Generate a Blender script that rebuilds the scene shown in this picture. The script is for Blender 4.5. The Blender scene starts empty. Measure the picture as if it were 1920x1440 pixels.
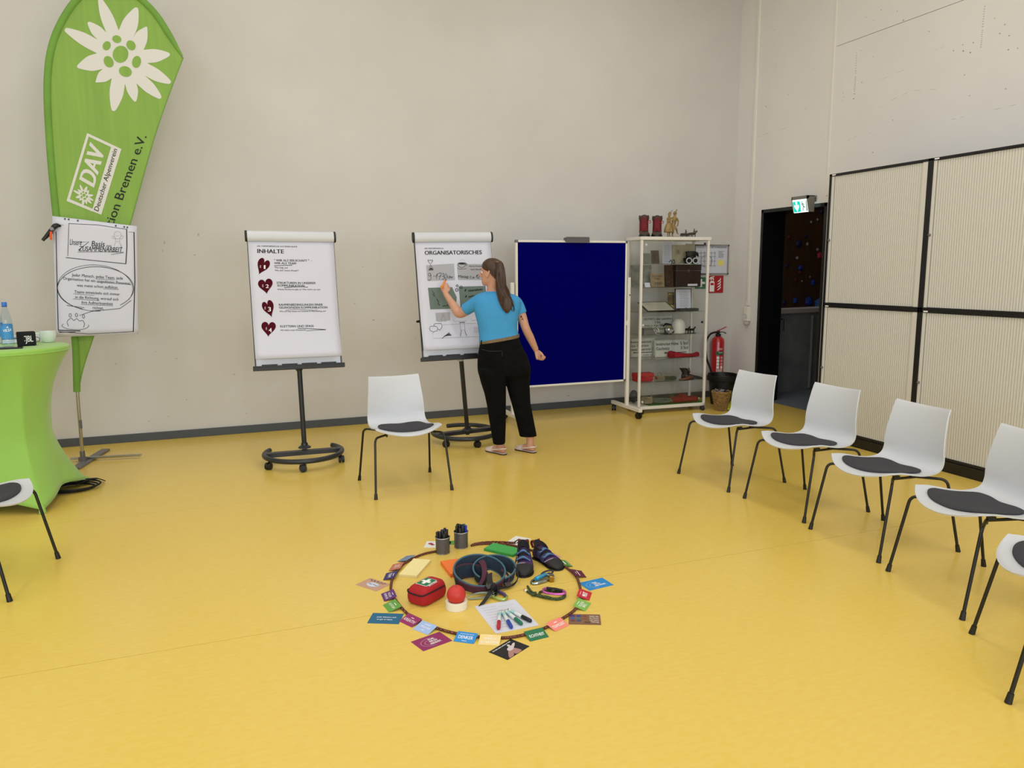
import bpy, math, random
import numpy as np
from mathutils import Vector, Matrix
random.seed(7); rng = np.random.default_rng(7)
SC = bpy.context.scene
COL = SC.collection
# ------------------------------------------------------------------ camera, world, lights, exposure
H_CAM, FPX = 1.6, 1410.25
_y, _p, _r = (math.radians(a) for a in (21.0655, 8.565, -0.3712))
FWD = np.array([math.sin(_y)*math.cos(_p), math.cos(_y)*math.cos(_p), -math.sin(_p)])
_r0 = np.array([math.cos(_y), -math.sin(_y), 0.0]); _u0 = np.cross(_r0, FWD)
RGT = _r0*math.cos(_r)+_u0*math.sin(_r); UPV = -_r0*math.sin(_r)+_u0*math.cos(_r)
EYE = np.array([0, 0, H_CAM])
cd = bpy.data.cameras.new('camera'); cam = bpy.data.objects.new('camera', cd); COL.objects.link(cam)
cd.sensor_width = 36; cd.sensor_fit = 'HORIZONTAL'; cd.lens = FPX/1920*36; cd.clip_start = .05; cd.clip_end = 100
cam.matrix_world = Matrix(((RGT[0], UPV[0], -FWD[0], EYE[0]), (RGT[1], UPV[1], -FWD[1], EYE[1]), (RGT[2], UPV[2], -FWD[2], EYE[2]), (0, 0, 0, 1)))
SC.camera = cam
wd = bpy.data.worlds.new('world'); SC.world = wd; wd.use_nodes = True
wd.node_tree.nodes['Background'].inputs[0].default_value = (.75, .85, 1, 1)
wd.node_tree.nodes['Background'].inputs[1].default_value = .6
SC.view_settings.view_transform = 'Standard'; SC.view_settings.look = 'None'
SC.view_settings.gamma = 1; SC.view_settings.use_curve_mapping = False
SC.view_settings.exposure = 0.04
SC.cycles.transparent_max_bounces = 24
SC.cycles.max_bounces = 10; SC.cycles.diffuse_bounces = 5
def area(name, loc, rot, sx, sy, power, col, spread=180):
    l = bpy.data.lights.new(name, 'AREA'); l.shape = 'RECTANGLE'; l.size = sx; l.size_y = sy; l.energy = power; l.color = col
    l.spread = math.radians(spread)
    o = bpy.data.objects.new(name, l); COL.objects.link(o); o.location = loc; o.rotation_euler = rot
    return o
# ceiling luminaires: rows of long fluorescent lamps
for i, x in enumerate((-2.4, .6, 3.6)):
    for j, y in enumerate((-1.2, 2.3, 5.6)):
        area('ceiling_lamp_'+'abc'[j], (x, y, 5.1), (0, 0, 0), .5, 2.2, (8, 36, 22)[j], (1, .965, .92))
# daylight through the window band of the left wall and of the wall behind the camera
for y in (-2.2, .6, 3.4):
    area('left_day', (-4.4, y, 2.2), (0, math.radians(-90), 0), 2.0, 2.2, 18, (.86, .93, 1))
for x in (-2.6, .2, 3.0):
    area('rear_day', (x, -3.9, 2.2), (math.radians(90), 0, 0), 2.2, 2.0, 92, (.86, .93, 1))
# dim light in the climbing hall beyond the door
area('hall_lamp', (8.5, 7.6, 4.6), (0, 0, 0), 1.0, 1.0, 5, (1, .85, .7))

# ------------------------------------------------------------------ measuring: a pixel of the photograph on a known plane of the room
def rays(px):
    px = np.atleast_2d(np.asarray(px, float))
    return FWD*FPX + np.outer(px[:, 0]-960, RGT) - np.outer(px[:, 1]-720, UPV)
def on_plane(px, P0, N):
    d = rays(px); P0 = np.asarray(P0, float); N = np.asarray(N, float)
    t = ((P0-EYE)@N)/(d@N); return EYE + d*t[:, None]
def at(x, y, Y): return on_plane((x, y), (0, Y, 0), (0, 1, 0))[0]
def atx(x, y, X): return on_plane((x, y), (X, 0, 0), (1, 0, 0))[0]
def fl(x, y, z=0.0): return on_plane((x, y), (0, 0, z), (0, 0, 1))[0]

# ------------------------------------------------------------------ materials
def lin(c):
    if isinstance(c, str):
        c = [int(c[i:i+2], 16)/255 for i in (0, 2, 4)]
    return tuple(x/12.92 if x <= .04045 else ((x+.055)/1.055)**2.4 for x in c)
MATS = {}
def mat(name, col, rough=.5, metal=0, spec=.5, noise=0, scale=30, bump=0, bscale=None, col2=None, stretch=None, emit=0, coat=0, sheen=0):
    if name in MATS: return MATS[name]
    m = bpy.data.materials.new(name); m.use_nodes = True; nt = m.node_tree; b = nt.nodes['Principled BSDF']
    c = lin(col); b.inputs['Base Color'].default_value = (*c, 1); b.inputs['Roughness'].default_value = rough
    b.inputs['Metallic'].default_value = metal; b.inputs['Specular IOR Level'].default_value = spec
    b.inputs['Coat Weight'].default_value = coat; b.inputs['Sheen Weight'].default_value = sheen
    if emit:
        b.inputs['Emission Color'].default_value = (*c, 1); b.inputs['Emission Strength'].default_value = emit
    tc = nt.nodes.new('ShaderNodeTexCoord'); src = tc.outputs['Object']
    if stretch:
        mp = nt.nodes.new('ShaderNodeMapping'); mp.inputs['Scale'].default_value = stretch; nt.links.new(src, mp.inputs[0]); src = mp.outputs[0]
    if noise:
        n = nt.nodes.new('ShaderNodeTexNoise'); n.inputs['Scale'].default_value = scale; n.inputs['Detail'].default_value = 5
        nt.links.new(src, n.inputs['Vector'])
        r = nt.nodes.new('ShaderNodeValToRGB'); r.color_ramp.elements[0].position = .3; r.color_ramp.elements[1].position = .7
        c2 = lin(col2) if col2 else tuple(x*(1-noise) for x in c)
        r.color_ramp.elements[0].color = (*c2, 1); r.color_ramp.elements[1].color = (*(min(1, x*(1+noise*.4)) for x in c), 1) if not col2 else (*c, 1)
        nt.links.new(n.outputs['Fac'], r.inputs[0]); nt.links.new(r.outputs[0], b.inputs['Base Color'])
    if bump:
        n2 = nt.nodes.new('ShaderNodeTexNoise'); n2.inputs['Scale'].default_value = bscale or scale; n2.inputs['Detail'].default_value = 4
        nt.links.new(src, n2.inputs['Vector'])
        bp = nt.nodes.new('ShaderNodeBump'); bp.inputs['Strength'].default_value = bump; bp.inputs['Distance'].default_value = .004
        nt.links.new(n2.outputs['Fac'], bp.inputs['Height']); nt.links.new(bp.outputs[0], b.inputs['Normal'])
    MATS[name] = m
    return m
def glass(name, tint=(.93, .96, .95), refl=.9):
    m = bpy.data.materials.new(name); m.use_nodes = True; nt = m.node_tree; nt.nodes.clear()
    o = nt.nodes.new('ShaderNodeOutputMaterial'); mx = nt.nodes.new('ShaderNodeMixShader')
    t = nt.nodes.new('ShaderNodeBsdfTransparent'); t.inputs[0].default_value = (*tint, 1)
    g = nt.nodes.new('ShaderNodeBsdfGlossy'); g.inputs['Roughness'].default_value = .02; g.inputs['Color'].default_value = (refl, refl, refl, 1)
    f = nt.nodes.new('ShaderNodeLayerWeight'); f.inputs[0].default_value = .5       # Schlick reflectance, the same from both sides of the pane
    pw = nt.nodes.new('ShaderNodeMath'); pw.operation = 'POWER'; pw.inputs[1].default_value = 4.5; ml = nt.nodes.new('ShaderNodeMath'); ml.operation = 'MULTIPLY_ADD'; ml.inputs[1].default_value = .85; ml.inputs[2].default_value = .03
    nt.links.new(f.outputs['Facing'], pw.inputs[0]); nt.links.new(pw.outputs[0], ml.inputs[0]); nt.links.new(ml.outputs[0], mx.inputs[0]); nt.links.new(t.outputs[0], mx.inputs[1]); nt.links.new(g.outputs[0], mx.inputs[2]); nt.links.new(mx.outputs[0], o.inputs[0])
    MATS[name] = m; return m

# ------------------------------------------------------------------ mesh builders
SMALL_PRINT = {'printed_text', 'handwriting', 'printed_drawing', 'pencil_drawing', 'banner_lettering', 'plan_lines', 'sign_lettering', 'label_print', 'burnt_lettering', 'heart_numeral', 'logo_white', 'logo_floret', 'edelweiss_floret', 'punch_hole', 'pictogram', 'hair_strands'}
class MB:
    def __init__(s): s.v = []; s.f = []; s.m = []
    def add(s, vs, fs, mi=0):
        b = len(s.v); s.v += [tuple(map(float, p)) for p in vs]
        s.f += [tuple(b+i for i in f) for f in fs]; s.m += [mi]*len(fs); return s
    def box(s, lo, hi, mi=0, rot=None, piv=None):
        (x0, y0, z0), (x1, y1, z1) = lo, hi
        vs = [Vector(p) for p in ((x0, y0, z0), (x1, y0, z0), (x1, y1, z0), (x0, y1, z0), (x0, y0, z1), (x1, y0, z1), (x1, y1, z1), (x0, y1, z1))]
        if rot is not None:
            pv = Vector(piv if piv is not None else ((x0+x1)/2, (y0+y1)/2, (z0+z1)/2)); vs = [rot @ (v-pv)+pv for v in vs]
        return s.add(vs, ((0, 3, 2, 1), (4, 5, 6, 7), (0, 1, 5, 4), (1, 2, 6, 5), (2, 3, 7, 6), (3, 0, 4, 7)), mi)
    def obox(s, c, ax, ay, az, mi=0):
        """box from its centre and three half-axis vectors"""
        c, ax, ay, az = (np.asarray(q, float) for q in (c, ax, ay, az))
        vs = [c+i*ax+j*ay+k*az for k in (-1, 1) for i, j in ((-1, -1), (1, -1), (1, 1), (-1, 1))]
        return s.add(vs, ((0, 3, 2, 1), (4, 5, 6, 7), (0, 1, 5, 4), (1, 2, 6, 5), (2, 3, 7, 6), (3, 0, 4, 7)), mi)
    def loft(s, rings, mi=0, cap=True, close=False):
        n = len(rings[0]); b = len(s.v)
        for r in rings: s.v += [tuple(map(float, p)) for p in r]
        k = len(rings)
        for i in range(k if close else k-1):
            a0, a1 = b+i*n, b+((i+1) % k)*n
            for j in range(n):
                s.f.append((a0+j, a0+(j+1) % n, a1+(j+1) % n, a1+j)); s.m.append(mi)
        if cap and not close:
            s.f.append(tuple(b+j for j in reversed(range(n)))); s.m.append(mi)
            s.f.append(tuple(b+(k-1)*n+j for j in range(n))); s.m.append(mi)
        return s
    def tube(s, pts, r, n=10, mi=0, cap=True, close=False, flat=1.0, up=None):
        P = [Vector(p) for p in pts]; k = len(P); R = r if hasattr(r, '__len__') else [r]*k
        rings = []; ref = Vector(up) if up else None
        for i in range(k):
            t = (P[(i+1) % k]-P[i-1]) if close else (P[min(i+1, k-1)]-P[max(i-1, 0)])
            if t.length < 1e-9: t = Vector((0, 0, 1))
            t.normalize()
            if ref is None: ref = Vector((0, 0, 1)) if abs(t.z) < .9 else Vector((1, 0, 0))
            a = (ref - t*ref.dot(t))
            if a.length < 1e-6: a = t.orthogonal()
            a.normalize(); b2 = t.cross(a)
            if up is None: ref = a
            rings.append([P[i]+a*(math.cos(q)*R[i])+b2*(math.sin(q)*R[i]*flat) for q in (2*math.pi*j/n for j in range(n))])
        return s.loft(rings, mi, cap, close)
    def lathe(s, prof, c=(0, 0, 0), n=24, mi=0, cap=True, axis=None):
        rings = []
        for r, z in prof:
            rings.append([(r*math.cos(2*math.pi*j/n), r*math.sin(2*math.pi*j/n), z) for j in range(n)])
        b = len(s.v); s.loft(rings, mi, cap)
        M = Matrix.Identity(3)
        if axis is not None: M = Vector((0, 0, 1)).rotation_difference(Vector(axis)).to_matrix()
        for i in range(b, len(s.v)): s.v[i] = tuple(M @ Vector(s.v[i]) + Vector(c))
        return s
    def ball(s, c, r, n=16, m=10, mi=0):
        rx, ry, rz = r if hasattr(r, '__len__') else (r, r, r)
        prof = [(max(1e-4, math.sin(math.pi*i/m)), -math.cos(math.pi*i/m)) for i in range(m+1)]
        b = len(s.v); s.lathe(prof, (0, 0, 0), n, mi)
        for i in range(b, len(s.v)):
            x, y, z = s.v[i]; s.v[i] = (c[0]+x*rx, c[1]+y*ry, c[2]+z*rz)
        return s
    def prism(s, poly, d, mi=0):
        """closed 3-D polygon extruded by vector d"""
        n = len(poly); P = [np.asarray(p, float) for p in poly]; d = np.asarray(d, float)
        fs = [tuple(range(n)), tuple(reversed(range(n, 2*n)))]+[((i+1) % n, i, n+i, n+(i+1) % n) for i in range(n)]
        return s.add(P+[p+d for p in P], fs, mi)
    def band(s, pts, wv, th, mi=0, close=False):
        """flat strap along pts: half-width vectors wv, thickness th"""
        P = [np.asarray(p, float) for p in pts]; k = len(P); rings = []
        for i in range(k):
            w = np.asarray(wv[i] if hasattr(wv[0], '__len__') else wv, float)
            t = (P[(i+1) % k]-P[i-1]) if close else (P[min(i+1, k-1)]-P[max(i-1, 0)])
            nn = np.cross(t, w); nn = nn/(np.linalg.norm(nn)+1e-9)*th/2
            rings.append([P[i]-w-nn, P[i]+w-nn, P[i]+w+nn, P[i]-w+nn])
        return s.loft(rings, mi, not close, close)
    def xf(s, M, b=0):
        for i in range(b, len(s.v)): s.v[i] = tuple(M @ Vector(s.v[i]))
        return s
def new_obj(name, data, parent=None):
    o = bpy.data.objects.new(name, data); COL.objects.link(o)
    if parent is not None: o.parent = parent
    return o
def part(name, mb, mats, parent=None, sharp=35, bevel=0, sub=0, fuse=0, smooth_it=0, origin=None, label=None, world=False):
    """links the collected geometry as ONE mesh object"""
    v = np.array(mb.v, float).reshape(-1, 3)
    off = np.zeros(3)
    if parent is not None and world:
        q = parent; off = np.zeros(3)
        while q is not None: off = off+np.array(q.location); q = q.parent
        v = v-off
    if origin is not None: v = v-np.asarray(origin, float)
    me = bpy.data.meshes.new(name); me.from_pydata(v.tolist(), [], mb.f)
    ms = mats if isinstance(mats, (list, tuple)) else [mats]
    for m in ms: me.materials.append(m)
    if len(ms) > 1: me.polygons.foreach_set('material_index', mb.m)
    if sharp is not None:
        me.polygons.foreach_set('use_smooth', [True]*len(me.polygons)); me.set_sharp_from_angle(angle=math.radians(sharp))
    me.update()
    o = new_obj(name, me, parent)
    if origin is not None: o.location = origin if not world else Vector(origin)
    if fuse:
        r = o.modifiers.new('r', 'REMESH'); r.mode = 'VOXEL'; r.voxel_size = fuse; r.use_smooth_shade = True
    if smooth_it:
        r = o.modifiers.new('s', 'SMOOTH'); r.factor = .5; r.iterations = smooth_it
    if bevel:
        r = o.modifiers.new('b', 'BEVEL'); r.width = bevel; r.segments = 2; r.limit_method = 'ANGLE'; r.angle_limit = math.radians(40)
    if sub:
        r = o.modifiers.new('u', 'SUBSURF'); r.levels = sub; r.render_levels = sub
    if label: o['label'] = label
    if name in SMALL_PRINT: o['kind'] = 'stuff'
    return o
def thing(name, label, cat, loc=(0, 0, 0), rotz=0, group=None):
    o = bpy.data.objects.new(name, None); COL.objects.link(o); o.location = loc; o.rotation_euler = (0, 0, rotz); o.empty_display_size = .1
    return tag(o, label, cat, group)
def tag(o, label, cat, group=None):
    o['label'] = label; o['category'] = cat
    if group: o['group'] = group
    return o
def struct(o): o['kind'] = 'structure'; return o
def copy_tree(o, parent=None):
    c = o.copy(); COL.objects.link(c)
    if parent is not None: c.parent = parent
    for ch in list(o.children): copy_tree(ch, c)
    return c
def spline(pts, per=8, close=False):
    P = [np.asarray(p, float) for p in pts]; n = len(P); out = []
    for i in range(n if close else n-1):
        p0 = P[i-1] if (i > 0 or close) else 2*P[0]-P[1]
        p1 = P[i]; p2 = P[(i+1) % n]
        p3 = P[(i+2) % n] if (i+2 < n or close) else 2*P[-1]-P[-2]
        for k in range(per):
            t = k/per
            out.append(.5*((2*p1)+(-p0+p2)*t+(2*p0-5*p1+4*p2-p3)*t*t+(-p0+3*p1-3*p2+p3)*t**3))
    if not close: out.append(P[-1])
    return out
def fillet(pts, r, n=6):
    P = [Vector(p) for p in pts]; out = [P[0]]
    for i in range(1, len(P)-1):
        a = (P[i-1]-P[i]); b = (P[i+1]-P[i]); d = min(r, a.length*.49, b.length*.49); a.normalize(); b.normalize()
        p, q = P[i]+a*d, P[i]+b*d
        for k in range(n+1):
            t = k/n; out.append(p*(1-t)**2+P[i]*2*t*(1-t)+q*t*t)
    return out+[P[-1]]
# ------------------------------------------------------------------ lettering (built-in font turned into flat meshes)
_TX = {}
def glyphs(s, bold=0.0):
    k = s
    if k not in _TX:
        c = bpy.data.curves.new('t', 'FONT'); c.body = s; c.resolution_u = 3; c.fill_mode = 'FRONT'
        o = bpy.data.objects.new('t', c); me = o.to_mesh()
        v = np.array([p.co[:2] for p in me.vertices]).reshape(-1, 2); f = [tuple(p.vertices) for p in me.polygons]
        o.to_mesh_clear(); bpy.data.objects.remove(o); bpy.data.curves.remove(c)
        _TX[k] = (v, f)
    return _TX[k]
CAP = glyphs('H')[0][:, 1].max()
def put_text(mb, s, bl, br, up, fn, bold=0.0, mi=0):
    """string s between baseline ends bl and br, cap height vector up, all 2-D; fn lifts 2-D points into 3-D"""
    v, f = glyphs(s, bold)
    if not len(v): return
    u = (v[:, 0]-v[:, 0].min())/(np.ptp(v[:, 0])+1e-9); w = v[:, 1]/CAP
    bl, br, up = (np.asarray(q, float) for q in (bl, br, up))
    p = bl+np.outer(u, br-bl)+np.outer(w, up)
    if bold:                                                    # heavier stems: the letters set again a hair to the left and right
        ux = (br-bl)/np.ptp(v[:, 0])*bold*.8
        q = fn(np.array([bl, bl+(br-bl)*.02, bl+up*.1])); nn = np.cross(q[1]-q[0], q[2]-q[0]); nn = nn/(np.linalg.norm(nn)+1e-12)*.00014
        for k in (-1, 0, 1): mb.add(fn(p+ux*k)+nn*k, f, mi)
    else: mb.add(fn(p), f, mi)
def put_poly(mb, p, fn, mi=0): mb.add(fn(np.asarray(p, float)), [tuple(range(len(p)))], mi)
def put_line(mb, pts, w, fn, mi=0, close=False):
    """ribbon of width w along 2-D points"""
    P = np.asarray(pts, float); n = len(P); L = []; Rr = []
    for i in range(n):
        t = (P[(i+1) % n]-P[i-1]) if close else P[min(i+1, n-1)]-P[max(i-1, 0)]
        t = t/(np.hypot(*t)+1e-9); nn = np.array([-t[1], t[0]])*w/2
        L.append(P[i]+nn); Rr.append(P[i]-nn)
    fs = [(i, (i+1) % n, n+(i+1) % n, n+i) for i in range(n if close else n-1)]
    mb.add(fn(np.array(L+Rr)), fs, mi)
def ell(cx, cy, rx, ry, n=28, a0=0, a1=360, rot=0):
    a = np.radians(np.linspace(a0, a1, n, endpoint=(a1-a0) != 360)); x = np.cos(a)*rx; y = np.sin(a)*ry; c, s = math.cos(math.radians(rot)), math.sin(math.radians(rot))
    return np.stack([cx+x*c-y*s, cy+x*s+y*c], 1)
def zp(ox, oy, s): return lambda p: np.atleast_2d(np.asarray(p, float))*s+np.array([ox, oy])
def sheet_fn(P, H, conv, off=.0015):
    """pixels of the photograph onto a sheet hanging in front of a board: P(a, b, o) is the board's own frame"""
    c = P(0, 0, 0); dn = P(0, 1, 0)-c; fr = P(0, 0, 1)-c
    def fn(p):
        q = conv(p); o = np.full(len(q), .012)
        for _ in range(6):
            d = rays(q); t = ((c+np.outer(o+off, fr)-EYE)@fr)/(d@fr); X = EYE+d*t[:, None]
            o = np.array([sheet_off(b, H) for b in (X-c)@dn])
        return X
    return fn
def sheet_off(b, H):
    k = max(0, ((b-.046)/(H-.12)-.62)/.38); return .012+.05*k**1.7
def plane_fn(P0, N, off=.002, conv=None):
    N = np.asarray(N, float); N = N/np.linalg.norm(N)
    if N@(EYE-np.asarray(P0)) < 0: N = -N
    def fn(p):
        q = conv(p) if conv else p
        return on_plane(q, np.asarray(P0)+N*off, N)
    return fn

# ------------------------------------------------------------------ palette
white_paint = mat('white_paint', 'CFCDCB', .85, noise=.04, scale=1.6, bump=.12, bscale=120)
concrete_paint = mat('white_painted_concrete', 'E0DEDE', .8, noise=.05, scale=1.1, bump=.35, bscale=9)
lino = mat('yellow_linoleum', 'E2C565', .24, noise=.2, scale=22, col2='DFBF58', stretch=(1, 2.4, 1), spec=.42, bump=.03, bscale=60)
dark_grey = mat('dark_grey_plastic', '4C5158', .55)
black_metal = mat('black_powder_coat', '0C0C0E', .35, spec=.5)
black = mat('black_plastic', '0B0B0C', .45)
soft_black = mat('black_fabric', '0E0E12', .85, noise=.3, scale=120, bump=.2)
chart_metal = mat('dark_blue_grey_metal', '22262D', .33, spec=.5)
white_plastic = mat('white_plastic', 'CACED6', .38, spec=.5)
white_metal = mat('white_metal', 'E6E3DC', .4)
paper = mat('white_paper', 'D0D2E2', .8, noise=.02, scale=3)
board_white = mat('whiteboard', 'E7EBF2', .12, spec=.6)
ink = mat('black_ink', '141416', .8)
grey_ink = mat('grey_ink', '8A8A90', .85)
felt = mat('charcoal_felt', '3A3A41', .95, noise=.25, scale=300, bump=.3, bscale=500)
chrome = mat('brushed_metal', 'B4B4B2', .3, metal=1)
steel = mat('grey_steel', '77777A', .45, metal=.7)
rubber = mat('black_rubber', '0A0A0A', .7)
white_print = mat('white_print', 'EFEFEF', .8)
# ================================================================== THE SETTING
XR, YB, ZC = 6.02, 7.9, 5.3          # right wall, back wall, ceiling
def sbox(name, boxes, m, parent=None, bevel=0):
    mb = MB()
    for lo, hi in boxes: mb.box(lo, hi)
    o = part(name, mb, m, parent, sharp=None, bevel=bevel)
    return o if parent is not None else struct(o)
fb = sbox('floor', [((-4.6, -4.1, -.2), (6.17, YB+.1, -.012))], mat('floor_screed', '3A3118', .9))
ys = [-4.1]+[3.357+2.083*k for k in (-3, -2, -1, 0, 1, 2)]+[YB]
for a, b in zip(ys[:-1], ys[1:]):                                  # the sheets of linoleum, a hairline joint between them
    mb = MB(); mb.box((-4.6, a+.0014, -.012), (6.17, b-.0014, 0)); part('linoleum_sheet', mb, lino, fb, sharp=None)
sbox('wall_back', [((-4.7, YB, 0), (XR+.3, YB+.2, ZC))], white_paint)
wr = sbox('wall_right', [((XR+.02, -4.1, 0), (XR+.31, 6.36, ZC)), ((XR, 6.36, 2.29), (XR+.31, 7.40, ZC)), ((XR, 7.40, 0), (XR+.31, YB+.1, ZC))], concrete_paint)
for z0, z1 in ((0, 3.838), (3.843, ZC)):                            # cast concrete bays with an open joint
    mb = MB(); mb.box((XR, -4.1, z0), (XR+.02, 6.36, z1)); part('concrete_panel', mb, concrete_paint, wr, sharp=None)
mb = MB()                                                           # pits and patched tie holes of the cast concrete
def pit(px, py, r):
    c = atx(px, py, XR); mb.add([c+np.array((-.0015, r*math.cos(a), r*.8*math.sin(a))) for a in np.linspace(0, 2*math.pi, 8)[:-1]], [tuple(range(7))])
for x, y, r in ((1144, 130, .012), (262, 685, .012), (405, 610, .009), (825, 635, .012), (830, 603, .01), (1530, 328, .011), (1575, 338, .011), (1467, 326, .009), (1765, 216, .009),
                (1825, 229, .009), (1802, 571, .009), (1537, 482, .009), (878, 530, .009), (1078, 772, .008), (1570, 615, .008), (315, 192, .008), (300, 183, .007), (1105, 73, .008),
                (1003, 65, .009), (953, 131, .007), (905, 112, .007), (1310, 203, .009), (515, 696, .007), (758, 597, .007), (762, 626, .007), (753, 645, .007), (1594, 274, .009), (1527, 288, .008),
                (1732, 117, .007), (1797, 158, .009), (270, 857, .008), (325, 428, .007), (567, 440, .007), (873, 324, .007), (950, 367, .006), (1820, 320, .01), (1880, 310, .008), (948, 980, .011)):
    pit(1360+x*.2917, y*.2917, r*.62)
part('concrete_pit', mb, mat('pit_shadow_grey', '857F74', .95), wr, sharp=None)['kind'] = 'stuff'
mb = MB()                                                           # ridges left by the formwork
for (x0, y0), (x1, y1) in (((845, 335), (838, 480)), ((838, 490), (830, 590)), ((1670, 35), (1655, 180)), ((1655, 190), (1645, 310)), ((1715, 705), (1915, 660)), ((1450, 768), (1555, 742)),
                           ((990, 515), (1200, 425)), ((1060, 645), (1200, 580)), ((1200, 580), (1400, 570)), ((920, 850), (980, 870)), ((780, 905), (860, 865)), ((1340, 325), (1420, 290)), ((605, 910), (650, 900)), ((200, 880), (460, 800)), ((930, 675), (1040, 690)), ((455, 945), (500, 938))):
    n = 9 if abs(x1-x0) < 30 else 2
    for i in range(n):
        a = atx(1360+(x0+(x1-x0)*i/n)*.2917, (y0+(y1-y0)*i/n)*.2917, XR); b = atx(1360+(x0+(x1-x0)*(i+.6)/n)*.2917, (y0+(y1-y0)*(i+.6)/n)*.2917, XR)
        mb.tube([a, (a+b)/2, b], [.001, .004 if n == 2 else .009, .001], 6)
part('formwork_ridge', mb, concrete_paint, wr, sharp=60)['kind'] = 'stuff'
wl = [((-4.7, -4.1, 0), (-4.5, YB+.1, 1.1)), ((-4.7, -4.1, 3.3), (-4.5, YB+.1, ZC)), ((-4.7, -4.1, 1.1), (-4.5, -3.3, 3.3)), ((-4.7, 4.5, 1.1), (-4.5, YB+.1, 3.3))]
sbox('wall_left', wl, white_paint)
sbox('wall_front', [((-4.7, -4.3, 0), (XR+.3, -4.1, 1.1)), ((-4.7, -4.3, 3.3), (XR+.3, -4.1, ZC)), ((-4.7, -4.3, 1.1), (-3.8, -4.1, 3.3)), ((4.2, -4.3, 1.1), (XR+.3, -4.1, 3.3))], white_paint)
sbox('ceiling', [((-4.7, -4.3, ZC), (XR+.4, YB+.2, ZC+.2))], mat('ceiling_white', 'DEDCD6', .9, noise=.03, scale=2))
for k, (lo, hi) in enumerate((((-4.68, -3.3, 1.1), (-4.6, 4.5, 3.3)), ((-3.8, -4.28, 1.1), (4.2, -4.2, 3.3)))):
    mb = MB(); long_y = (hi[1]-lo[1]) > (hi[0]-lo[0]); L0, L1 = (lo[1], hi[1]) if long_y else (lo[0], hi[0])
    ts = np.linspace(L0, L1, 5)
    for t in ts:
        mb.box((lo[0], t-.04, 1.1) if long_y else (t-.04, lo[1], 1.1), (hi[0], t+.04, 3.3) if long_y else (t+.04, hi[1], 3.3))
    for z in (1.1, 3.24):
        mb.box((lo[0], lo[1], z), (hi[0], hi[1], z+.06))
    struct(part('window_%d' % (k+1), mb, white_metal, None, sharp=None))
sbox('baseboard_back', [((-4.5, YB-.014, 0), (XR-.002, YB, .078))], mat('baseboard_grey', '4A4F55', .6), bevel=.003)
sbox('baseboard_right', [((XR-.014, 7.46, 0), (XR, YB-.014, .078))], MATS['baseboard_grey'], bevel=.003)
mb = MB()                                                           # scuffs and rub marks on the back wall
for x, y, w, h in ((308, 455, 3, 9), (365, 478, 6, 3), (217, 682, 5, 2), (292, 659, 3, 2), (331, 672, 6, 2), (350, 749, 4, 2), (315, 781, 2, 2), (458, 752, 2, 2), (462, 775, 2, 3), (439, 702, 5, 3), (680, 500, 4, 2), (665, 570, 5, 2), (778, 634, 1.5, 2), (712, 470, 2, 2), (280, 790, 3, 2), (1065, 742, 9, 1.5), (372, 440, 3, 8), (305, 470, 2, 6), (700, 600, 6, 3), (1290, 640, 4, 2)):
    mb.add([at(x+w*.5*math.cos(a)*random.uniform(.6, 1), y+h*.5*math.sin(a)*random.uniform(.6, 1), YB-.0012) for a in np.linspace(0, 2*math.pi, 10)[:-1]], [tuple(range(9))])
part('scuff_mark', mb, mat('scuff_grey', 'A8A49E', .9), bpy.data.objects['wall_back'], sharp=None)['kind'] = 'stuff'
# cable ducts on the right wall
sbox('trim_1', [((XR-.022, 7.552, 1.16), (XR, 7.588, ZC))], white_metal, bevel=.003)
sbox('trim_2', [((XR-.010, 6.366, 2.36), (XR, 6.388, ZC))], white_metal, bevel=.002)
# door opening with its black steel frame
dr = bpy.data.objects.new('door_1', None); COL.objects.link(dr); struct(dr); dr.location = (XR, 7.4, 0)
mb = MB(); mb.box((XR-.006, 7.36, 0), (XR+.32, 7.40, 2.29)); part('door_jamb', mb, black_metal, dr, sharp=None, world=True, bevel=.003)
mb = MB(); mb.box((XR-.006, 6.36, 0), (XR+.32, 6.40, 2.29)); part('door_jamb', mb, black_metal, dr, sharp=None, world=True, bevel=.003)
mb = MB(); mb.box((XR-.006, 6.36, 2.25), (XR+.32, 7.40, 2.29)); part('door_lintel', mb, black_metal, dr, sharp=None, world=True, bevel=.003)
mb = MB(); mb.tube(fillet([(6.335, 7.365, 1.0), (6.335, 7.31, 1.0), (6.335, 7.31, .86)], .02), .011, 10); part('door_handle', mb, black_metal, dr, world=True)
# the climbing hall seen through the door
hall_grey = mat('hall_floor_grey', '6E7684', .6, noise=.08, scale=6)
conc = mat('bare_concrete', '8A8D90', .85, noise=.25, scale=3.5, bump=.2, bscale=20)
sbox('floor_hall', [((6.17, 2.0, -.2), (12, 12, .0))], hall_grey)
a, b = np.array((6.34, 7.735)), np.array((11.5, 8.685)); d = (b-a)/np.linalg.norm(b-a); nrm = np.array((-d[1], d[0]))
mb = MB(); mb.prism([(*a, 0), (*b, 0), (*(b+nrm*.2), 0), (*(a+nrm*.2), 0)], (0, 0, 1.03))
wh = struct(part('wall_hall', mb, conc, None, sharp=None))
a2, b2 = a-nrm*.03, b-nrm*.03
mb = MB(); mb.prism([(*a2, 1.03), (*b2, 1.03), (*(b2+nrm*.27), 1.03), (*(a2+nrm*.27), 1.03)], (0, 0, .055)); part('coping', mb, mat('coping_beige', 'C9BDB4', .6), wh, sharp=None, bevel=.004)
mb = MB()
for t in (.98, 1.12): q = a+d*t-nrm*.03; mb.tube([(*q, .02), (*(q+d*.005), .5), (*q, .99)], .018, 8)
part('drain_pipe', mb, conc, wh)
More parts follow.
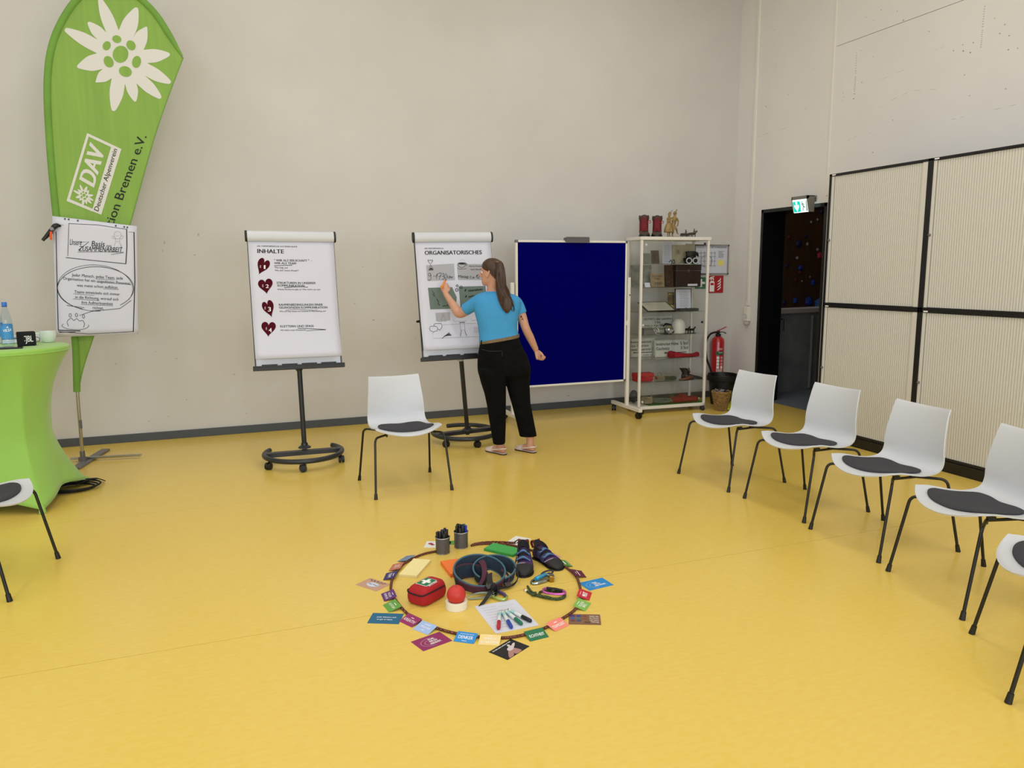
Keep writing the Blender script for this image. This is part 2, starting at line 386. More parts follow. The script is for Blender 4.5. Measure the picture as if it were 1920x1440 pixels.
cw = struct(sbox('wall_climbing', [((6.33, 9.7, 0), (12, 9.9, 5.3))], mat('climbing_plywood', '5E3C14', .75, noise=.35, scale=2.5, stretch=(3, 1, 1))))
HB = {'b': 'dark_blue', 'g': 'grey', 'p': 'pink', 'd': 'dark_navy', 'l': 'light_blue', 'r': 'dark_red'}
HC = {'b': '1E3A9A', 'g': 'B8A8A0', 'p': 'D8284A', 'd': '141A4A', 'l': '4A7FC0', 'r': '6A1610'}
for x, y, s, c in ((835, 70, 10, 'd'), (905, 75, 5, 'g'), (825, 185, 5, 'g'), (850, 262, 8, 'b'), (740, 245, 6, 'd'), (1000, 165, 9, 'p'), (985, 118, 5, 'g'), (950, 380, 8, 'b'), (810, 520, 9, 'b'), (915, 530, 13, 'b'),
                   (992, 550, 14, 'l'), (925, 335, 3, 'g'), (862, 370, 3, 'g'), (1020, -190, 9, 'd'), (720, 540, 7, 'd'), (985, -120, 4, 'g'), (935, -100, 4, 'g'), (845, 300, 6, 'r'), (815, 360, 6, 'r'), (890, 10, 5, 'd'), (760, 20, 6, 'r')):
    p = at(1300+x*.2361, 440+y*.2361, 9.7); r = s/135; mb = MB(); k = random.randint(5, 7)
    base = [(p[0]+r*math.cos(2*math.pi*i/k+s)*random.uniform(.8, 1.1), 9.7, p[2]+r*math.sin(2*math.pi*i/k+s)*random.uniform(.8, 1.1)) for i in range(k)]
    mid = [(p[0]+(q[0]-p[0])*.5, 9.7-r*.6, p[2]+(q[2]-p[2])*.5-r*.1) for q in base]
    mb.loft([base, mid]); part('climbing_hold', mb, mat('hold_'+HB[c], HC[c], .6), cw, sharp=30, bevel=.008)
sbox('wall_hall_end', [((12, 2, 0), (12.2, 12, 5.3)), ((6.33, 1.8, 0), (12.2, 2, 5.3))], conc)
sbox('ceiling_hall', [((6.33, 1.8, 5.3), (12.2, 12, 5.5))], conc)
# ------------------------------------------------------------------ wall fittings
p0 = atx(1404, 588, XR)
so = thing('wall_socket', 'white surface mounted wall socket at the foot of the cable duct', 'socket', (XR, 7.56, .98))
mb = MB(); mb.box((-.05, -.045, -.01), (0, .045, .17)); part('housing', mb, white_metal, so, sharp=None, bevel=.01)
mb = MB(); mb.lathe([(.028, 0), (.03, .006), (.022, .012), (.02, .004)], (-.05, -.005, .06), 20, axis=(-1, 0, 0)); part('outlet', mb, white_plastic, so)
mb = MB(); mb.lathe([(.034, 0), (.034, .03), (.02, .045)], (-.03, -.002, -.012), 18, axis=(0, 0, -1)); part('plug', mb, mat('pale_grey_plastic', 'BDBBB6', .5), so)
mb = MB(); mb.tube(spline([(-.012, .012, .17), (-.018, .035, .2), (-.02, .03, .23), (-.018, .0, .225), (-.012, -.03, .19)], 5), .004, 6); part('cable', mb, white_metal, so)
# illuminated exit sign above the door
F = 5.87
a = atx(1484, 370, F); b = atx(1514, 365.5, F); yn, yf = b[1], a[1]; zt = (a[2]+b[2])/2
zb = zt-.17; zm = zt-.035
ex = thing('exit_sign', 'lit green and white escape route sign over the dark doorway', 'sign', (XR, yn, zb))
mb = MB()
for y in (yn, yf-.012):
    mb.prism([(F, y, zt), (F, y, zm), (F+.035, y, zb), (XR-.05, y, zb), (XR-.05, y, zt)], (0, .012, 0))
mb.prism([(F, yn, zt), (F, yn, zm), (F+.012, yn, zm), (F+.03, yn, zt-.008), (XR-.02, yn, zt-.008), (XR-.02, yn, zt)], (0, yf-yn, 0))
part('housing', mb, mat('sign_housing_grey', '7B7875', .5), ex, sharp=None, world=True)
mb = MB(); mb.box((XR-.05, yn+.03, zt-.06), (XR, yn+.09, zt-.01)); part('bracket', mb, steel, ex, sharp=None, world=True)
P0 = np.array((F+.002, yn, zm)); d = np.array((.033, 0, zb-zm)); N = np.array((d[2], 0, -d[0]))
pan = MB(); pan.prism([(F+.002, yn+.012, zm), (F+.035, yn+.012, zb), (F+.035, yf-.012, zb), (F+.002, yf-.012, zm)], (.012, 0, 0))
pn = part('light_panel', pan, mat('sign_white_glow', 'EFFFFA', .4, emit=1.0), ex, sharp=None, world=True)
W = yf-yn-.024
def exfn(off): return lambda q: np.array([P0+np.array((0, .012+W*(1-u), 0))+d*(1-v)+np.array((-off, 0, 0)) for u, v in np.atleast_2d(q)])
g = MB(); put_poly(g, [(.02, .05), (.52, .05), (.52, .86), (.02, .86)], exfn(.0015)); part('green_field', g, mat('sign_green_glow', '00BFB0', .4, emit=.9), ex, sharp=None, world=True)
g = MB(); put_poly(g, [(.22, .82), (.32, .82), (.32, .52), (.42, .62), (.42, .42), (.27, .1), (.11, .42), (.11, .62), (.22, .52)], exfn(.003)); part('arrow', g, MATS['sign_white_glow'], ex, sharp=None, world=True)
g = MB(); put_poly(g, ell(.66, .78, .035, .05), exfn(.002)); put_line(g, [(.67, .7), (.72, .45), (.84, .36)], .06, exfn(.002)); put_line(g, [(.72, .46), (.68, .25), (.66, .1)], .045, exfn(.002))
put_line(g, [(.58, .5), (.66, .68), (.74, .66), (.8, .52)], .035, exfn(.0025)); put_poly(g, [(.9, .08), (.97, .05), (.97, .9), (.93, .88)], exfn(.0025))
part('running_figure', g, mat('sign_deep_green', '0C6B60', .5, emit=.15), ex, sharp=None, world=True)
# framed escape plan and the two safety signs on the back wall, left of the corner
TL, TR, BR, BL = (np.array(at(*q, YB-.012)) for q in ((1302, 459), (1367, 458), (1365, 514), (1302, 516)))
x0, x1, z0, z1 = TL[0], TR[0], (BR[2]+BL[2])/2, (TL[2]+TR[2])/2
ep = thing('escape_plan', 'silver framed escape route plan on the back wall behind the showcase', 'sign', (x0, YB, z0))
mb = MB()
for lo, hi in (((x0, YB-.018, z0), (x0+.018, YB, z1)), ((x1-.018, YB-.018, z0), (x1, YB, z1)), ((x0, YB-.018, z0), (x1, YB, z0+.018)), ((x0, YB-.018, z1-.018), (x1, YB, z1))): mb.box(lo, hi)
part('frame', mb, chrome, ep, sharp=None, world=True)
mb = MB(); mb.box((x0+.01, YB-.008, z0+.01), (x1-.01, YB, z1-.01)); part('plan_sheet', mb, paper, ep, sharp=None, world=True)
def yfn(xa, za, w, h, off): return lambda q: np.array([(xa+u*w, YB-off, za+v*h) for u, v in np.atleast_2d(q)])
f = yfn(x0, z0, x1-x0, z1-z0, .0095)
g = MB(); put_text(g, 'FLUCHT- UND RETTUNGSPLAN', (.08, .88), (.93, .88), (0, .055), f, .02)
for u in (.1, .2, .3, .4, .5, .6): put_line(g, [(u, .25), (u, .78)], .008, f)
for v in (.3, .45, .6, .72): put_line(g, [(.1, v), (.64, v)], .008, f)
for i in range(7): put_line(g, [(.7, .78-.035*i), (.7+.2*random.uniform(.5, 1), .78-.035*i)], .01, f)
put_line(g, ell(.36, .45, .16, .2), .01, f, close=True)
part('plan_lines', g, mat('plan_green_ink', '3A4A46', .8), ep, sharp=None, world=True)
g = MB(); put_poly(g, [(.7, .3), (.87, .3), (.87, .48), (.7, .48)], f); part('yellow_legend', g, mat('legend_yellow', 'E6DD7A', .8), ep, sharp=None, world=True)
def safety(name, label, px, colr):
    a, b = at(*px[0], YB-.01), at(*px[1], YB-.01)
    t = thing(name, label, 'sign', (a[0], YB, b[2])); mb = MB(); mb.box((a[0], YB-.006, b[2]), (b[0], YB, a[2])); part('sign_plate', mb, colr, t, sharp=None, world=True)
    return t, yfn(a[0], b[2], b[0]-a[0], a[2]-b[2], .0075)
t, f = safety('fire_extinguisher_sign', 'red fire extinguisher sign on the back wall above the red extinguisher', ((1328, 517), (1356, 549)), mat('safety_red', 'A8101C', .5))
g = MB(); put_poly(g, [(.12, .08), (.42, .08), (.42, .62), (.36, .7), (.18, .7), (.12, .62)], f); put_line(g, [(.2, .74), (.2, .84), (.34, .84), (.34, .74)], .07, f); put_line(g, [(.1, .8), (.16, .9), (.4, .95)], .05, f)
for i in range(4): put_poly(g, [(.6, .14+.16*i), (.74, .2+.16*i), (.84, .3+.16*i), (.8, .4+.16*i), (.76, .29+.16*i), (.66, .23+.16*i)], f)
part('pictogram', g, white_print, t, sharp=None, world=True)
g = MB(); f2 = f; put_poly(g, [(.17, .45), (.38, .45), (.38, .58), (.17, .58)], lambda q: f2(q)+np.array((0, -.001, 0))); part('label_band', g, MATS['safety_red'], t, sharp=None, world=True)
t, f = safety('first_aid_sign', 'small green safety sign with white cross seen through the showcase glass', ((1304, 520), (1325, 541)), mat('safety_green', '0E6B3C', .5))
g = MB(); put_line(g, [(.5, .15), (.5, .85)], .2, f); put_line(g, [(.15, .5), (.4, .5)], .2, f); put_line(g, [(.6, .5), (.85, .5)], .2, f); part('cross', g, white_print, t, sharp=None, world=True)

# ------------------------------------------------------------------ fire extinguisher on its wall bracket
bx = at(1345.5, 660, 7.79)
fe = thing('fire_extinguisher', 'red fire extinguisher hanging on the back wall beside the showcase', 'fire extinguisher', (bx[0], 7.79, .27))
ex_red = mat('extinguisher_red', 'B3101C', .28, coat=.4)
mb = MB(); mb.lathe([(.06, 0), (.076, .012), (.078, .05), (.078, .44), (.07, .475), (.045, .5), (.028, .51)], n=32); part('cylinder', mb, ex_red, fe)
mb = MB(); mb.lathe([(.032, .505), (.034, .512), (.034, .535), (.02, .54), (.02, .575), (.014, .58)], n=20); part('valve', mb, black, fe)
mb = MB(); mb.band(spline([(-.02, -.005, .575), (.03, -.01, .592), (.1, -.02, .622)], 5), (0, .011, 0), .007); part('squeeze_lever', mb, ex_red, fe)
mb = MB(); mb.band(spline([(0, -.005, .556), (.05, -.01, .562), (.085, -.015, .552), (.1, -.018, .54)], 5), (0, .011, 0), .007); part('carry_handle', mb, black, fe)
mb = MB(); mb.tube(spline([(-.01, -.01, .55), (-.07, -.02, .56), (-.15, -.03, .53), (-.2, -.03, .43), (-.19, -.04, .25), (-.13, -.05, .1), (-.085, -.04, -.02)], 8), .012, 10); part('hose', mb, rubber, fe)
mb = MB(); mb.tube([(-.085, -.04, -.02), (-.08, -.04, -.08)], [.014, .018], 10); part('nozzle', mb, black, fe)
def cyl_fn(r, cz=0, ua=0.0): return lambda q: np.array([(r*math.sin(u+ua), -r*math.cos(u+ua), v) for u, v in np.atleast_2d(q)])
def cyl_patch(mb, u0, u1, v0, v1, r, mi=0, n=8):
    us = np.linspace(u0, u1, n+1); fn = cyl_fn(r, 0, -.6)
    for a, b in zip(us[:-1], us[1:]): mb.add(fn([(a, v0), (b, v0), (b, v1), (a, v1)]), [(0, 1, 2, 3)], mi)
mb = MB(); cyl_patch(mb, -.3, .95, .28, .325, .0788); part('green_band', mb, mat('label_green', '12603A', .6), fe, sharp=None)
mb = MB(); cyl_patch(mb, -.25, .95, .0, .055, .0788); part('bottom_label', mb, paper, fe, sharp=None)
mb = MB(); fn = cyl_fn(.0792, 0, -.6)
for i, v in enumerate((.23, .19, .15, .11)):
    for u in (-.15, .45):
        if u < 0 or i == 3: cyl_patch(mb, u, u+.4, v, v+.033, .0792, n=3)
        else:
            for k in range(3): cyl_patch(mb, u, u+.4, v+.004+.01*k, v+.008+.01*k, .0792, n=3)
for k in range(4): cyl_patch(mb, -.2, .85, .098-.009*k, .102-.009*k, .0792, n=5)
put_text(mb, 'FEUERLÖSCHER', (.0, .345), (.75, .345), (0, .02), fn, .02); put_text(mb, 'PULVER', (.15, .305), (.8, .305), (0, .012), cyl_fn(.0796, 0, -.6), .02)
part('label_print', mb, white_print, fe, sharp=None)
mb = MB(); mb.box((.0, .08, .2), (.04, .11, .46)); mb.tube([(-.078, 0, .4), (-.04, .08, .4), (.04, .08, .4), (.078, 0, .4)], .004, 6); part('wall_bracket', mb, black_metal, fe, sharp=None)

# ------------------------------------------------------------------ tambour cupboards along the right wall
cream = mat('cream_shutter', 'C9C7C0', .5); cream2 = mat('cream_strip', 'D0CEC8', .45)
XF, CW = 5.29, 1.065
def cupboard(yhi, z0, z1, label):
    c = thing('tambour_cupboard', label, 'cupboard', (XF, yhi-CW, z0), group='cream roller shutter cupboards')
    h = z1-z0; D = .46; e = .02; e2 = .0235
    mb = MB()
    for lo, hi in (((0, 0, 0), (D, CW, e)), ((0, 0, h-e), (D, CW, h)), ((0, 0, 0), (D, e2, h)), ((0, CW-e2, 0), (D, CW, h)), ((D-.01, 0, 0), (D, CW, h))): mb.box(lo, hi)
    part('carcass', mb, black_metal, c, sharp=None, bevel=.002)
    mb = MB(); n = 44; y0, y1 = e2+.055, CW-e2-.03; w = (y1-y0)/n                  # vertical slats of the roller shutter
    for i in range(n):
        a = y0+i*w
        mb.loft([[(.0165, a, z), (.0135, a+w*.15, z), (.012, a+w*.5, z), (.0135, a+w*.85, z), (.0165, a+w, z)] for z in (e+.003, h-e-.003)], cap=False)
    sh = part('shutter', mb, cream, c, sharp=50); sh['kind'] = 'stuff'
    mb = MB(); mb.box((.004, e2, e), (.035, e2+.05, h-e)); part('closing_strip', mb, cream2, c, sharp=None, bevel=.003)
    mb = MB(); mb.box((.006, CW-e2-.026, e), (.03, CW-e2, h-e)); part('guide_strip', mb, cream2, c, sharp=None, bevel=.003)
    mb = MB(); mb.lathe([(.011, 0), (.011, .012), (.007, .016)], (.006, CW-e2-.012, h*.5), 14, axis=(-1, 0, 0)); part('lock', mb, steel, c)
    mb = MB(); mb.box((-.0012, CW-.075, h-.015), (0, CW-.035, h-.005)); part('tag', mb, white_print, c, sharp=None)
    return c
cupboard(5.585, 1.265, 2.455, 'upper far cream shutter cupboard in black frame beside the dark doorway')
cupboard(4.52, 1.265, 2.455, 'upper near cream shutter cupboard in black frame cut by the right picture edge')
cupboard(5.585, .085, 1.265, 'lower far cream shutter cupboard in black frame behind the white chairs')
cupboard(4.52, .085, 1.265, 'lower near cream shutter cupboard behind the third and fourth chair of the row')
pl = MB(); pl.box((XF-.015, 4.52-CW, 0), (XF+.45, 5.585, .085)); tag(part('plinth', pl, black_metal, None, sharp=None, bevel=.004), 'long black plinth under the cream shutter cupboards', 'plinth')
# ================================================================== FURNITURE
# ------------------------------------------------------------------ shell chairs
def chair_shell():
    # side profile (distance from the front edge, height) and half-widths
    prof = [(.0, .435, .0), (.02, .447, .0), (.08, .453, .0), (.16, .450, .0), (.25, .445, .0), (.33, .443, .0), (.39, .447, 0), (.425, .458, 0), (.45, .48, 0), (.465, .515, 0), (.473, .56, 0), (.482, .62, 0), (.492, .68, 0), (.505, .74, 0), (.518, .785, 0), (.526, .802, 0)]
    hw = [.243, .243, .241, .236, .230, .228, .227, .226, .225, .223, .220, .215, .208, .202, .198, .196]
    n = 17; top = []; 
    for i, ((d, z, _), w) in enumerate(zip(prof, hw)):
        row = []
        for j in range(n):
            t = -1+2*j/(n-1); x = t*w; dd, zz = d, z
            k = max(0, 1-d/.34)                                # towards the front edge the corners draw back and rise
            dd += .085*abs(t)**2.3*k; zz += (.449-z)*t*t*(d < .05)
            zz += (.028*abs(t)**2.2)*max(0, 1-d/.3)+.010*t*t
            b = min(1, max(0, (z-.46)/.12)); dd -= .026*t*t*b       # the back wraps forward a little
            row.append(np.array((x, dd-.27, zz)))
        top.append(row)
    cols = [spline([r[j] for r in top], 3) for j in range(n)]; top = [[cols[j][i] for j in range(n)] for i in range(len(cols[0]))]
    m = len(top); nor = [[None]*n for _ in range(m)]
    for i in range(m):
        for j in range(n):
            du = top[min(i+1, m-1)][j]-top[max(i-1, 0)][j]; dv = top[i][min(j+1, n-1)]-top[i][max(j-1, 0)]
            q = np.cross(dv, du); nor[i][j] = q/np.linalg.norm(q)
    v = [p for r in top for p in r]+[top[i][j]-nor[i][j]*.009 for i in range(m) for j in range(n)]
    f = []; o = m*n
    for i in range(m-1):
        for j in range(n-1):
            a, b, c, d = i*n+j, i*n+j+1, (i+1)*n+j+1, (i+1)*n+j
            f += [(a, b, c, d), (o+d, o+c, o+b, o+a)]
    rim = [j for j in range(n)]+[i*n+n-1 for i in range(1, m)]+[(m-1)*n+j for j in range(n-2, -1, -1)]+[i*n for i in range(m-2, 0, -1)]
    for a, b in zip(rim, rim[1:]+rim[:1]): f.append((b, a, o+a, o+b))
    return MB().add(v, f), top
def seat_z(x, y):
    d = y+.27; t = x/.232; z = np.interp(d, [0, .02, .08, .16, .25, .33, .39, .43], [.435, .447, .453, .450, .445, .443, .447, .461])
    return z+.028*abs(t)**2.2*max(0, 1-d/.3)+.010*t*t
def make_chair():
    root = thing('shell_chair', '', 'chair', group='white shell chairs set out in a circle')
    sh, _ = chair_shell(); part('seat_shell', sh, white_plastic, root, sharp=50)
    # felt pad: front edge follows the seat, a hollow in the middle of its rear edge
    n = 64; rings = []
    half = [(0, -.214), (.09, -.206), (.165, -.172), (.204, -.118), (.192, -.06), (.182, .0), (.176, .06), (.150, .105), (.09, .118), (.04, .110), (0, .104)]
    OUT = spline([np.array(p) for p in half+[(-x, y) for x, y in half[-2:0:-1]]], 6, close=True)
    def outline(a, s):
        p = OUT[int(round(a/(2*math.pi)*len(OUT))) % len(OUT)]; return p[0]*s, -.05+(p[1]+.05)*s
    def outline_old(a, s):
        x = .194*math.copysign(abs(math.cos(a))**.85, math.cos(a)); sn = math.sin(a)
        if sn < 0: y = -.075-.130*abs(sn)**1.1
        else: y = -.075+.185*abs(sn)**.75-.022*math.exp(-(x/.045)**2)
        return x*s, -.05+(y+.05)*s
    for s, dz in ((1.0, .003), (1.0, .009), (.97, .0125), (.6, .0125), (.25, .0125)):
        r = []
        for j in range(n):
            x, y = outline(2*math.pi*j/n, s); r.append((x, y, seat_z(x, y)+dz))
        rings.append(r)
    mb = MB().loft(rings); part('seat_pad', mb, felt, root, sharp=60)
    for sx in (-1, 1):
        for fy, ty, iy in ((-.273, -.195, -.085), (.273, .185, .08)):
            pts = fillet([(sx*.145, iy, .420), (sx*.258, ty, .424), (sx*.284, fy, .012)], .04, 6)
            lg = part('leg', MB().tube(pts, .0082, 10), black_metal, root, sharp=60)
            dv = Vector((sx*.026, fy-ty, -.412)).normalized(); e = Vector((sx*.284, fy, .012))
            part('foot_cap', MB().tube([e-dv*.028, e-dv*.003, e+dv*.0119], [.011, .0125, .0135], 12), black, lg, sharp=50)
        part('seat_rail', MB().tube([(sx*.145, -.085, .42), (sx*.14, 0, .418), (sx*.145, .08, .42)], .0082, 10), black_metal, root, sharp=60)
        for yy in (-.06, .06): part('seat_mount', MB().box((sx*.143-.008, yy-.02, .42), (sx*.143+.008, yy+.02, .437)), black, root, sharp=None)
        part('glide', MB().lathe([(.007, 0), (.007, .012)], (sx*.145, -.083, .402), 10), black, root, sharp=None)
    return root
chair0 = make_chair()
CH = [(1.221, 5.447, 2.3, 'white shell chair standing alone in front of the two flip charts'),
      (3.609, 4.672, None, 'white shell chair at the far end of the right row before the showcase'),
      (3.652, 3.921, None, 'second white shell chair of the right row counted from the showcase'),
      (3.588, 3.216, None, 'third white shell chair of the right row in front of the cupboards'),
      (3.434, 2.501, None, 'fourth white shell chair of the row its back cut by the right edge'),
      (3.036, 1.790, None, 'nearest white shell chair at right edge with only its front corner visible'),
      (-1.270, 4.511, None, 'white shell chair at the left edge in front of the green table')]
FACE = {1: (-.543, -.046), 2: (-.547, -.0135), 3: (-.54, .045), 4: (-.52, .139), 5: (-.76, .65), 6: (.98, -.2)}
for i, (x, y, r, lb) in enumerate(CH):
    o = chair0 if i == 0 else copy_tree(chair0)
    o.location = (x, y, 0); o['label'] = lb
    o.rotation_euler = (0, 0, math.radians(r) if r is not None else math.atan2(FACE[i][0], -FACE[i][1]))

# ------------------------------------------------------------------ flip charts
def flip_chart(base, top_c, u, nrm_tilt, label, w_bar=.74, pens=None):
    """base: pole foot on the floor; top_c: centre of the top bar; u: unit vector along the bar; nrm_tilt: downwards vector of the board"""
    t = thing('flip_chart', label, 'flip chart', base)
    u = np.array(u)/np.linalg.norm(u); dn = np.array(nrm_tilt)/np.linalg.norm(nrm_tilt); fr = np.cross(u, dn); fr /= np.linalg.norm(fr)
    if fr[1] > 0: fr = -fr                                        # towards the room
    c = np.array(top_c, float); P = lambda a, b, o=0.0: c+u*a+dn*b+fr*o
    H = np.linalg.norm(nrm_tilt)
    # whiteboard panel
    part('board', MB().obox(P(0, H/2, -.012), u*.345, dn*(H/2-.01), fr*.008), board_white, t, sharp=None, world=True)
    for s in (-1, 1): part('side_frame', MB().obox(P(s*.350, H/2, -.010), u*.005, dn*(H/2-.005), fr*.014), chart_metal, t, sharp=None, world=True)
    # clamp roll with end caps
    ring = lambda a, k=1.0: [P(a, .0+.046*k*math.sin(q), .012+.030*k*math.cos(q)) for q in np.linspace(0, 2*math.pi, 21)[:-1]]
    part('clamp_bar', MB().loft([ring(-w_bar/2+.015), ring(w_bar/2-.015)]), white_plastic, t, world=True)
    for s in (-1, 1):
        part('bar_end_cap', MB().loft([ring(s*(w_bar/2-.018), 1.02), ring(s*(w_bar/2-.004), 1.05), ring(s*(w_bar/2), .95)]), black, t, world=True)
    # pen tray
    mb = MB(); mb.obox(P(0, H+.004, .012), u*.372, dn*.016, fr*.032); mb.obox(P(0, H-.012, .042), u*.372, dn*.006, fr*.003)
    for s in (-.24, -.08, .08, .24): mb.obox(P(s, H-.02, .02), u*.062, dn*.009, fr*.016)
    part('pen_tray', mb, black, t, sharp=None, world=True, bevel=.002)
    # pad of paper: hangs from the roll, its foot curling forward
    rows = []; nn = 22; Hp = H-.12
    for i in range(nn+1):
        b = .046+Hp*i/nn; k = max(0, (i/nn-.62)/.38); o = sheet_off(b, H)
        rows.append([P(-.35+.70*j/12, b, o) for j in range(13)])
    mb = MB(); v = [p for r in rows for p in r]; f = [(i*13+j, i*13+j+1, (i+1)*13+j+1, (i+1)*13+j) for i in range(nn) for j in range(12)]
    mb.add(v, f); pp = part('paper_sheet', mb, paper, t, sharp=60, world=True)
    sd = pp.modifiers.new('thick', 'SOLIDIFY'); sd.thickness = .003
    # pole, foot ring, cross bar, castors
    bz = .085; bp = np.array(base, float)
    topj = P(0, H*.9, -.03)
    part('pole', MB().tube([bp+(0, 0, bz-.02), topj], .021, 16), chart_metal, t, world=True)
    part('pole_collar', MB().lathe([(.055, bz+.018), (.052, bz+.026), (.03, bz+.04), (.027, bz+.06)], bp, 20), chart_metal, t, world=True)
    part('board_bracket', MB().obox(P(0, H*.8, -.035), u*.06, dn*.12, fr*.018), chart_metal, t, sharp=None, world=True)
    part('height_clamp', MB().lathe([(.027, 0), (.03, .01), (.03, .06), (.025, .07)], topj-np.array((0, 0, .14)), 16), mat('pale_clamp', 'B8B8BC', .5) if pens else chart_metal, t, world=True)
    return t, P, u, dn, fr
def foot_ring(t, c, r, a0, a1, bar_dir, castors, z=.085):
    pts = [np.array((c[0]+r[0]*math.cos(a), c[1]+r[1]*math.sin(a), z)) for a in np.radians(np.linspace(a0, a1, 56))]
    part('foot_ring', MB().tube(pts, .021, 14), chart_metal, t, world=True)
    d = np.array((math.cos(bar_dir), math.sin(bar_dir), 0)); q = np.array((-d[1], d[0], 0))
    L = r[0]*.97
    part('foot_bar', MB().obox(np.array((c[0], c[1], z)), d*L, q*.032, np.array((0, 0, .018))), chart_metal, t, sharp=None, world=True, bevel=.003)
    for a in castors:
        p = np.array((c[0]+r[0]*math.cos(math.radians(a)), c[1]+r[1]*math.sin(math.radians(a)), 0)); castor(t, p, z-.015, random.uniform(0, 6))
def castor(t, p, ztop, a, r=.03, m=None):
    d = np.array((math.cos(a), math.sin(a), 0)); q = np.array((-d[1], d[0], 0)); c = p+d*.012+np.array((0, 0, r))
    w = MB()
    for s in (-1, 1): w.lathe([(r*.5, -.009), (r*.97, -.008), (r, 0), (r*.97, .008), (r*.5, .009)], c+q*.014*s, 20, axis=tuple(q))
    cs = part('castor', w, black, t, sharp=40, world=True)
    w = MB(); w.tube([p+np.array((0, 0, r*1.2)), p+np.array((0, 0, ztop))], .007, 8); w.obox(c+np.array((0, 0, r*.35)), d*r*.9, q*.006, np.array((0, 0, r*.7)))
    part('fork', w, m or black, cs, sharp=None, world=False) if False else part('castor_fork', w, m or black, t, sharp=None, world=True)
# the first chart
B1 = (.605, 6.56, 0); T1 = (.592, 6.72, 1.895); DN1 = (.0, -.20, -1.085)
fc1, P1, u1, dn1, fr1 = flip_chart(B1, T1, (1, .0, -.004), DN1, 'left flip chart headed INHALTE with four dark red hearts')
foot_ring(fc1, (.585, 6.46), (.318, .33), -214, 34, math.radians(-2), (205, 265, -22))
z1c = zp(440, 420, 220/1131); PL1 = np.array(P1(0, .3, .014))
H1 = float(np.linalg.norm(DN1)); f1 = sheet_fn(P1, H1, z1c, .0046); f1b = sheet_fn(P1, H1, z1c, .0060)
def chart_text(mb, rows, fn, k=0, bold=.0):
    for s, x0, y0, x1, y1, h, *e in rows: put_text(mb, s, (x0, y0), (x1, y1), (-h*.03, -h), fn, e[0] if e else bold)
mb = MB()
chart_text(mb, [('DIE THEMENBEREICHE AUF EINEN BLICK', 218, 219, 605, 225, 13, .012), ('INHALTE', 220, 279, 474, 284, 38, .034),
                ('" WIR ALS SEILSCHAFT "  -', 380, 360, 745, 363, 20), ('WIR ALS TEAM', 381, 387, 592, 390, 20),
                ('Was trägt uns?', 385, 426, 513, 429, 14, .012), ('Was sind "unsere Rituale"?', 387, 453, 617, 456, 14, .012),
                ('STRUKTUREN IN UNSERER', 405, 577, 781, 579, 20), ('KOMMUNIKATION', 415, 603, 672, 605, 20), ('Welche Strukturen gibt es? Was macht uns aus?', 411, 636, 826, 637, 13, .012),
                ('RAHMENBEDINGUNGEN EINER', 427, 788, 850, 787, 20), ('GELINGENDEN KOMMUNIKATION', 428, 815, 893, 814, 20), ('Wie und was setzen wir konkret im Berufsalltag um?', 432, 848, 880, 845, 13, .012),
                ('KLETTERN UND SPASS', 440, 996, 762, 993, 20), ('Wir leben unser Miteinander', 442, 1030, 690, 1027, 13, .012)], f1, bold=.022)
for p, w in (([(380, 402), (555, 397)], 5), ([(478, 614), (560, 607), (640, 605), (708, 609)], 5), ([(490, 832), (600, 822), (760, 832), (800, 826)], 3), ([(608, 1006), (720, 1008), (880, 1017)], 5), ([(690, 1031), (780, 1022), (880, 1019)], 4)): put_line(mb, p, w, f1)
part('printed_text', mb, ink, fc1, sharp=None, world=True)
def heart_pts(tipx, tipy, cx, cy, w, h, rot):
    t = np.linspace(0, 2*math.pi, 41)[:-1]; x = np.sin(t)**3*.5; y = (13*np.cos(t)-5*np.cos(2*t)-2*np.cos(3*t)-np.cos(4*t))/29
    y = (y-y.min())/(y.max()-y.min())-.5; c, s = math.cos(math.radians(rot)), math.sin(math.radians(rot))
    X, Y = x*w, -y*h
    return np.stack([cx+X*c-Y*s, cy+X*s+Y*c], 1)
wine = mat('wine_red_print', '4A0518', .7, spec=.1)
for k, (cx, cy, w, h, r) in enumerate(((266, 415, 118, 165, 24), (300, 604, 142, 146, -8), (331, 822, 112, 168, -19), (326, 1017, 140, 146, 2))):
    g = MB(); put_poly(g, heart_pts(0, 0, cx, cy, w, h, r), f1); part('printed_heart', g, wine, fc1, sharp=None, world=True)
mb = MB()
for s, x, y, h in (('1', 283, 433, 36), ('2', 300, 617, 34), ('3', 321, 843, 42), ('4', 329, 1043, 40)):
    put_text(mb, s, (x, y), (x+(12 if s == '1' else 28), y), (0, -h), f1b, .02)
for x, y in ((255, 425), (278, 610), (300, 825), (312, 1022)): put_text(mb, 'TEIL', (x, y), (x-3, y-30), (-10, 0), f1b, .01)
part('heart_numeral', mb, white_print, fc1, sharp=None, world=True)

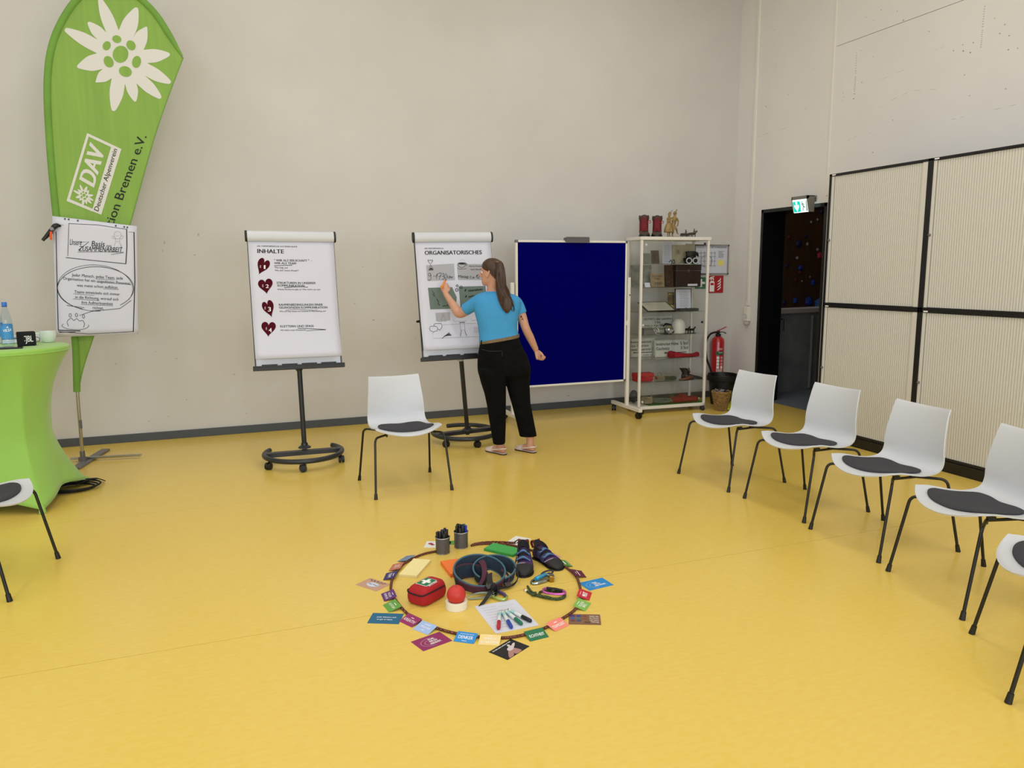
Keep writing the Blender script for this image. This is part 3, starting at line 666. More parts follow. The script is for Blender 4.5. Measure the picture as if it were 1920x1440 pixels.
# the second chart, turned a little, the woman writes on it
B2 = (2.125, 6.70, 0)
a = at(774, 446, 6.66); b = at(921, 445, 6.62); u2 = (b-a)/np.linalg.norm(b-a); T2 = (a+b)/2
lo = at(794, 672, 6.46); DN2 = lo-(a+u2*.02); DN2 = DN2-u2*(DN2@u2); DN2 = DN2/np.linalg.norm(DN2)*1.085
fc2, P2, u2, dn2, fr2 = flip_chart(B2, T2, u2, DN2, 'right flip chart headed ORGANISATORISCHES on which the woman writes', pens=True)
foot_ring(fc2, (2.10, 6.72), (.30, .33), -205, 105, math.radians(8), (215, 272, -12))
z2c = zp(780, 440, 260/1440); PL2 = np.array(P2(0, .3, .014))
H2 = float(np.linalg.norm(DN2)); f2 = sheet_fn(P2, H2, z2c, .0060); f2a = sheet_fn(P2, H2, z2c, .0046)
for q in ([(105, 318), (395, 300), (405, 470), (118, 480)], [(425, 305), (700, 305), (700, 468), (437, 470)], [(202, 812), (350, 805), (355, 890), (210, 900)]): mb = MB(); put_poly(mb, q, f2a); part('grey_box', mb, mat('pale_grey_print', 'A6A7B0', .8), fc2, sharp=None, world=True)
for q in ([(124, 552), (375, 545), (423, 650), (415, 768), (148, 776)], [(443, 540), (722, 532), (735, 740), (463, 762)]): mb = MB(); put_poly(mb, q, f2a); part('green_grey_box', mb, mat('grey_green_print', '66766F', .8), fc2, sharp=None, world=True)
mb = MB()
chart_text(mb, [('DER MEISTERFAHRPLAN', 88, 149, 285, 148, 12, .012), ('ORGANISATORISCHES', 92, 208, 683, 202, 40, .03), ('Uhr', 327, 453, 385, 452, 26, .02), ('Mittag:', 440, 448, 550, 448, 28, .012), ('kurze Pausen', 553, 333, 690, 333, 14), ('nach Bedarf', 567, 367, 690, 367, 14)], f2, bold=.006)
# hourglass
for p in ([(120, 265), (175, 265)], [(130, 368), (182, 366)], [(125, 270), (150, 310), (175, 270)], [(135, 362), (152, 315), (180, 360)]): put_line(mb, p, 5, f2)
put_poly(mb, [(136, 362), (155, 342), (178, 361)], f2)
# cup
put_line(mb, ell(478, 298, 42, 9), 4, f2, close=True); put_poly(mb, ell(478, 299, 34, 6), f2); put_line(mb, [(436, 300), (445, 330), (470, 345), (500, 335), (520, 300)], 4, f2); put_line(mb, ell(478, 348, 45, 10, a0=0, a1=200), 3, f2); put_line(mb, ell(516, 310, 12, 12, a0=-80, a1=90), 4, f2)
for x, y in ((462, 270), (478, 262), (495, 270)): put_line(mb, [(x, y), (x+2, y-8)], 3, f2)
# suns
for cx, cy, r in ((428, 530, 15), (424, 573, 22), (468, 545, 20)):
    for k in range(9):
        a = 2*math.pi*k/9; put_line(mb, [(cx+r*.55*math.cos(a), cy+r*.55*math.sin(a)), (cx+r*math.cos(a), cy+r*math.sin(a))], 4, f2)
    put_line(mb, ell(cx, cy, r*.5, r*.5, 14), 3, f2, close=True)
# chart stand, speech bubbles, pen bundle, grid
put_line(mb, [(450, 913), (505, 910)], 6, f2); put_line(mb, [(457, 915), (462, 990), (510, 988), (500, 912)], 2, f2); put_line(mb, [(470, 992), (460, 1055)], 4, f2); put_line(mb, [(505, 990), (526, 1052)], 4, f2)
put_line(mb, [(150, 950), (140, 975), (150, 1000), (175, 1005), (178, 1018), (190, 1004), (220, 1000), (225, 965), (205, 950)], 4, f2, close=True); put_line(mb, [(188, 948), (185, 930), (210, 922), (262, 922), (272, 950), (262, 975), (246, 990), (228, 980)], 4, f2)
for k in range(6): put_line(mb, [(268+k*6, 1078-k*6), (345+k*5, 1015+k*6)], 4, f2)
part('printed_text', mb, ink, fc2, sharp=None, world=True)
mb = MB()
for p in ([(275, 935), (640, 918), (660, 918)], [(172, 1018), (174, 1076), (660, 1058)], [(385, 880), (400, 900), (520, 895), (530, 880)], [(565, 870), (580, 890), (640, 885)], [(610, 955), (606, 1015), (662, 1015)]): put_line(mb, p, 2.5, f2)
for x in (618, 645):
    for y in (960, 990): put_line(mb, [(x, y), (x+17, y), (x+17, y+17), (x, y+17)], 2.5, f2, close=True)
put_line(mb, [(265, 895), (272, 850), (290, 845), (302, 862), (303, 892)], 5, f2); put_line(mb, ell(282, 832, 9, 14), 3, f2, close=True); put_line(mb, [(228, 890), (235, 902), (318, 898), (322, 885)], 2.5, f2)
part('printed_drawing', mb, grey_ink, fc2, sharp=None, world=True)
mb = MB()                                                               # felt-pen handwriting
for p in ([(152, 405), (135, 400), (130, 425), (150, 430), (152, 405), (155, 460), (138, 474), (125, 462)], [(180, 432), (200, 428)], [(205, 440), (222, 405), (212, 460)], [(228, 405), (262, 400), (240, 465)], [(235, 435), (262, 428)], [(270, 408), (285, 402), (288, 425), (275, 432), (292, 440), (288, 462), (268, 462)],
          [(312, 402), (298, 425), (303, 455), (318, 440), (318, 410)], [(578, 430), (563, 437), (565, 452), (580, 452)], [(600, 437), (588, 446), (596, 453), (603, 440), (606, 454)], [(622, 440), (638, 415), (628, 452)], [(640, 425), (655, 415), (658, 430), (640, 452), (662, 450)]): put_line(mb, spline([np.array(q) for q in p], 4), 4, f2)
def scribble(x0, y0, x1, y1, n, h, w=6):
    p = [np.array((x0+(x1-x0)*i/n+random.uniform(-2, 2), y0+(y1-y0)*i/n+h*(-.5 if i % 2 else .5)*random.uniform(.4, 1))) for i in range(n+1)]
    put_line(mb, spline(p, 4), w, f2)
for a in (((506, 590), (515, 565), (520, 575), (508, 590)), ((512, 650), (520, 630), (524, 642), (512, 652))): put_line(mb, spline([np.array(q) for q in a], 4), 6, f2)
scribble(545, 582, 690, 568, 17, 22); scribble(545, 645, 700, 625, 17, 22)
for x, y in ((178, 600), (182, 630), (225, 685), (235, 720)): scribble(x-10, y-14, x+12, y+14, 6, 12, 4)
scribble(275, 742, 335, 735, 8, 16, 4); put_line(mb, [(160, 570), (240, 700)], 1.5, f2)
part('handwriting', mb, ink, fc2, sharp=None, world=True)
pk = MB(); q0 = at(782, 603, 6.56); q1 = at(790, 602, 6.58); pk.tube([q0-(q1-q0)*.2, q0, q1, q1+(q1-q0)*.6], [.004, .011, .011, .009], 10); part('side_knob', pk, black, fc2, world=True)
pq = at(866, 673, 6.55); 

# ------------------------------------------------------------------ pin board on wheels
YP = 7.25
a, b = at(966, 452, YP), at(1175.5, 450, YP); c_, d_ = at(1171, 718.5, YP), at(966, 724, YP)
x0, x1, zt, zb = a[0], (b[0]+c_[0])/2, (a[2]+b[2])/2, (c_[2]+d_[2])/2
pb = thing('pin_board', 'mobile pin board covered in dark blue felt behind the woman', 'pin board', ((x0+x1)/2, YP, 0))
mb = MB(); mb.box((x0+.02, YP-.012, zb+.02), (x1-.02, YP+.012, zt-.02)); part('felt_panel', mb, mat('royal_blue_felt', '030362', .95, noise=.1, scale=200, bump=.15, bscale=400, spec=.0), pb, sharp=None, world=True)
for lo, hi in (((x0, YP-.017, zb), (x0+.022, YP+.017, zt)), ((x1-.022, YP-.017, zb), (x1, YP+.017, zt)), ((x0, YP-.017, zt-.022), (x1, YP+.017, zt)), ((x0, YP-.017, zb), (x1, YP+.017, zb+.022))):
    part('frame_rail', MB().box(lo, hi), white_metal, pb, sharp=None, world=True, bevel=.004)
for xx in (x0, x1):
    for zz in (zb, zt): part('frame_corner', MB().obox((xx+(.012 if xx == x0 else -.012), YP, zz+(.012 if zz == zb else -.012)), (.014, 0, 0), (0, .02, 0), (0, 0, .014)), steel, pb, sharp=None, world=True, bevel=.004)
cx_ = at(1080, 450, YP)[0]
mb = MB(); mb.box((cx_-.135, YP-.05, zt-.012), (cx_+.135, YP+.02, zt+.028)); mb.prism([(cx_-.135, YP-.055, zt-.02), (cx_+.135, YP-.055, zt-.02), (cx_+.135, YP-.045, zt+.036), (cx_-.135, YP-.045, zt+.036)], (0, .01, 0)); part('clip_rail', mb, mat('clip_grey', '55555A', .4), pb, sharp=None, world=True, bevel=.003)
for s, xx in ((-1, x0-.034), (1, x1+.034)):
    part('stand_post', MB().box((xx-.018, YP-.012, .10), (xx+.018, YP+.026, 1.48 if s < 0 else 1.52)), white_metal, pb, sharp=None, world=True, bevel=.005)
    part('stand_foot', MB().box((xx-.022, YP-.30, .075), (xx+.022, YP+.33, .115)), white_metal, pb, sharp=None, world=True, bevel=.006)
    for yy in (YP-.27, YP+.30): castor(pb, np.array((xx, yy, 0)), .08, random.uniform(0, 6), .034)
    part('post_knob', MB().lathe([(.006, 0), (.006, .01)], (xx, YP-.02, 1.33), 10, axis=(0, -1, 0)), black, pb, world=True)
    part('clamp_plate', MB().box((min(xx, x0 if s < 0 else x1)-.001, YP-.01, 1.0), (max(xx, x0 if s < 0 else x1)+.001, YP+.01, 1.05)), white_metal, pb, sharp=None, world=True)
# ================================================================== GLASS SHOWCASE AND ITS CONTENTS
clear = glass('clear_glass', (.985, .99, .987)); shelf_glass = glass('shelf_glass', (.93, .96, .945))
CA = math.radians(-3.0); CUx = np.array((math.cos(CA), math.sin(CA), 0)); CVy = np.array((-math.sin(CA), math.cos(CA), 0))
C0 = fl(1196.5, 769, .05); C0[2] = 0; CWD = .862; CDP = .335
CR = fl(1321, 760, .05)
CWD = float((CR-C0)@CUx)
CTOP = float(at(1265, 444, C0[1]+CUx[1]*.45)[2])
def cabp(px, py, d): return on_plane((px, py), C0+CVy*d, CVy)[0]
def cloc(p): q = np.asarray(p)-C0; return np.array((q@CUx, q@CVy, q[2]))
sc = thing('showcase', 'white framed glass showcase full of old climbing gear right of the blue board', 'showcase', C0, CA)
ps = .026
for i, (x, y) in enumerate(((0, 0), (CWD-ps, 0), (0, CDP-ps), (CWD-ps, CDP-ps))):
    part('post', MB().box((x, y, .05), (x+ps, y+ps, CTOP-.035)), white_metal, sc, sharp=None, bevel=.003)
for x, y in ((.03, .0), (CWD-.03, .03), (.03, CDP-.03), (CWD-.03, CDP-.03)): castor(sc, C0+CUx*x+CVy*y, .055, .4+x*3, .024)
part('top_board', MB().box((-.008, -.008, CTOP-.035), (CWD+.012, CDP+.008, CTOP)), white_metal, sc, sharp=None, bevel=.003)
part('bottom_board', MB().box((0, 0, .05), (CWD, CDP, .085)), white_metal, sc, sharp=None, bevel=.003)
gz0, gz1 = .086, CTOP-.036
half = CWD*.5
for nm, lo, hi in (('glass_door', (ps+.001, .004, gz0), (half+.02, .008, gz1)), ('glass_door', (half-.02, .011, gz0), (CWD-ps-.001, .015, gz1)), ('side_pane', (.010, ps+.001, gz0), (.014, CDP-ps-.001, gz1)), ('side_pane', (CWD-.014, ps+.001, gz0), (CWD-.010, CDP-ps-.001, gz1)), ('back_pane', (ps+.001, CDP-.012, gz0), (half-.001, CDP-.008, gz1)), ('back_pane', (half+.001, CDP-.012, gz0), (CWD-ps-.001, CDP-.008, gz1))):
    part(nm, MB().box(lo, hi), clear, sc, sharp=None)
SZ = [cloc(cabp(1265, y, .02))[2] for y in (494.5, 538.5, 584.5, 627, 671.5, 714)]+[.092]
for z in SZ[:-1]: part('glass_shelf', MB().box((.016, .018, z-.006), (CWD-.016, CDP-.014, z)), shelf_glass, sc, sharp=None, bevel=0)
for x, y, m in ((1212, 459, white_plastic), (1206, 610, white_plastic), (1204.5, 754, white_plastic), (1322, 457, black), (1316.5, 604, black), (1311, 747, chrome)):
    q = cloc(cabp(x, y, -.002)); part('glass_fitting', MB().lathe([(.013, 0), (.013, .008), (.009, .012)], (q[0], .004, q[2]), 14, axis=(0, -1, 0)), m, sc)
def item(name, label, cat, x0, x1, y_top, shelf, d, group=None):
    """returns an empty standing on shelf number `shelf`, with the width and height read off the photograph at depth d"""
    z = SZ[shelf]; a = cloc(cabp(x0, y_top, d)); b = cloc(cabp(x1, y_top, d)); cx = (a[0]+b[0])/2
    w = C0+CUx*cx+CVy*d
    t = thing(name, label, cat, (w[0], w[1], z), CA, group)
    return t, b[0]-a[0], (a[2]+b[2])/2-z
G_SHOW = 'pieces shown in the glass showcase'
def slab(t, w, h, th, m, lean=8, nm='cover', z0=.002):
    R = Matrix.Rotation(math.radians(-lean), 3, 'X'); mb = MB().box((-w/2, 0, z0), (w/2, th, h/math.cos(math.radians(lean)))); mb.xf(R)
    lo = min(v[2] for v in mb.v); mb.v = [(x, y, z-lo+.001) for x, y, z in mb.v]
    return part(nm, mb, m, t, sharp=None, bevel=.0015), R, lo
def lean_fn(w, h, lean, lo, off=.0015):
    R = np.array(Matrix.Rotation(math.radians(-lean), 3, 'X'))
    return lambda q: np.array([R@np.array(((u-.5)*w, -off, v*h/math.cos(math.radians(lean))))+np.array((0, 0, -lo+.001)) for u, v in np.atleast_2d(q)])
def lined(t, w, h, lean, lo, n, m=None, x0=.14, x1=.86, y0=.12, y1=.88, nm='printed_text', th=.014):
    g = MB(); f = lean_fn(w, h, lean, lo)
    for i in range(n):
        v = y1-(y1-y0)*i/max(1, n-1); put_line(g, [(x0+.05*random.random(), v), (x1-.15*random.random(), v)], th, f)
    part(nm, g, m or grey_ink, t, sharp=None)
def framed(t, w, h, mf, mi, lean=8, b=.012):
    o, R, lo = slab(t, w, h, .012, mf, lean, 'frame'); f = lean_fn(w, h, lean, lo)
    g = MB(); e = b/w; k = b/h; put_poly(g, [(e, k), (1-e, k), (1-e, 1-k), (e, 1-k)], f); part('picture', g, mi, t, sharp=None); return lo
card_grey = mat('grey_green_card', '6E736C', .7, noise=.1); photo_grey = mat('faded_photo', '9A9C94', .7, noise=.5, scale=14, col2='5E625A'); old_paper = mat('old_paper', 'B7AE93', .85, noise=.12, scale=12); dark_wood = mat('dark_wood', '2E170D', .5, noise=.4, scale=6, stretch=(1, 1, 5)); relief = mat('carved_relief', '4A3118', .7, noise=.6, scale=30, bump=.8, bscale=40)
plank = mat('pale_wood', '8C7A5C', .65, noise=.25, scale=8, stretch=(1, 6, 6)); black_case = mat('black_leather', '17130F', .6, noise=.3, scale=60, bump=.3)
# shelf one
t, w, h = item('booklet', 'grey green booklet at the left of the top showcase shelf', 'book', 1208, 1222, 475, 0, .10); slab(t, w, h, .01, card_grey, 6)
t, w, h = item('picture_frame', 'small dark picture frame leaning on the top showcase shelf', 'picture', 1222.5, 1237, 469.5, 0, .13); framed(t, w, h, mat('grey_brown_frame', '4A4438', .6), relief)
t, w, h = item('document', 'white printed sheet leaning at the back of the top showcase shelf', 'document', 1243, 1262, 455, 0, .27); o, R, lo = slab(t, w, h, .004, paper, 4); lined(t, w, h, 4, lo, 11)
t, w, h = item('document', 'yellowed document with a stamp in the middle of the top showcase shelf', 'document', 1262, 1287, 459, 0, .25); o, R, lo = slab(t, w, h, .006, old_paper, 5); lined(t, w, h, 5, lo, 5, dark_wood, .3, .6, .55, .72)
t, w, h = item('document', 'beige folder behind the glacier goggles on the top showcase shelf', 'document', 1287.5, 1304, 457, 0, .28); slab(t, w, h, .008, old_paper, 4)
t, w, h = item('figurine', 'tiny dark metal figurine on the top showcase shelf', 'figurine', 1254, 1266, 486, 0, .06)
mb = MB(); mb.tube(spline([(-w*.45, 0, h*.3), (-w*.15, 0, h*.8), (.0, 0, h*.4), (w*.3, 0, h*.9), (w*.48, 0, h*.2)], 5), [.004]*21, 6); mb.lathe([(.012, 0), (.01, .003), (.004, .008), (.004, .02)], (0, 0, 0), 10); mb.lathe([(.012, 0), (.01, .003), (.004, .012)], (w*.3, 0, 0), 10); part('body', mb, black_metal, t)
t, w, h = item('glacier_goggles', 'old glacier goggles with white rims and black strap on the top showcase shelf', 'goggles', 1286, 1310, 483, 0, .10)
for s in (-1, 1):
    mb = MB(); mb.tube([(s*w*.25+w*.2*math.cos(a), -.004, h*.5+h*.42*math.sin(a)) for a in np.linspace(0, 2*math.pi, 25)[:-1]], .006, 8, close=True); part('rim', mb, white_plastic, t)
    part('lens', MB().lathe([(.002, 0), (w*.19, .001), (w*.19, .004), (.002, .006)], (s*w*.25, 0, h*.5), 20, axis=(0, 1, 0)), black, t)
part('strap', MB().band(spline([(-w*.45, .004, h*.5), (-w*.5, .05, h*.6), (-w*.3, .09, h*.8), (w*.3, .09, h*.8), (w*.5, .05, h*.6), (w*.45, .004, h*.5)], 5), (0, 0, .011), .003), soft_black, t)
t, w, h = item('goggles_case', 'crumpled black leather case behind the glacier goggles', 'case', 1286, 1307, 471, 0, .17)
mb = MB(); mb.loft([[(w*k*.5*math.cos(a)*(1+.15*math.sin(3*a)), .05*k*math.sin(a), z*h) for a in np.linspace(0, 2*math.pi, 17)[:-1]] for z, k in ((.0, 1.1), (.15, 1.0), (.4, .8), (.55, .85), (.8, .8), (.95, .95), (1, .6))]); part('pouch', mb, black_case, t); part('flap', MB().band(spline([(-w*.5, -.03, h*.75), (0, -.05, h*.85), (w*.5, -.03, h*.7)], 5), (0, .004, .02), .006), black_case, t)
# shelf two
t, w, h = item('photograph', 'faded mountain photograph at the left of the second showcase shelf', 'picture', 1185, 1224, 497, 1, .25); slab(t, w, h, .006, photo_grey, 8)
t, w, h = item('name_card', 'small white name card below the mountain photograph', 'card', 1210, 1220, 530, 1, .08); slab(t, w, h, .003, paper, 20)
t, w, h = item('wooden_plaque', 'pale wooden plaque with burnt lettering on the second showcase shelf', 'plaque', 1221.5, 1247, 513, 1, .14); o, R, lo = slab(t, w, h, .018, plank, 10); g = MB(); f = lean_fn(w, h, 10, lo); put_text(g, 'Innsbrucker', (.14, .74), (.86, .74), (0, .12), f); put_text(g, 'Hütte', (.3, .55), (.7, .55), (0, .12), f)
for x in (.3, .45, .6, .72): put_line(g, [(x, .12), (x, .3), (x+.1, .32)], .04, f)
part('burnt_lettering', g, dark_wood, t, sharp=None)
t, w, h = item('carved_relief', 'dark carved wooden relief in the middle of the second showcase shelf', 'relief', 1248, 1266, 497, 1, .17); lo = framed(t, w, h, dark_wood, relief, 6, .01)
mb = MB(); f = lean_fn(w, h, 6, lo, .004)
for u, v, r in ((.5, .62, .1), (.45, .4, .16), (.6, .35, .13), (.5, .2, .16), (.4, .75, .07)): c = f([(u, v)])[0]; mb.ball(c, (r*w, .008, r*h*.6), 10, 6)
part('carving', mb, relief, t)
t, w, h = item('wooden_case', 'dark brown wooden case with a white label on the second showcase shelf', 'case', 1268, 1315, 496, 1, .12)
part('body', MB().box((-w/2, 0, .001), (w/2, .13, h*.72)), dark_wood, t, sharp=None, bevel=.003); part('lid', MB().box((-w/2-.002, -.002, h*.725), (w/2+.002, .132, h)), dark_wood, t, sharp=None, bevel=.003)
part('label', MB().box((-.01, -.004, .01), (w*.36, -.0025, .032)), paper, t, sharp=None); part('clasp', MB().box((-.008, -.006, h*.66), (.008, -.001, h*.78)), steel, t, sharp=None)
# shelf three
t, w, h = item('framed_certificate', 'black framed certificate lying tilted on the third showcase shelf', 'picture', 1211, 1262, 563, 2, .08)
q = MB(); th = .012; Rx = Matrix.Rotation(math.radians(24), 3, 'X')
q.box((-w*.55, -.06, 0), (w*.5, .17, th)).xf(Rx); lo = min(v[2] for v in q.v); q.v = [(x+(.06*(.1-y)), y, z-lo+.001) for x, y, z in q.v]; part('frame', q, black, t, sharp=None)
q = MB(); q.box((-w*.55+.014, -.046, th), (w*.5-.014, .156, th+.0012)).xf(Rx); q.v = [(x+(.06*(.1-y)), y, z-lo+.001) for x, y, z in q.v]; part('certificate', q, mat('cert_paper', 'B9B6A4', .6), t, sharp=None)
q = MB()
for i in range(6): q.box((-w*.35, .12-.025*i, th+.0014), (w*(.3-.1*random.random()), .124-.025*i, th+.0018))
q.xf(Rx); q.v = [(x+(.06*(.1-y)), y, z-lo+.001) for x, y, z in q.v]; part('printed_text', q, grey_ink, t, sharp=None)
t, w, h = item('magazine', 'small mountain magazine standing on the third showcase shelf', 'magazine', 1253, 1265.5, 548, 2, .26); o, R, lo = slab(t, w, h, .005, mat('mountain_cover', '2C3A52', .4, noise=.6, scale=16, col2='8A7240'), 4); g = MB(); f = lean_fn(w, h, 4, lo); put_text(g, 'BERG', (.15, .86), (.85, .86), (0, .08), f, .03); put_poly(g, [(.1, .08), (.9, .08), (.9, .3), (.1, .3)], f); part('cover_print', g, mat('pale_yellow_print', 'CDBB6A', .7), t, sharp=None)
t, w, h = item('framed_letter', 'black framed typed letter standing on the third showcase shelf', 'picture', 1267.5, 1298, 541, 2, .18); lo = framed(t, w, h, black, paper, 5, .008); lined(t, w, h, 5, lo-.0005, 13, ink, .25, .85, .18, .86, th=.008)
t, w, h = item('flat_stand', 'flat dark base in front of the framed letter', 'stand', 1272, 1307, 578, 2, .09); part('base', MB().box((-w/2, -.04, .001), (w/2, .05, max(.014, h))), mat('dark_slate', '3A3B38', .6), t, sharp=None, bevel=.004); part('bolt', MB().lathe([(.008, 0), (.008, .006)], (-w*.1, 0, max(.014, h)), 10), black, t)
# shelf four
enamel = mat('white_enamel', 'C6C8C2', .35, noise=.12, scale=10)
def way_sign(t, w, h, lines, arrow=None, lean=5, tilt=0.0):
    o, R, lo = slab(t, w, h, .004, enamel, lean, 'plate'); f = lean_fn(w, h, lean, lo); g = MB()
    e, k = .006/w, .006/h
    for q in ([(e, k), (1-e, k)], [(e, 1-k), (1-e, 1-k)]): put_line(g, q, .012*(.13/h), f)
    for q in ([(e, k), (e, 1-k)], [(1-e, k), (1-e, 1-k)]): put_line(g, q, .006, f)
    for s, u0, u1, v, c in lines: put_text(g, s, (u0, v), (u1, v), (0, c), f, .012)
    if arrow: a, b, v = arrow; put_line(g, [(a+.03, v), (b, v)], .035, f); put_poly(g, [(a, v), (a+.07, v+.05), (a+.07, v-.05)], f)
    part('sign_lettering', g, ink, t, sharp=None)
t, w, h = item('way_sign', 'old white enamel way sign reading GSCHNITZ on the fourth showcase shelf', 'sign', 1203, 1263, 592, 3, .26); way_sign(t, w, h, [('GSCHNITZ über Lazarethen', .08, .96, .76, .13), ('3 Std', .42, .6, .57, .13), ('Pinnis u. Hst. Elferhütte', .06, .95, .38, .13), ('über Dablaunau', .2, .8, .2, .13), ('4 Std', .2, .45, .05, .1)])
t, w, h = item('metal_box', 'dull grey metal box on the fourth showcase shelf', 'box', 1206, 1224, 615, 3, .07); part('body', MB().box((-w/2, -.03, .001), (w/2, .05, h*.8)), steel, t, sharp=None, bevel=.004); part('lid', MB().box((-w/2-.002, -.032, h*.82), (w/2+.002, .052, h)), mat('dull_olive_metal', '5F6055', .5, metal=.4), t, sharp=None, bevel=.004)
t, w, h = item('climbing_helmet', 'white climbing helmet on the fourth showcase shelf', 'helmet', 1262, 1283, 597, 3, .15)
mb = MB(); mb.lathe([(w*.52, .0), (w*.58, .006), (w*.59, h*.25), (w*.57, h*.5), (w*.49, h*.74), (w*.33, h*.92), (w*.15, h*.985), (.004, h)], n=28); part('shell', mb, mat('helmet_white', 'CFCFCA', .4), t); mb = MB()
for a in (-2.0, -1.2): mb.ball((w*.53*math.cos(a), w*.53*math.sin(a), h*.42), .007, 8, 6)
part('rivet', mb, black, t); part('chin_strap', MB().band(spline([(-w*.5, -.03, .02), (-w*.62, -.05, .03), (-w*.7, -.055, .008)], 5), (0, .008, 0), .003), soft_black, t)
t, w, h = item('head_lamp', 'old head lamp with a round reflector beside the white helmet', 'lamp', 1249, 1262, 606, 3, .11); part('reflector', MB().lathe([(w*.1, 0), (w*.5, .03), (w*.52, .04), (w*.46, .036), (w*.1, .012)], (0, .02, w*.55), 22, axis=(-.3, -1, .1)), chrome, t); part('battery_case', MB().box((-w*.3, .02, .001), (w*.5, .07, h*.55)), black, t, sharp=None, bevel=.004); part('head_band', MB().band(spline([(w*.4, .03, h*.5), (w*.6, .05, h*.75), (0, .08, h*.9), (-w*.5, .06, h*.7)], 5), (0, 0, .01), .003), soft_black, t)
t, w, h = item('carabiner', 'round silver carabiner lying on the fourth showcase shelf', 'carabiner', 1226, 1236, 613, 3, .09); part('body', MB().tube([(w*.45*math.cos(a), .02*math.sin(a), h*.5+h*.4*math.sin(a)) for a in np.linspace(0, 2*math.pi, 22)[:-1]], .006, 8, close=True), chrome, t); part('gate', MB().tube([(-w*.3, -.012, h*.2), (-w*.4, -.01, h*.6)], .007, 8), steel, t)
t, w, h = item('piton', 'dark iron piton with a ring before the GSCHNITZ sign', 'piton', 1237, 1254, 617, 3, .06); part('blade', MB().loft([[(-w*.5, 0, .003), (-w*.5, .004, .003), (-w*.5, .004, .006), (-w*.5, 0, .006)], [(w*.4, -.012, .002), (w*.4, .014, .002), (w*.4, .014, .02), (w*.4, -.012, .02)]]), black_metal, t, sharp=20); part('ring', MB().tube([(w*.42+.016*math.cos(a), 0, .018+.016*math.sin(a)) for a in np.linspace(0, 2*math.pi, 18)[:-1]], .004, 8, close=True), steel, t)
def quadruped(mb, x, z0, s, L=.05):
    mb.loft([[(x+L*u, .012*k*s*math.cos(a), z0+.032*s+.012*k*s*math.sin(a)) for a in np.linspace(0, 2*math.pi, 9)[:-1]] for u, k in ((-.5, .4), (-.42, 1), (-.1, .9), (.25, 1), (.42, .6), (.5, .3))])
    for u in (-.38, -.3, .28, .36):
        mb.tube([(x+L*u, .006*s*(1 if u in (-.3, .36) else -1), z0+.03*s), (x+L*u+.003, .007*s*(1 if u in (-.3, .36) else -1), z0+.014*s), (x+L*u, .007*s*(1 if u in (-.3, .36) else -1), z0)], [.005*s, .003*s, .003*s], 6)
    mb.tube([(x+L*.38, 0, z0+.036*s), (x+L*.55, 0, z0+.052*s), (x+L*.62, 0, z0+.056*s), (x+L*.74, 0, z0+.046*s)], [.008*s, .006*s, .007*s, .004*s], 7)
    mb.tube([(x-L*.5, 0, z0+.036*s), (x-L*.6, 0, z0+.02*s)], [.003*s, .002*s], 5)
t, w, h = item('horse_figurine', 'black pair of cast horses on the fourth showcase shelf', 'figurine', 1281, 1304, 611, 3, .09); mb = MB(); quadruped(mb, -w*.22, .003, 1.3, w*.4); quadruped(mb, w*.22, .003, 1.2, w*.4); part('horses', mb, black_metal, t); part('base', MB().box((-w*.5, -.018, 0), (w*.5, .018, .004)), black_metal, t, sharp=None)
# shelf five
t, w, h = item('way_sign', 'white enamel way sign reading Feuerstein at the left of the fifth showcase shelf', 'sign', 1182.5, 1231, 634, 4, .24); way_sign(t, w, h, [('Innerer Feuerstein', .04, .82, .74, .14), ('östl. Feuerstein', .04, .72, .54, .14), ('westl. Feuerstein 2', .04, .88, .35, .14), ('O.A.K. S.B.', .5, .88, .06, .09)], (.1, .86, .25))
t, w, h = item('way_sign', 'white enamel way sign reading Innsbrucker Hütte on the fifth showcase shelf', 'sign', 1229, 1295, 637, 4, .14); way_sign(t, w, h, [('Innsbrucker Hütte', .05, .68, .68, .17), ('5 Std', .74, .95, .68, .17), ('Gschnitz', .05, .42, .42, .17), ('3 Std', .74, .95, .42, .17)], (.25, .9, .25), 10)
red_wool = mat('dark_red_wool', '8E1220', .95, noise=.25, scale=80, bump=.4, bscale=150)
t, w, h = item('wool_sock', 'red wool sock lying in front of the Innsbrucker sign', 'sock', 1254, 1311, 657, 4, .06)
t.name = 'wool_cap'; t['label'] = 'crumpled red wool garment lying in front of the Innsbrucker sign'; t['category'] = 'garment'
def crumple(us, hs, ds, w, n=22):
    out = []
    for u, hh, dd in zip(us, hs, ds):
        r = []
        for a in np.linspace(0, 2*math.pi, n+1)[:-1]:
            k = 1+.10*math.sin(5*a+9*u)+.06*math.sin(9*a-14*u); r.append((-w/2+w*u, dd*k*math.cos(a), max(.001, hh*(.5+.5*k*math.copysign(abs(math.sin(a))**.7, math.sin(a))))))
        out.append(r)
    return out
part('knit', MB().loft(crumple((.04, .06, .12, .2, .32, .45, .58, .7, .8, .88, .95, .99), [h*q for q in (.6, .95, 1.0, .86, .74, .66, .55, .5, .5, .62, .8, .5)], (.03, .045, .055, .06, .06, .055, .05, .048, .045, .04, .035, .02), w)), red_wool, t, sub=1)
part('cuff', MB().loft(crumple((.0, .01, .08, .09), [h*q for q in (.7, 1.0, 1.06, .8)], (.03, .05, .055, .04), w)), red_wool, t, sub=1)
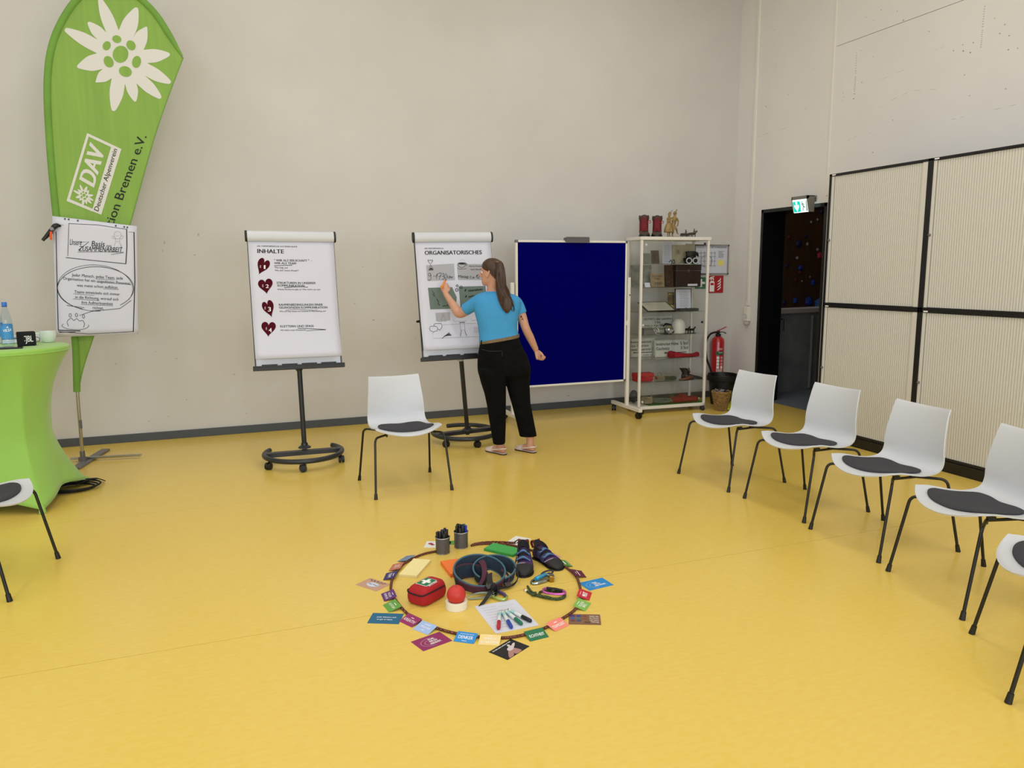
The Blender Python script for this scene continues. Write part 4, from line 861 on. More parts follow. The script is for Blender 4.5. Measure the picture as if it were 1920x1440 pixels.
# shelf six
t, w, h = item('canvas_pouch', 'red canvas pouch with straps at the left of the sixth showcase shelf', 'bag', 1187, 1228, 697, 5, .12)
part('body', MB().box((-w*.45, -.05, .001), (w*.35, .06, h*.85)), mat('red_canvas', 'A81820', .85, bump=.2, bscale=90, noise=.15, scale=50), t, sharp=None, bevel=.015); part('flap', MB().box((-w*.46, -.058, h*.5), (w*.36, .06, h*.9)), MATS['red_canvas'], t, sharp=None, bevel=.008); part('strap', MB().band(spline([(w*.3, -.05, h*.7), (w*.45, -.06, h*.4), (w*.5, -.05, .012)], 5), (0, .012, 0), .004), MATS['red_canvas'], t); part('strap', MB().band(spline([(-w*.42, -.05, h*.8), (-w*.52, -.055, h*.4), (-w*.4, -.062, .01)], 5), (0, .012, 0), .004), MATS['red_canvas'], t)
hemp = mat('hemp_cord', '8A8266', .95, noise=.3, scale=120, bump=.5, bscale=200); olive = mat('olive_cord', '4E5038', .95, noise=.3, scale=120, bump=.5, bscale=200)
def coil(t, rx, ry, r, turns, m, z=0.0, nm='cord', seed=1, tall=.02):
    R = random.Random(seed); pts = []
    for i in range(turns*18):
        a = 2*math.pi*i/18; pts.append((rx*(1+.25*R.uniform(-1, 1)*.3)*math.cos(a+.02*i)*(1-.3*(i/(turns*18))), ry*(1+.1*R.uniform(-1, 1))*math.sin(a)*(1-.3*(i/(turns*18))), z+r+tall*(i/(turns*18))+.004*R.random()))
    return part(nm, MB().tube(pts, r, 7), m, t)
t, w, h = item('cord_bundle', 'pale hemp cord bundle beside the red canvas pouch', 'cord', 1228, 1246, 700, 5, .08); coil(t, w*.5, .04, .006, 4, hemp, tall=.05, seed=3); part('loop', MB().tube(spline([(-.02, 0, .03), (-.03, -.01, .085), (0, -.01, .1), (.02, 0, .06), (.01, 0, .03)], 5), .004, 7), hemp, t)
t, w, h = item('cord_bundle', 'dark olive cord bundle left of the leather boot in the showcase', 'cord', 1246, 1267, 702, 5, .08); coil(t, w*.5, .045, .007, 4, olive, tall=.035, seed=5)
for k in range(3): pass
leather = mat('dark_leather', '2A1C16', .55, noise=.35, scale=40, bump=.3); leather2 = mat('brown_leather', '6A4326', .55, noise=.35, scale=40, bump=.3)
def shoe_body(L, W, H, toe=.5, heel_h=1.0, n=18, rise=.0, topline=.55):
    """closed loft along the length: heel at y=0, toe at y=-L"""
    rings = []
    for u, wk, hk in ((0, .35, .55), (.03, .62, .85), (.1, .74, 1.0), (.25, .74, .98), (.4, .78, .8), (.55, .92, .62), (.7, 1.0, .5), (.82, .95, .42), (.92, .76, .34), (.97, .52, .26), (1.0, .2, .16)):
        hh = H*hk*(heel_h if u < .3 else 1); w2 = W/2*wk; r = []
        for j in range(n):
            a = 2*math.pi*j/n; x = w2*math.copysign(abs(math.cos(a))**.7, math.cos(a)); z = hh*(.5+.5*math.copysign(abs(math.sin(a))**.75, math.sin(a))); x *= 1-.22*max(0, (z/hh-.5))
            r.append((x, -u*L, z+rise*max(0, u-.6)*L))
        rings.append(r)
    return MB().loft(rings)
def sole(L, W, th, n=24, z=0, k=1.06):
    rings = []
    prof = ((0, .35), (.03, .62), (.1, .74), (.25, .72), (.4, .76), (.55, .9), (.7, 1.0), (.82, .96), (.92, .78), (.97, .55), (1.01, .2))
    pts = [(W/2*w*k, -u*L) for u, w in prof]+[(-W/2*w*k, -u*L) for u, w in reversed(prof)]
    return MB().loft([[(x, y, z) for x, y in pts], [(x, y, z+th) for x, y in pts]])
t, w, h = item('leather_boot', 'old dark leather boot standing on the sixth showcase shelf', 'boot', 1262, 1294, 681, 5, .15)
t.rotation_euler = (0, 0, CA+math.radians(70)); part('upper', shoe_body(.24, .085, .07), leather, t, smooth_it=2); part('sole', sole(.24, .085, .012), black, t, sharp=50)
part('shaft', MB().loft([[(r*.032*math.cos(a), -.05+dy*2.5+r*.046*math.sin(a), z) for a in np.linspace(0, 2*math.pi, 17)[:-1]] for z, r, dy in ((.03, 1, 0), (.07, .95, .0), (.10, .98, .006), (.12, 1.05, .012))]), leather, t); part('tongue', MB().band([(0, -.10, .07), (0, -.09, .1), (0, -.085, .125)], (.025, 0, 0), .006), leather2, t)
t, w, h = item('leather_shoe', 'low brown leather shoe at the right of the sixth showcase shelf', 'shoe', 1288, 1309, 702, 5, .06); t.rotation_euler = (0, 0, CA+math.radians(-75)); part('upper', shoe_body(.2, .075, .05), leather2, t, smooth_it=2); part('sole', sole(.2, .075, .01), leather, t, sharp=50); part('lace', MB().tube([(-.02, -.08, .05), (.015, -.09, .05), (-.015, -.1, .047), (.015, -.11, .044)], .003, 6), hemp, t)
# bottom
t, w, h = item('green_felt', 'green felt sheet on the floor of the showcase', 'felt', 1206, 1310, 757, 6, .16); t.location.z = .0852; part('felt_sheet', MB().box((-w*.5, -.14, 0), (w*.5, .14, .004)), mat('grass_green_felt', '2C6A26', .95, noise=.3, scale=120, bump=.4), t, sharp=None)
t, w, h = item('stone', 'dark stone in the left rear corner at the foot of the showcase', 'stone', 1182, 1195, 731, 6, .22); mb = MB(); mb.ball((0, 0, h*.5), (w*.5, .05, h*.5), 9, 7); mb.v = [(x*(1+.2*math.sin(9*z+5*x)), y*(1+.15*math.cos(8*x)), z) for x, y, z in mb.v]; part('rock', mb, mat('slate_rock', '2E3036', .8, noise=.4, scale=20), t, sharp=30)
t, w, h = item('hemp_coil', 'bristly coil of old hemp rope at the foot of the showcase', 'rope', 1203, 1223, 730, 6, .10); coil(t, w*.45, .05, .008, 6, hemp, tall=.07, seed=9); mb = MB(); R_ = random.Random(4)
for i in range(26): a = R_.uniform(0, 6.28); mb.tube([(0, 0, .05), (w*.4*math.cos(a), .04*math.sin(a), R_.uniform(.03, .1)), (w*.55*math.cos(a), .05*math.sin(a), R_.uniform(.01, h*1.1))], [.003, .002, .001], 5)
fr = part('frayed_ends', mb, hemp, t); fr['kind'] = 'stuff'
t, w, h = item('rope_coil', 'grey green climbing rope coil in the middle of the showcase bottom', 'rope', 1223, 1259, 743, 6, .12); coil(t, w*.48, .07, .008, 6, mat('grey_green_rope', '6E7A6A', .9, noise=.5, scale=90, col2='3A4A40'), tall=.04, seed=11)
t, w, h = item('canvas_pouch', 'flat dark red canvas pouch at the right of the showcase bottom', 'bag', 1258, 1306, 738, 6, .11); dred = mat('dark_red_canvas', '7E141C', .85, bump=.2, bscale=90, noise=.15, scale=50)
part('body', MB().box((-w*.48, -.05, .001), (w*.48, .06, h*.6)), dred, t, sharp=None, bevel=.012); part('flap', MB().loft([[(-w*.2+w*.3*u, -.045, h*.55), (-w*.2+w*.3*u, .05, h*.55), (-w*.2+w*.3*u, .05, h*(.6+.4*math.sin(math.pi*u))), (-w*.2+w*.3*u, -.045, h*(.6+.4*math.sin(math.pi*u)))] for u in np.linspace(0, 1, 7)]), dred, t, sharp=60); part('strap', MB().band([(-w*.1, -.055, h*.9), (-w*.1, -.056, .01)], (.012, 0, 0), .003), dred, t)

# ------------------------------------------------------------------ on top of the showcase
def topitem(name, label, cat, x0, x1, ytop, d, group=None):
    z = CTOP; a = cloc(cabp(x0, ytop, d)); b = cloc(cabp(x1, ytop, d)); w = C0+CUx*((a[0]+b[0])/2)+CVy*d
    return thing(name, label, cat, (w[0], w[1], z), CA, group), b[0]-a[0], (a[2]+b[2])/2-z
boot_red = mat('faded_red_suede', '6E1420', .8, noise=.25, scale=40, bump=.2); boot_brown = mat('boot_brown', '4A3A30', .7, noise=.3, scale=30, bump=.3)
def boot(x0, x1, ytop, label, yaw):
    t, w, h = topitem('mountain_boot', label, 'boot', x0, x1, ytop, .15); t.rotation_euler = (0, 0, CA+math.radians(yaw)); L = .27; W = .116
    b = shoe_body(L, W, .085); b.v = [(x, y+.12, z+.012) for x, y, z in b.v]; part('upper', b, boot_brown, t, smooth_it=2)
    b = sole(L, W, .022); b.v = [(x, y+.12, z) for x, y, z in b.v]; part('sole', b, black, t, sharp=50)
    k = W/.11
    part('shaft', MB().loft([[(r*.048*k*math.cos(a), .06+dy+r*.06*math.sin(a), z) for a in np.linspace(0, 2*math.pi, 21)[:-1]] for z, r, dy in ((.05, 1.0, 0), (.1, .98, 0), (h*.68, .96, .005), (h*.84, 1.0, .008))]), boot_red, t)
    part('collar', MB().loft([[(r*.05*k*math.cos(a), .068+r*.06*math.sin(a), z+.008*math.sin(3*a)) for a in np.linspace(0, 2*math.pi, 21)[:-1]] for z, r in ((h*.8, 1.04), (h*.9, 1.1), (h*.985, 1.04), (h*.96, .85), (h*.86, .8))]), boot_brown, t)
    mb = MB()
    for i in range(5):
        z = .07+i*(h*.7-.07)/4; y = .0-.012+.008*i+(.0 if i else -.02)
        mb.tube([(-.03, y, z), (0, y-.012, z+.006), (.03, y, z+.012)], .0035, 6); mb.tube([(.03, y, z), (0, y-.014, z+.006), (-.03, y, z+.012)], .0035, 6)
    part('laces', mb, mat('red_lace', '9A2430', .8), t)
    part('lace_loop', MB().tube(spline([(.034*k, .02, h*.72), (.062*k, .0, h*.74), (.06*k, -.01, h*.64), (.03*k, .012, h*.66)], 5), .0035, 6), MATS['red_lace'], t)
    part('tongue', MB().band(spline([(0, -.035, .085), (0, -.005, h*.55), (0, .012, h*.95)], 5), (.026, 0, 0), .008), boot_red, t)
boot(1195.5, 1221, 403, 'left red and brown mountain boot standing on top of the showcase', -24)
boot(1221.5, 1243, 404, 'right red and brown mountain boot standing on top of the showcase', -30)
wood = mat('carved_limewood', 'A58A56', .55, noise=.35, scale=25, col2='6E5630')
t, w, h = topitem('dancing_couple', 'carved wooden figurine of a dancing couple on top of the showcase', 'figurine', 1243, 1276, 392.5, .13)
S = h/.30
mb = MB()                                                                # the woman: wide skirt, bodice, head, arms
def ringz(cx, cy, z, rx, ry, n=16): return [(cx+rx*math.cos(2*math.pi*i/n), cy+ry*math.sin(2*math.pi*i/n), z) for i in range(n)]
mb.loft([ringz(-.032*S, 0, z*S, rx*S, ry*S) for z, rx, ry in ((.052, .048, .04), (.056, .054, .044), (.09, .05, .042), (.13, .036, .032), (.16, .02, .018), (.175, .022, .018), (.2, .026, .02), (.215, .016, .012), (.222, .009, .009))])
mb.ball((-.026*S, -.002, .24*S), (.016*S, .017*S, .021*S), 12, 8); mb.loft([ringz(-.024*S, 0, z*S, r*S, r*S) for z, r in ((.248, .021), (.254, .02), (.256, .013), (.272, .01))])
mb.tube(spline([(-.01*S, 0, .262*S), (.0, 0, .285*S), (.006*S, 0, .295*S)], 4), [.004*S]*9, 6)
for x in (-.04, -.018): mb.tube([(x*S, 0, .055*S), (x*S-.004, 0, .03*S), (x*S, -.002, .008*S), (x*S+.008, -.01, .004)], [.008*S, .007*S, .005*S, .004*S], 7)
mb.tube([(-.05*S, -.005, .205*S), (-.062*S, -.015, .175*S), (-.03*S, -.03, .165*S)], [.009*S, .008*S, .006*S], 7); mb.tube([(-.01*S, -.005, .205*S), (.012*S, -.012, .215*S), (.03*S, -.008, .222*S)], [.009*S, .007*S, .006*S], 7)
part('dancing_woman', mb, wood, t, fuse=.004, smooth_it=1)
mb = MB()                                                                # the man: knees bent, leaning towards her, feathered hat
mb.loft([ringz((.016+.02*k)*S, 0, z*S, rx*S, ry*S) for z, rx, ry, k in ((.118, .02, .018, .3), (.14, .024, .02, .5), (.17, .027, .02, .8), (.2, .033, .022, 1.1), (.218, .024, .018, 1.2), (.228, .011, .011, 1.2))])
mb.ball((.04*S, -.002, .247*S), (.016*S, .018*S, .021*S), 12, 8); mb.loft([ringz(.041*S, 0, z*S, r*S, r*S) for z, r in ((.256, .026), (.26, .025), (.262, .015), (.28, .012))]); mb.tube(spline([(.05*S, 0, .268*S), (.062*S, 0, .292*S), (.052*S, 0, .3*S)], 4), [.005*S]*9, 6)
mb.tube(spline([(.014*S, 0, .12*S), (.02*S, -.012, .075*S), (.014*S, -.002, .035*S), (.018*S, 0, .006*S)], 5), [.014*S]*5+[.012*S]*5+[.008*S]*6, 8); mb.tube(spline([(.03*S, 0, .12*S), (.054*S, -.012, .09*S), (.07*S, .0, .07*S), (.076*S, .004, .052*S)], 5), [.014*S]*5+[.012*S]*5+[.008*S]*6, 8)
mb.tube([(.068*S, 0, .205*S), (.08*S, -.008, .17*S), (.07*S, -.016, .13*S), (.055*S, -.02, .118*S)], [.011*S, .009*S, .007*S, .007*S], 8); mb.tube([(.018*S, -.004, .208*S), (.0, -.018, .185*S), (-.014*S, -.024, .175*S)], [.01*S, .008*S, .007*S], 8)
mb.tube([(.014*S, .002, .006*S), (.03*S, -.016, .006*S)], [.008*S, .006*S], 7); mb.tube([(.074*S, .006, .05*S), (.09*S, -.006, .036*S)], [.008*S, .006*S], 7)
part('dancing_man', mb, wood, t, fuse=.004, smooth_it=1)
part('base', MB().lathe([(.078*S, 0), (.078*S, .005), (.07*S, .009)], (.012*S, 0, 0), 28), wood, t)
t, w, h = topitem('ox_cart_figurine', 'small silver figurine of a cart with riders on top of the showcase', 'figurine', 1276, 1310, 424, .13)
pew = mat('tarnished_silver', '6A6258', .4, metal=.8, noise=.5, scale=60)
mb = MB(); quadruped(mb, w*.2, .005, 1.2, w*.32); quadruped(mb, w*.08, .005, 1.1, w*.3); part('animals', mb, pew, t)
mb = MB(); mb.box((-w*.45, -.016, .022), (-w*.05, .016, .034)); mb.box((-w*.45, -.018, .034), (-w*.05, -.014, .046)); mb.box((-w*.45, .014, .034), (-w*.05, .018, .046)); mb.tube([(-w*.05, 0, .028), (w*.3, 0, .034)], .003, 6); part('cart', mb, pew, t, sharp=None)
for x in (-w*.38, -w*.14):
    mb = MB()
    for s in (-.02, .02): mb.tube([(x+.018*math.cos(a), s, .019+.018*math.sin(a)) for a in np.linspace(0, 2*math.pi, 17)[:-1]], .003, 6, close=True); [mb.tube([(x, s, .019), (x+.018*math.cos(a), s, .019+.018*math.sin(a))], .0018, 5) for a in np.linspace(0, 6.28, 7)[:-1]]
    part('wheel', mb, pew, t)
for x, k in ((-w*.2, 1), (w*.26, .95)):
    z = .04 if x < 0 else .052; mb = MB(); mb.loft([ringz(x, 0, z+q*k, r, r*.8, 10) for q, r in ((0, .008), (.012, .01), (.026, .009), (.032, .004))]); mb.ball((x, 0, z+.04*k), .0075, 9, 7); mb.tube([(x+.006, 0, z+.025), (x+.018, -.004, z+.018)], .003, 6); part('rider', mb, pew, t)
part('base', MB().box((-w*.5, -.024, 0), (w*.55, .024, .005)), pew, t, sharp=None, bevel=.002)

# ------------------------------------------------------------------ bin and wicker basket in the corner
bb = fl(1350, 757); bt = at(1345, 697, bb[1])
t = thing('waste_bin', 'tall black waste bin standing under the fire extinguisher', 'bin', (5.56, 7.42, 0)); hb = .36
mb = MB(); mb.lathe([(.12, .0), (.13, .004), (.165, hb), (.172, hb+.004), (.172, hb-.012), (.16, hb-.006), (.126, .012), (.01, .012)], n=32, cap=True); part('tub', mb, black, t)
mb = MB(); n = 40; mb.lathe([(.166, hb-.005), (.182, hb-.02), (.178, hb-.07), (.176, hb-.075)], n=n, cap=False); mb.v = [(x, y, z+.006*math.sin(7*math.atan2(y, x))) for x, y, z in mb.v]; o = part('bin_liner', mb, mat('black_film', '08080A', .6), t)
wick = mat('wicker', 'A8854E', .65, noise=.35, scale=40, col2='6E5226')
t = thing('wicker_basket', 'round wicker basket holding tangled cords in front of the black bin', 'basket', (5.285, 7.06, 0)); hk = .215
mb = MB(); n = 40
for i in range(15):
    z = .008+i*(hk-.012)/14; r = .06+.044*(i/14)
    mb.tube([((r+.0035*(1 if (j+i) % 2 else -1))*math.cos(2*math.pi*j/n), (r+.0035*(1 if (j+i) % 2 else -1))*math.sin(2*math.pi*j/n), z) for j in range(n)], .0075, 6, close=True)
wv = part('weave', mb, wick, t); wv['kind'] = 'stuff'
mb = MB(); mb.lathe([(.056, 0), (.06, .006), (.0, .006)], n=20); part('base', mb, wick, t)
part('rim', MB().tube([(.104*math.cos(a), .104*math.sin(a), hk+.003+.003*math.sin(12*a)) for a in np.linspace(0, 2*math.pi, 49)[:-1]], .010, 8, close=True), wick, t)
def tangle(name, label, c, cols, R, z0, z1, seed):
    tt = thing(name, label, 'cord', c); rr = random.Random(seed)
    for m in cols:
        p = [np.array((rr.uniform(-R, R), rr.uniform(-R, R), rr.uniform(z0, z1))) for _ in range(9)]; part('cord', MB().tube(spline(p, 7), .0055, 6), m, tt)
    return tt
tangle('cord_tangle', 'tangle of black and grey cords heaped in the wicker basket', (5.285, 7.06, hk-.02), [soft_black, mat('grey_cord', '8C8C94', .8), mat('pink_grey_cord', 'A08A94', .8), soft_black, soft_black, MATS['grey_cord']], .07, .0, .055, 21)
mb = MB(); mb.lathe([(.094, .15), (.06, .185), (.0, .195)], n=18, cap=False); part('cord_heap', mb, soft_black, bpy.data.objects['cord_tangle'], world=False).location = (0, 0, -(hk-.02))
t = thing('safety_vest', 'crumpled yellow green cloth lying beside the wicker basket', 'cloth', (5.405, 7.0, 0))
rings = []
for k, (z, r) in enumerate(((0.002, .085), (.03, .092), (.07, .08), (.11, .062), (.145, .04), (.165, .012))):
    rings.append([((r*(1+.22*math.sin(5*a+k)+.12*math.sin(9*a-2*k)))*math.cos(a)*.9+.012*k, (r*(1+.2*math.sin(4*a+2*k)))*math.sin(a)*.7, z) for a in np.linspace(0, 2*math.pi, 33)[:-1]])
part('cloth', MB().loft(rings), mat('lime_cloth', 'B7C62A', .85, noise=.15, scale=30, bump=.2), t, sub=1)
# ================================================================== BANNER, POSTER, BAR TABLE
flag_green = mat('banner_green', '82A84A', .75, noise=.10, scale=3, stretch=(9, 1, .4), bump=.25, bscale=2.2); flag_dark = mat('banner_green_hem', '6C9B3C', .75, noise=.12, scale=6)
YF = 7.14
zf = zp(0, 0, 1/3); fF = plane_fn((0, YF, 0), (0, 1, 0), .004, zf); fF2 = plane_fn((0, YF, 0), (0, 1, 0), .006, zf)
B0 = fl(156, 867)
ban = thing('feather_banner', 'tall green feather banner with white edelweiss on a steel pole', 'banner', B0)
left = [(412, 2204), (405, 1960), (382, 1740), (352, 1520), (318, 1360), (295, 1210), (265, 900), (248, 640), (244, 500), (248, 400), (258, 310), (285, 205), (330, 105), (395, 5), (470, -62), (560, -100)]
right = [(560, -100), (660, -98), (750, -55), (825, 0), (900, 82), (968, 190), (1010, 275), (1030, 325), (1000, 400), (940, 560), (870, 765), (800, 1010), (730, 1265), (640, 1560), (522, 1905), (468, 2070), (440, 2200)]
LP = on_plane(zf(left), (0, YF, 0), (0, 1, 0)); RP = on_plane(zf(right), (0, YF, 0), (0, 1, 0))
poly = np.vstack([spline(LP, 4), spline(RP, 4)[1:]])
part('flag_cloth', MB().prism(poly-np.array((0, .002, 0)), (0, .004, 0)), flag_green, ban, sharp=None, world=True)
# sleeve along the pole edge and round the top
sl = spline(np.vstack([LP, RP[1:8]]), 4); inner = []
cen = np.array(at(205, 190, YF))
for i, p in enumerate(sl):
    t = sl[min(i+1, len(sl)-1)]-sl[max(i-1, 0)]; t = t/np.linalg.norm(t); nn = np.cross((0, 1, 0), t); inner.append(nn)
k = len(sl); ww = [.027*min(1, (k-1-i)/10+.15) for i in range(k)]
part('pole_sleeve', MB().loft([[sl[i]+inner[i]*ww[i]*(1+math.cos(a))+np.array((0, .020*math.sin(a)*min(1, (k-i)/8), 0)) for a in np.linspace(0, 2*math.pi, 13)[:-1]] for i in range(k)]), flag_dark, ban, world=True)
part('hem', MB().tube(spline(RP[7:], 4), .005, 6), flag_dark, ban, world=True)
pp = [B0+np.array((0, 0, .02)), LP[0]+np.array((.03, 0, -.02)), *[LP[i]+np.array((.027, 0, 0)) for i in range(1, 6)]]
part('pole', MB().tube(spline(pp, 5), .0135, 14), chrome, ban, world=True)
part('pole_upper', MB().tube([sl[i]+inner[i]*ww[i] for i in range(20, k, 2)], .006, 8), MATS['grey_steel'], ban, world=True)
mb = MB(); q = (pp[0]*.45+pp[1]*.55); mb.box(q-np.array((.004, .02, .035)), q+np.array((.018, -.008, .035))); part('pole_latch', mb, steel, ban, sharp=None, world=True)
for (a, b, m, w, z) in (((133, 866), (265, 859), chrome, .014, .028), ((141, 881), (198.5, 845), mat('grey_flat_bar', '6F6E70', .5), .036, .010)):
    a, b = fl(*a), fl(*b); d = (b-a)/np.linalg.norm(b-a); q = np.cross((0, 0, 1), d)
    part('foot_bar', MB().obox((a+b)/2+np.array((0, 0, z)), (b-a)/2, q*w, np.array((0, 0, .009))), m, ban, sharp=None, world=True, bevel=.002)
part('pole_socket', MB().lathe([(.035, .015), (.035, .045), (.02, .05), (.02, .1)], B0, 16), steel, ban, world=True)
# edelweiss
def petals(spec, curve=.16, n=6):
    out = []
    m = len(spec)//2
    for i in range(m):
        v0 = np.array(spec[2*i], float); tip = np.array(spec[2*i+1], float); v1 = np.array(spec[(2*i+2) % len(spec)], float)
        mid = (v0+v1)/2; ax = tip-mid; L = np.linalg.norm(ax); ax /= L; sd = np.array((-ax[1], ax[0])); w = abs((v1-v0)@sd)/2; r = min(w*.42, L*.11)
        s0 = math.copysign(1, (v0-mid)@sd)
        c0 = tip-ax*r+sd*s0*r; c1 = tip-ax*r-sd*s0*r; b0 = (v0+c0)/2+sd*s0*w*curve*1.6; b1 = (v1+c1)/2-sd*s0*w*curve*1.6
        P = [v0, b0, c0, tip, c1, b1, v1]; S = spline([np.array(p) for p in P], n); out += S[:-1]
    return np.array(out)
E1 = [(597, 182), (560, -8), (668, 170), (770, 42), (750, 212), (824, 150), (808, 280), (956, 306), (828, 355), (960, 466), (815, 425), (905, 552), (768, 470), (762, 572), (703, 472), (638, 625), (628, 440), (538, 462), (578, 388), (433, 376), (545, 300), (366, 164), (548, 222), (495, 125)]
mb = MB(); put_poly(mb, petals(E1), fF); part('edelweiss', mb, mat('banner_white', 'D3D3D0', .75), ban, sharp=None, world=True)
mb = MB()
for x, y, a, b, r in ((678, 305, 44, 48, 15), (657, 220, 26, 21, 20), (600, 257, 22, 26, 25), (737, 255, 24, 30, -35), (611, 347, 26, 34, -30), (768, 348, 25, 34, 10), (705, 402, 37, 29, 20)): put_poly(mb, ell(x, y, a, b, rot=r), fF2)
part('edelweiss_floret', mb, flag_green, ban, sharp=None, world=True)
# club logo box
mb = MB(); W_ = MATS['banner_white']
for o_, q in zip((.0034, .0038, .0042, .0046), ([(490, 748), (500, 765), (393, 1120), (374, 1130)], [(490, 748), (683, 838), (676, 852), (498, 768)], [(374, 1130), (393, 1120), (525, 1176), (520, 1190)], [(683, 838), (570, 1208), (517, 1187), (625, 826)])): put_poly(mb, q, plane_fn((0, YF, 0), (0, 1, 0), o_, zf))
put_text(mb, 'DAV', (530, 1052), (590, 850), (-84, -48), fF, .055)
def mini(c, s, rot):
    P = petals([(p[0]-678, p[1]-305) for p in E1]); a = math.radians(rot); return np.stack([c[0]+s*(P[:, 0]*math.cos(a)-P[:, 1]*math.sin(a)), c[1]+s*(P[:, 0]*math.sin(a)+P[:, 1]*math.cos(a))], 1)
put_poly(mb, mini((472, 1098), .19, 0), plane_fn((0, YF, 0), (0, 1, 0), .0052, zf)); part('logo_white', mb, W_, ban, sharp=None, world=True)
mb = MB()
for x, y, a, b in ((472, 1098, 9, 9), (468, 1080, 6, 5), (457, 1090, 5, 6), (484, 1086, 6, 6), (459, 1108, 6, 7), (489, 1106, 6, 7), (477, 1118, 8, 6)): put_poly(mb, ell(x, y, a, b, 12), fF2)
part('logo_floret', mb, flag_green, ban, sharp=None, world=True)
mb = MB(); put_text(mb, 'Deutscher Alpenverein', (553, 1190), (660, 842), (-25, -11), fF2, .01); put_text(mb, 'Sektion Bremen e.V.', (598, 1372), (825, 768), (-48, -14), fF, .012)
part('banner_lettering', mb, mat('banner_black', '16201A', .8), ban, sharp=None, world=True)
# the paper poster clipped to the banner
YQ = 7.09
zq = zp(0, 380, 400/960); fQ = plane_fn((0, YQ, 0), (0, 1, 0), .004, zq)
TLp, TRp, BRp, BLp = (np.array(at(*p, YQ)) for p in ((98, 405), (256.5, 424), (259, 626), (106, 632)))
po = thing('poster', 'handwritten flip chart poster clamped in front of the green banner', 'poster', (TLp+TRp)/2)
rows = []
for i in range(17):
    v = i/16; row = []
    for j in range(11):
        u = j/10; p = (TLp*(1-u)+TRp*u)*(1-v)+(BLp*(1-u)+BRp*u)*v; row.append(p)
    rows.append(row)
pv = [p for r in rows for p in r]; pf = [(i*11+j, i*11+j+1, (i+1)*11+j+1, (i+1)*11+j) for i in range(16) for j in range(10)]
o = part('paper_sheet', MB().add(pv, pf), paper, po, sharp=60, world=True); m_ = o.modifiers.new('t', 'SOLIDIFY'); m_.thickness = .002
mb = MB()
for s, x0, y0, x1, y1, h in (('Jeder Mensch, jedes Team, jede', 323, 331, 553, 347, 13), ('Organisation hat ein ungeahntes Potential,', 284, 346, 588, 370, 12), ('was meist schon aufblitzt.', 346, 377, 532, 388, 12), ('Teams entwickeln sich immer', 335, 406, 539, 418, 12), ('in die Richtung, worauf sich', 339, 430, 533, 441, 12), ('ihre Aufmerksamkeit', 367, 454, 508, 461, 12), ('richtet.', 417, 478, 467, 481, 12)): put_text(mb, s, (x0, y0), (x1, y1), (0, -h), fQ, .006)
put_text(mb, 'Unsere', (313, 190), (366, 191), (3, -26), fQ); put_text(mb, 'Basis', (412, 196), (470, 198), (3, -24), fQ, .01); put_text(mb, 'von', (477, 199), (500, 200), (2, -12), fQ); put_text(mb, 'ZUSAMMENARBEIT', (354, 217), (548, 222), (4, -21), fQ, .014); put_line(mb, [(362, 178), (400, 176), (352, 214)], 2.5, fQ)
for p, w in (([(310, 92), (305, 240)], 3), ([(310, 94), (440, 100), (572, 120)], 3), ([(570, 118), (571, 200), (566, 276)], 6), ([(296, 247), (400, 258), (566, 275)], 4), ([(350, 222), (450, 221), (556, 223)], 2.5), ([(500, 233), (556, 225)], 2.5),
             ([(255, 100), (287, 101)], 1.5), ([(252, 130), (255, 300), (262, 574)], 5), ([(580, 132), (604, 133)], 2), ([(603, 133), (607, 350), (600, 582)], 6), ([(262, 574), (362, 577)], 6), ([(266, 583), (340, 582)], 4), ([(262, 580), (400, 591), (600, 580)], 3)): put_line(mb, p, w*.7, fQ)
for (x0, y0, x1, y1) in ((430, 343, 515, 348), (436, 358, 590, 368), (464, 388, 534, 391), (330, 410, 424, 417), (328, 433, 446, 441), (364, 458, 508, 464), (416, 484, 466, 484)): put_line(mb, [(x0, y0), (x1, y1)], 1.4, fQ)
put_line(mb, ell(430, 386, 172, 98, 40, 110, 410), 2.4, fQ); put_line(mb, ell(428, 384, 170, 104, 40, 80, 385, rot=3), 1.8, fQ); put_line(mb, [(300, 462), (380, 473), (356, 508), (412, 489)], 2.2, fQ); put_line(mb, [(412, 489), (540, 476), (590, 440)], 2.2, fQ)
for x, y in ((316, 507), (344, 506), (376, 512)): put_line(mb, ell(x, y, 5, 8, 14), 2, fQ, close=True)
put_line(mb, spline([np.array(p, float) for p in ((308, 556), (302, 535), (320, 520), (332, 530), (345, 522), (358, 532), (372, 530), (380, 545), (376, 562))], 4), 2, fQ); put_line(mb, spline([np.array(p, float) for p in ((285, 545), (279, 556), (310, 569), (370, 570), (398, 558), (397, 549))], 4), 1.8, fQ)
part('handwriting', mb, ink, po, sharp=None, world=True)
mb = MB(); put_line(mb, ell(529, 146, 16, 17, 20), 1.3, fQ, close=True); put_line(mb, [(519, 160), (521, 175), (538, 175), (540, 160)], 1.3, fQ)
for p in ([(515, 152), (505, 150), (506, 160), (519, 162)], [(544, 150), (553, 148), (554, 160), (541, 163)], [(520, 176), (514, 195)], [(538, 176), (546, 200), (546, 190)], [(521, 150), (536, 148)]): put_line(mb, p, 1.3, fQ)
part('pencil_drawing', mb, grey_ink, po, sharp=None, world=True)
mb = MB()
for x, y in ((292, 73), (309, 75), (350, 81), (521, 104), (559, 109), (573, 111)): put_poly(mb, ell(x, y, 4.5, 4.5, 12), fQ)
part('punch_hole', mb, MATS['dark_grey_plastic'], po, sharp=None, world=True)
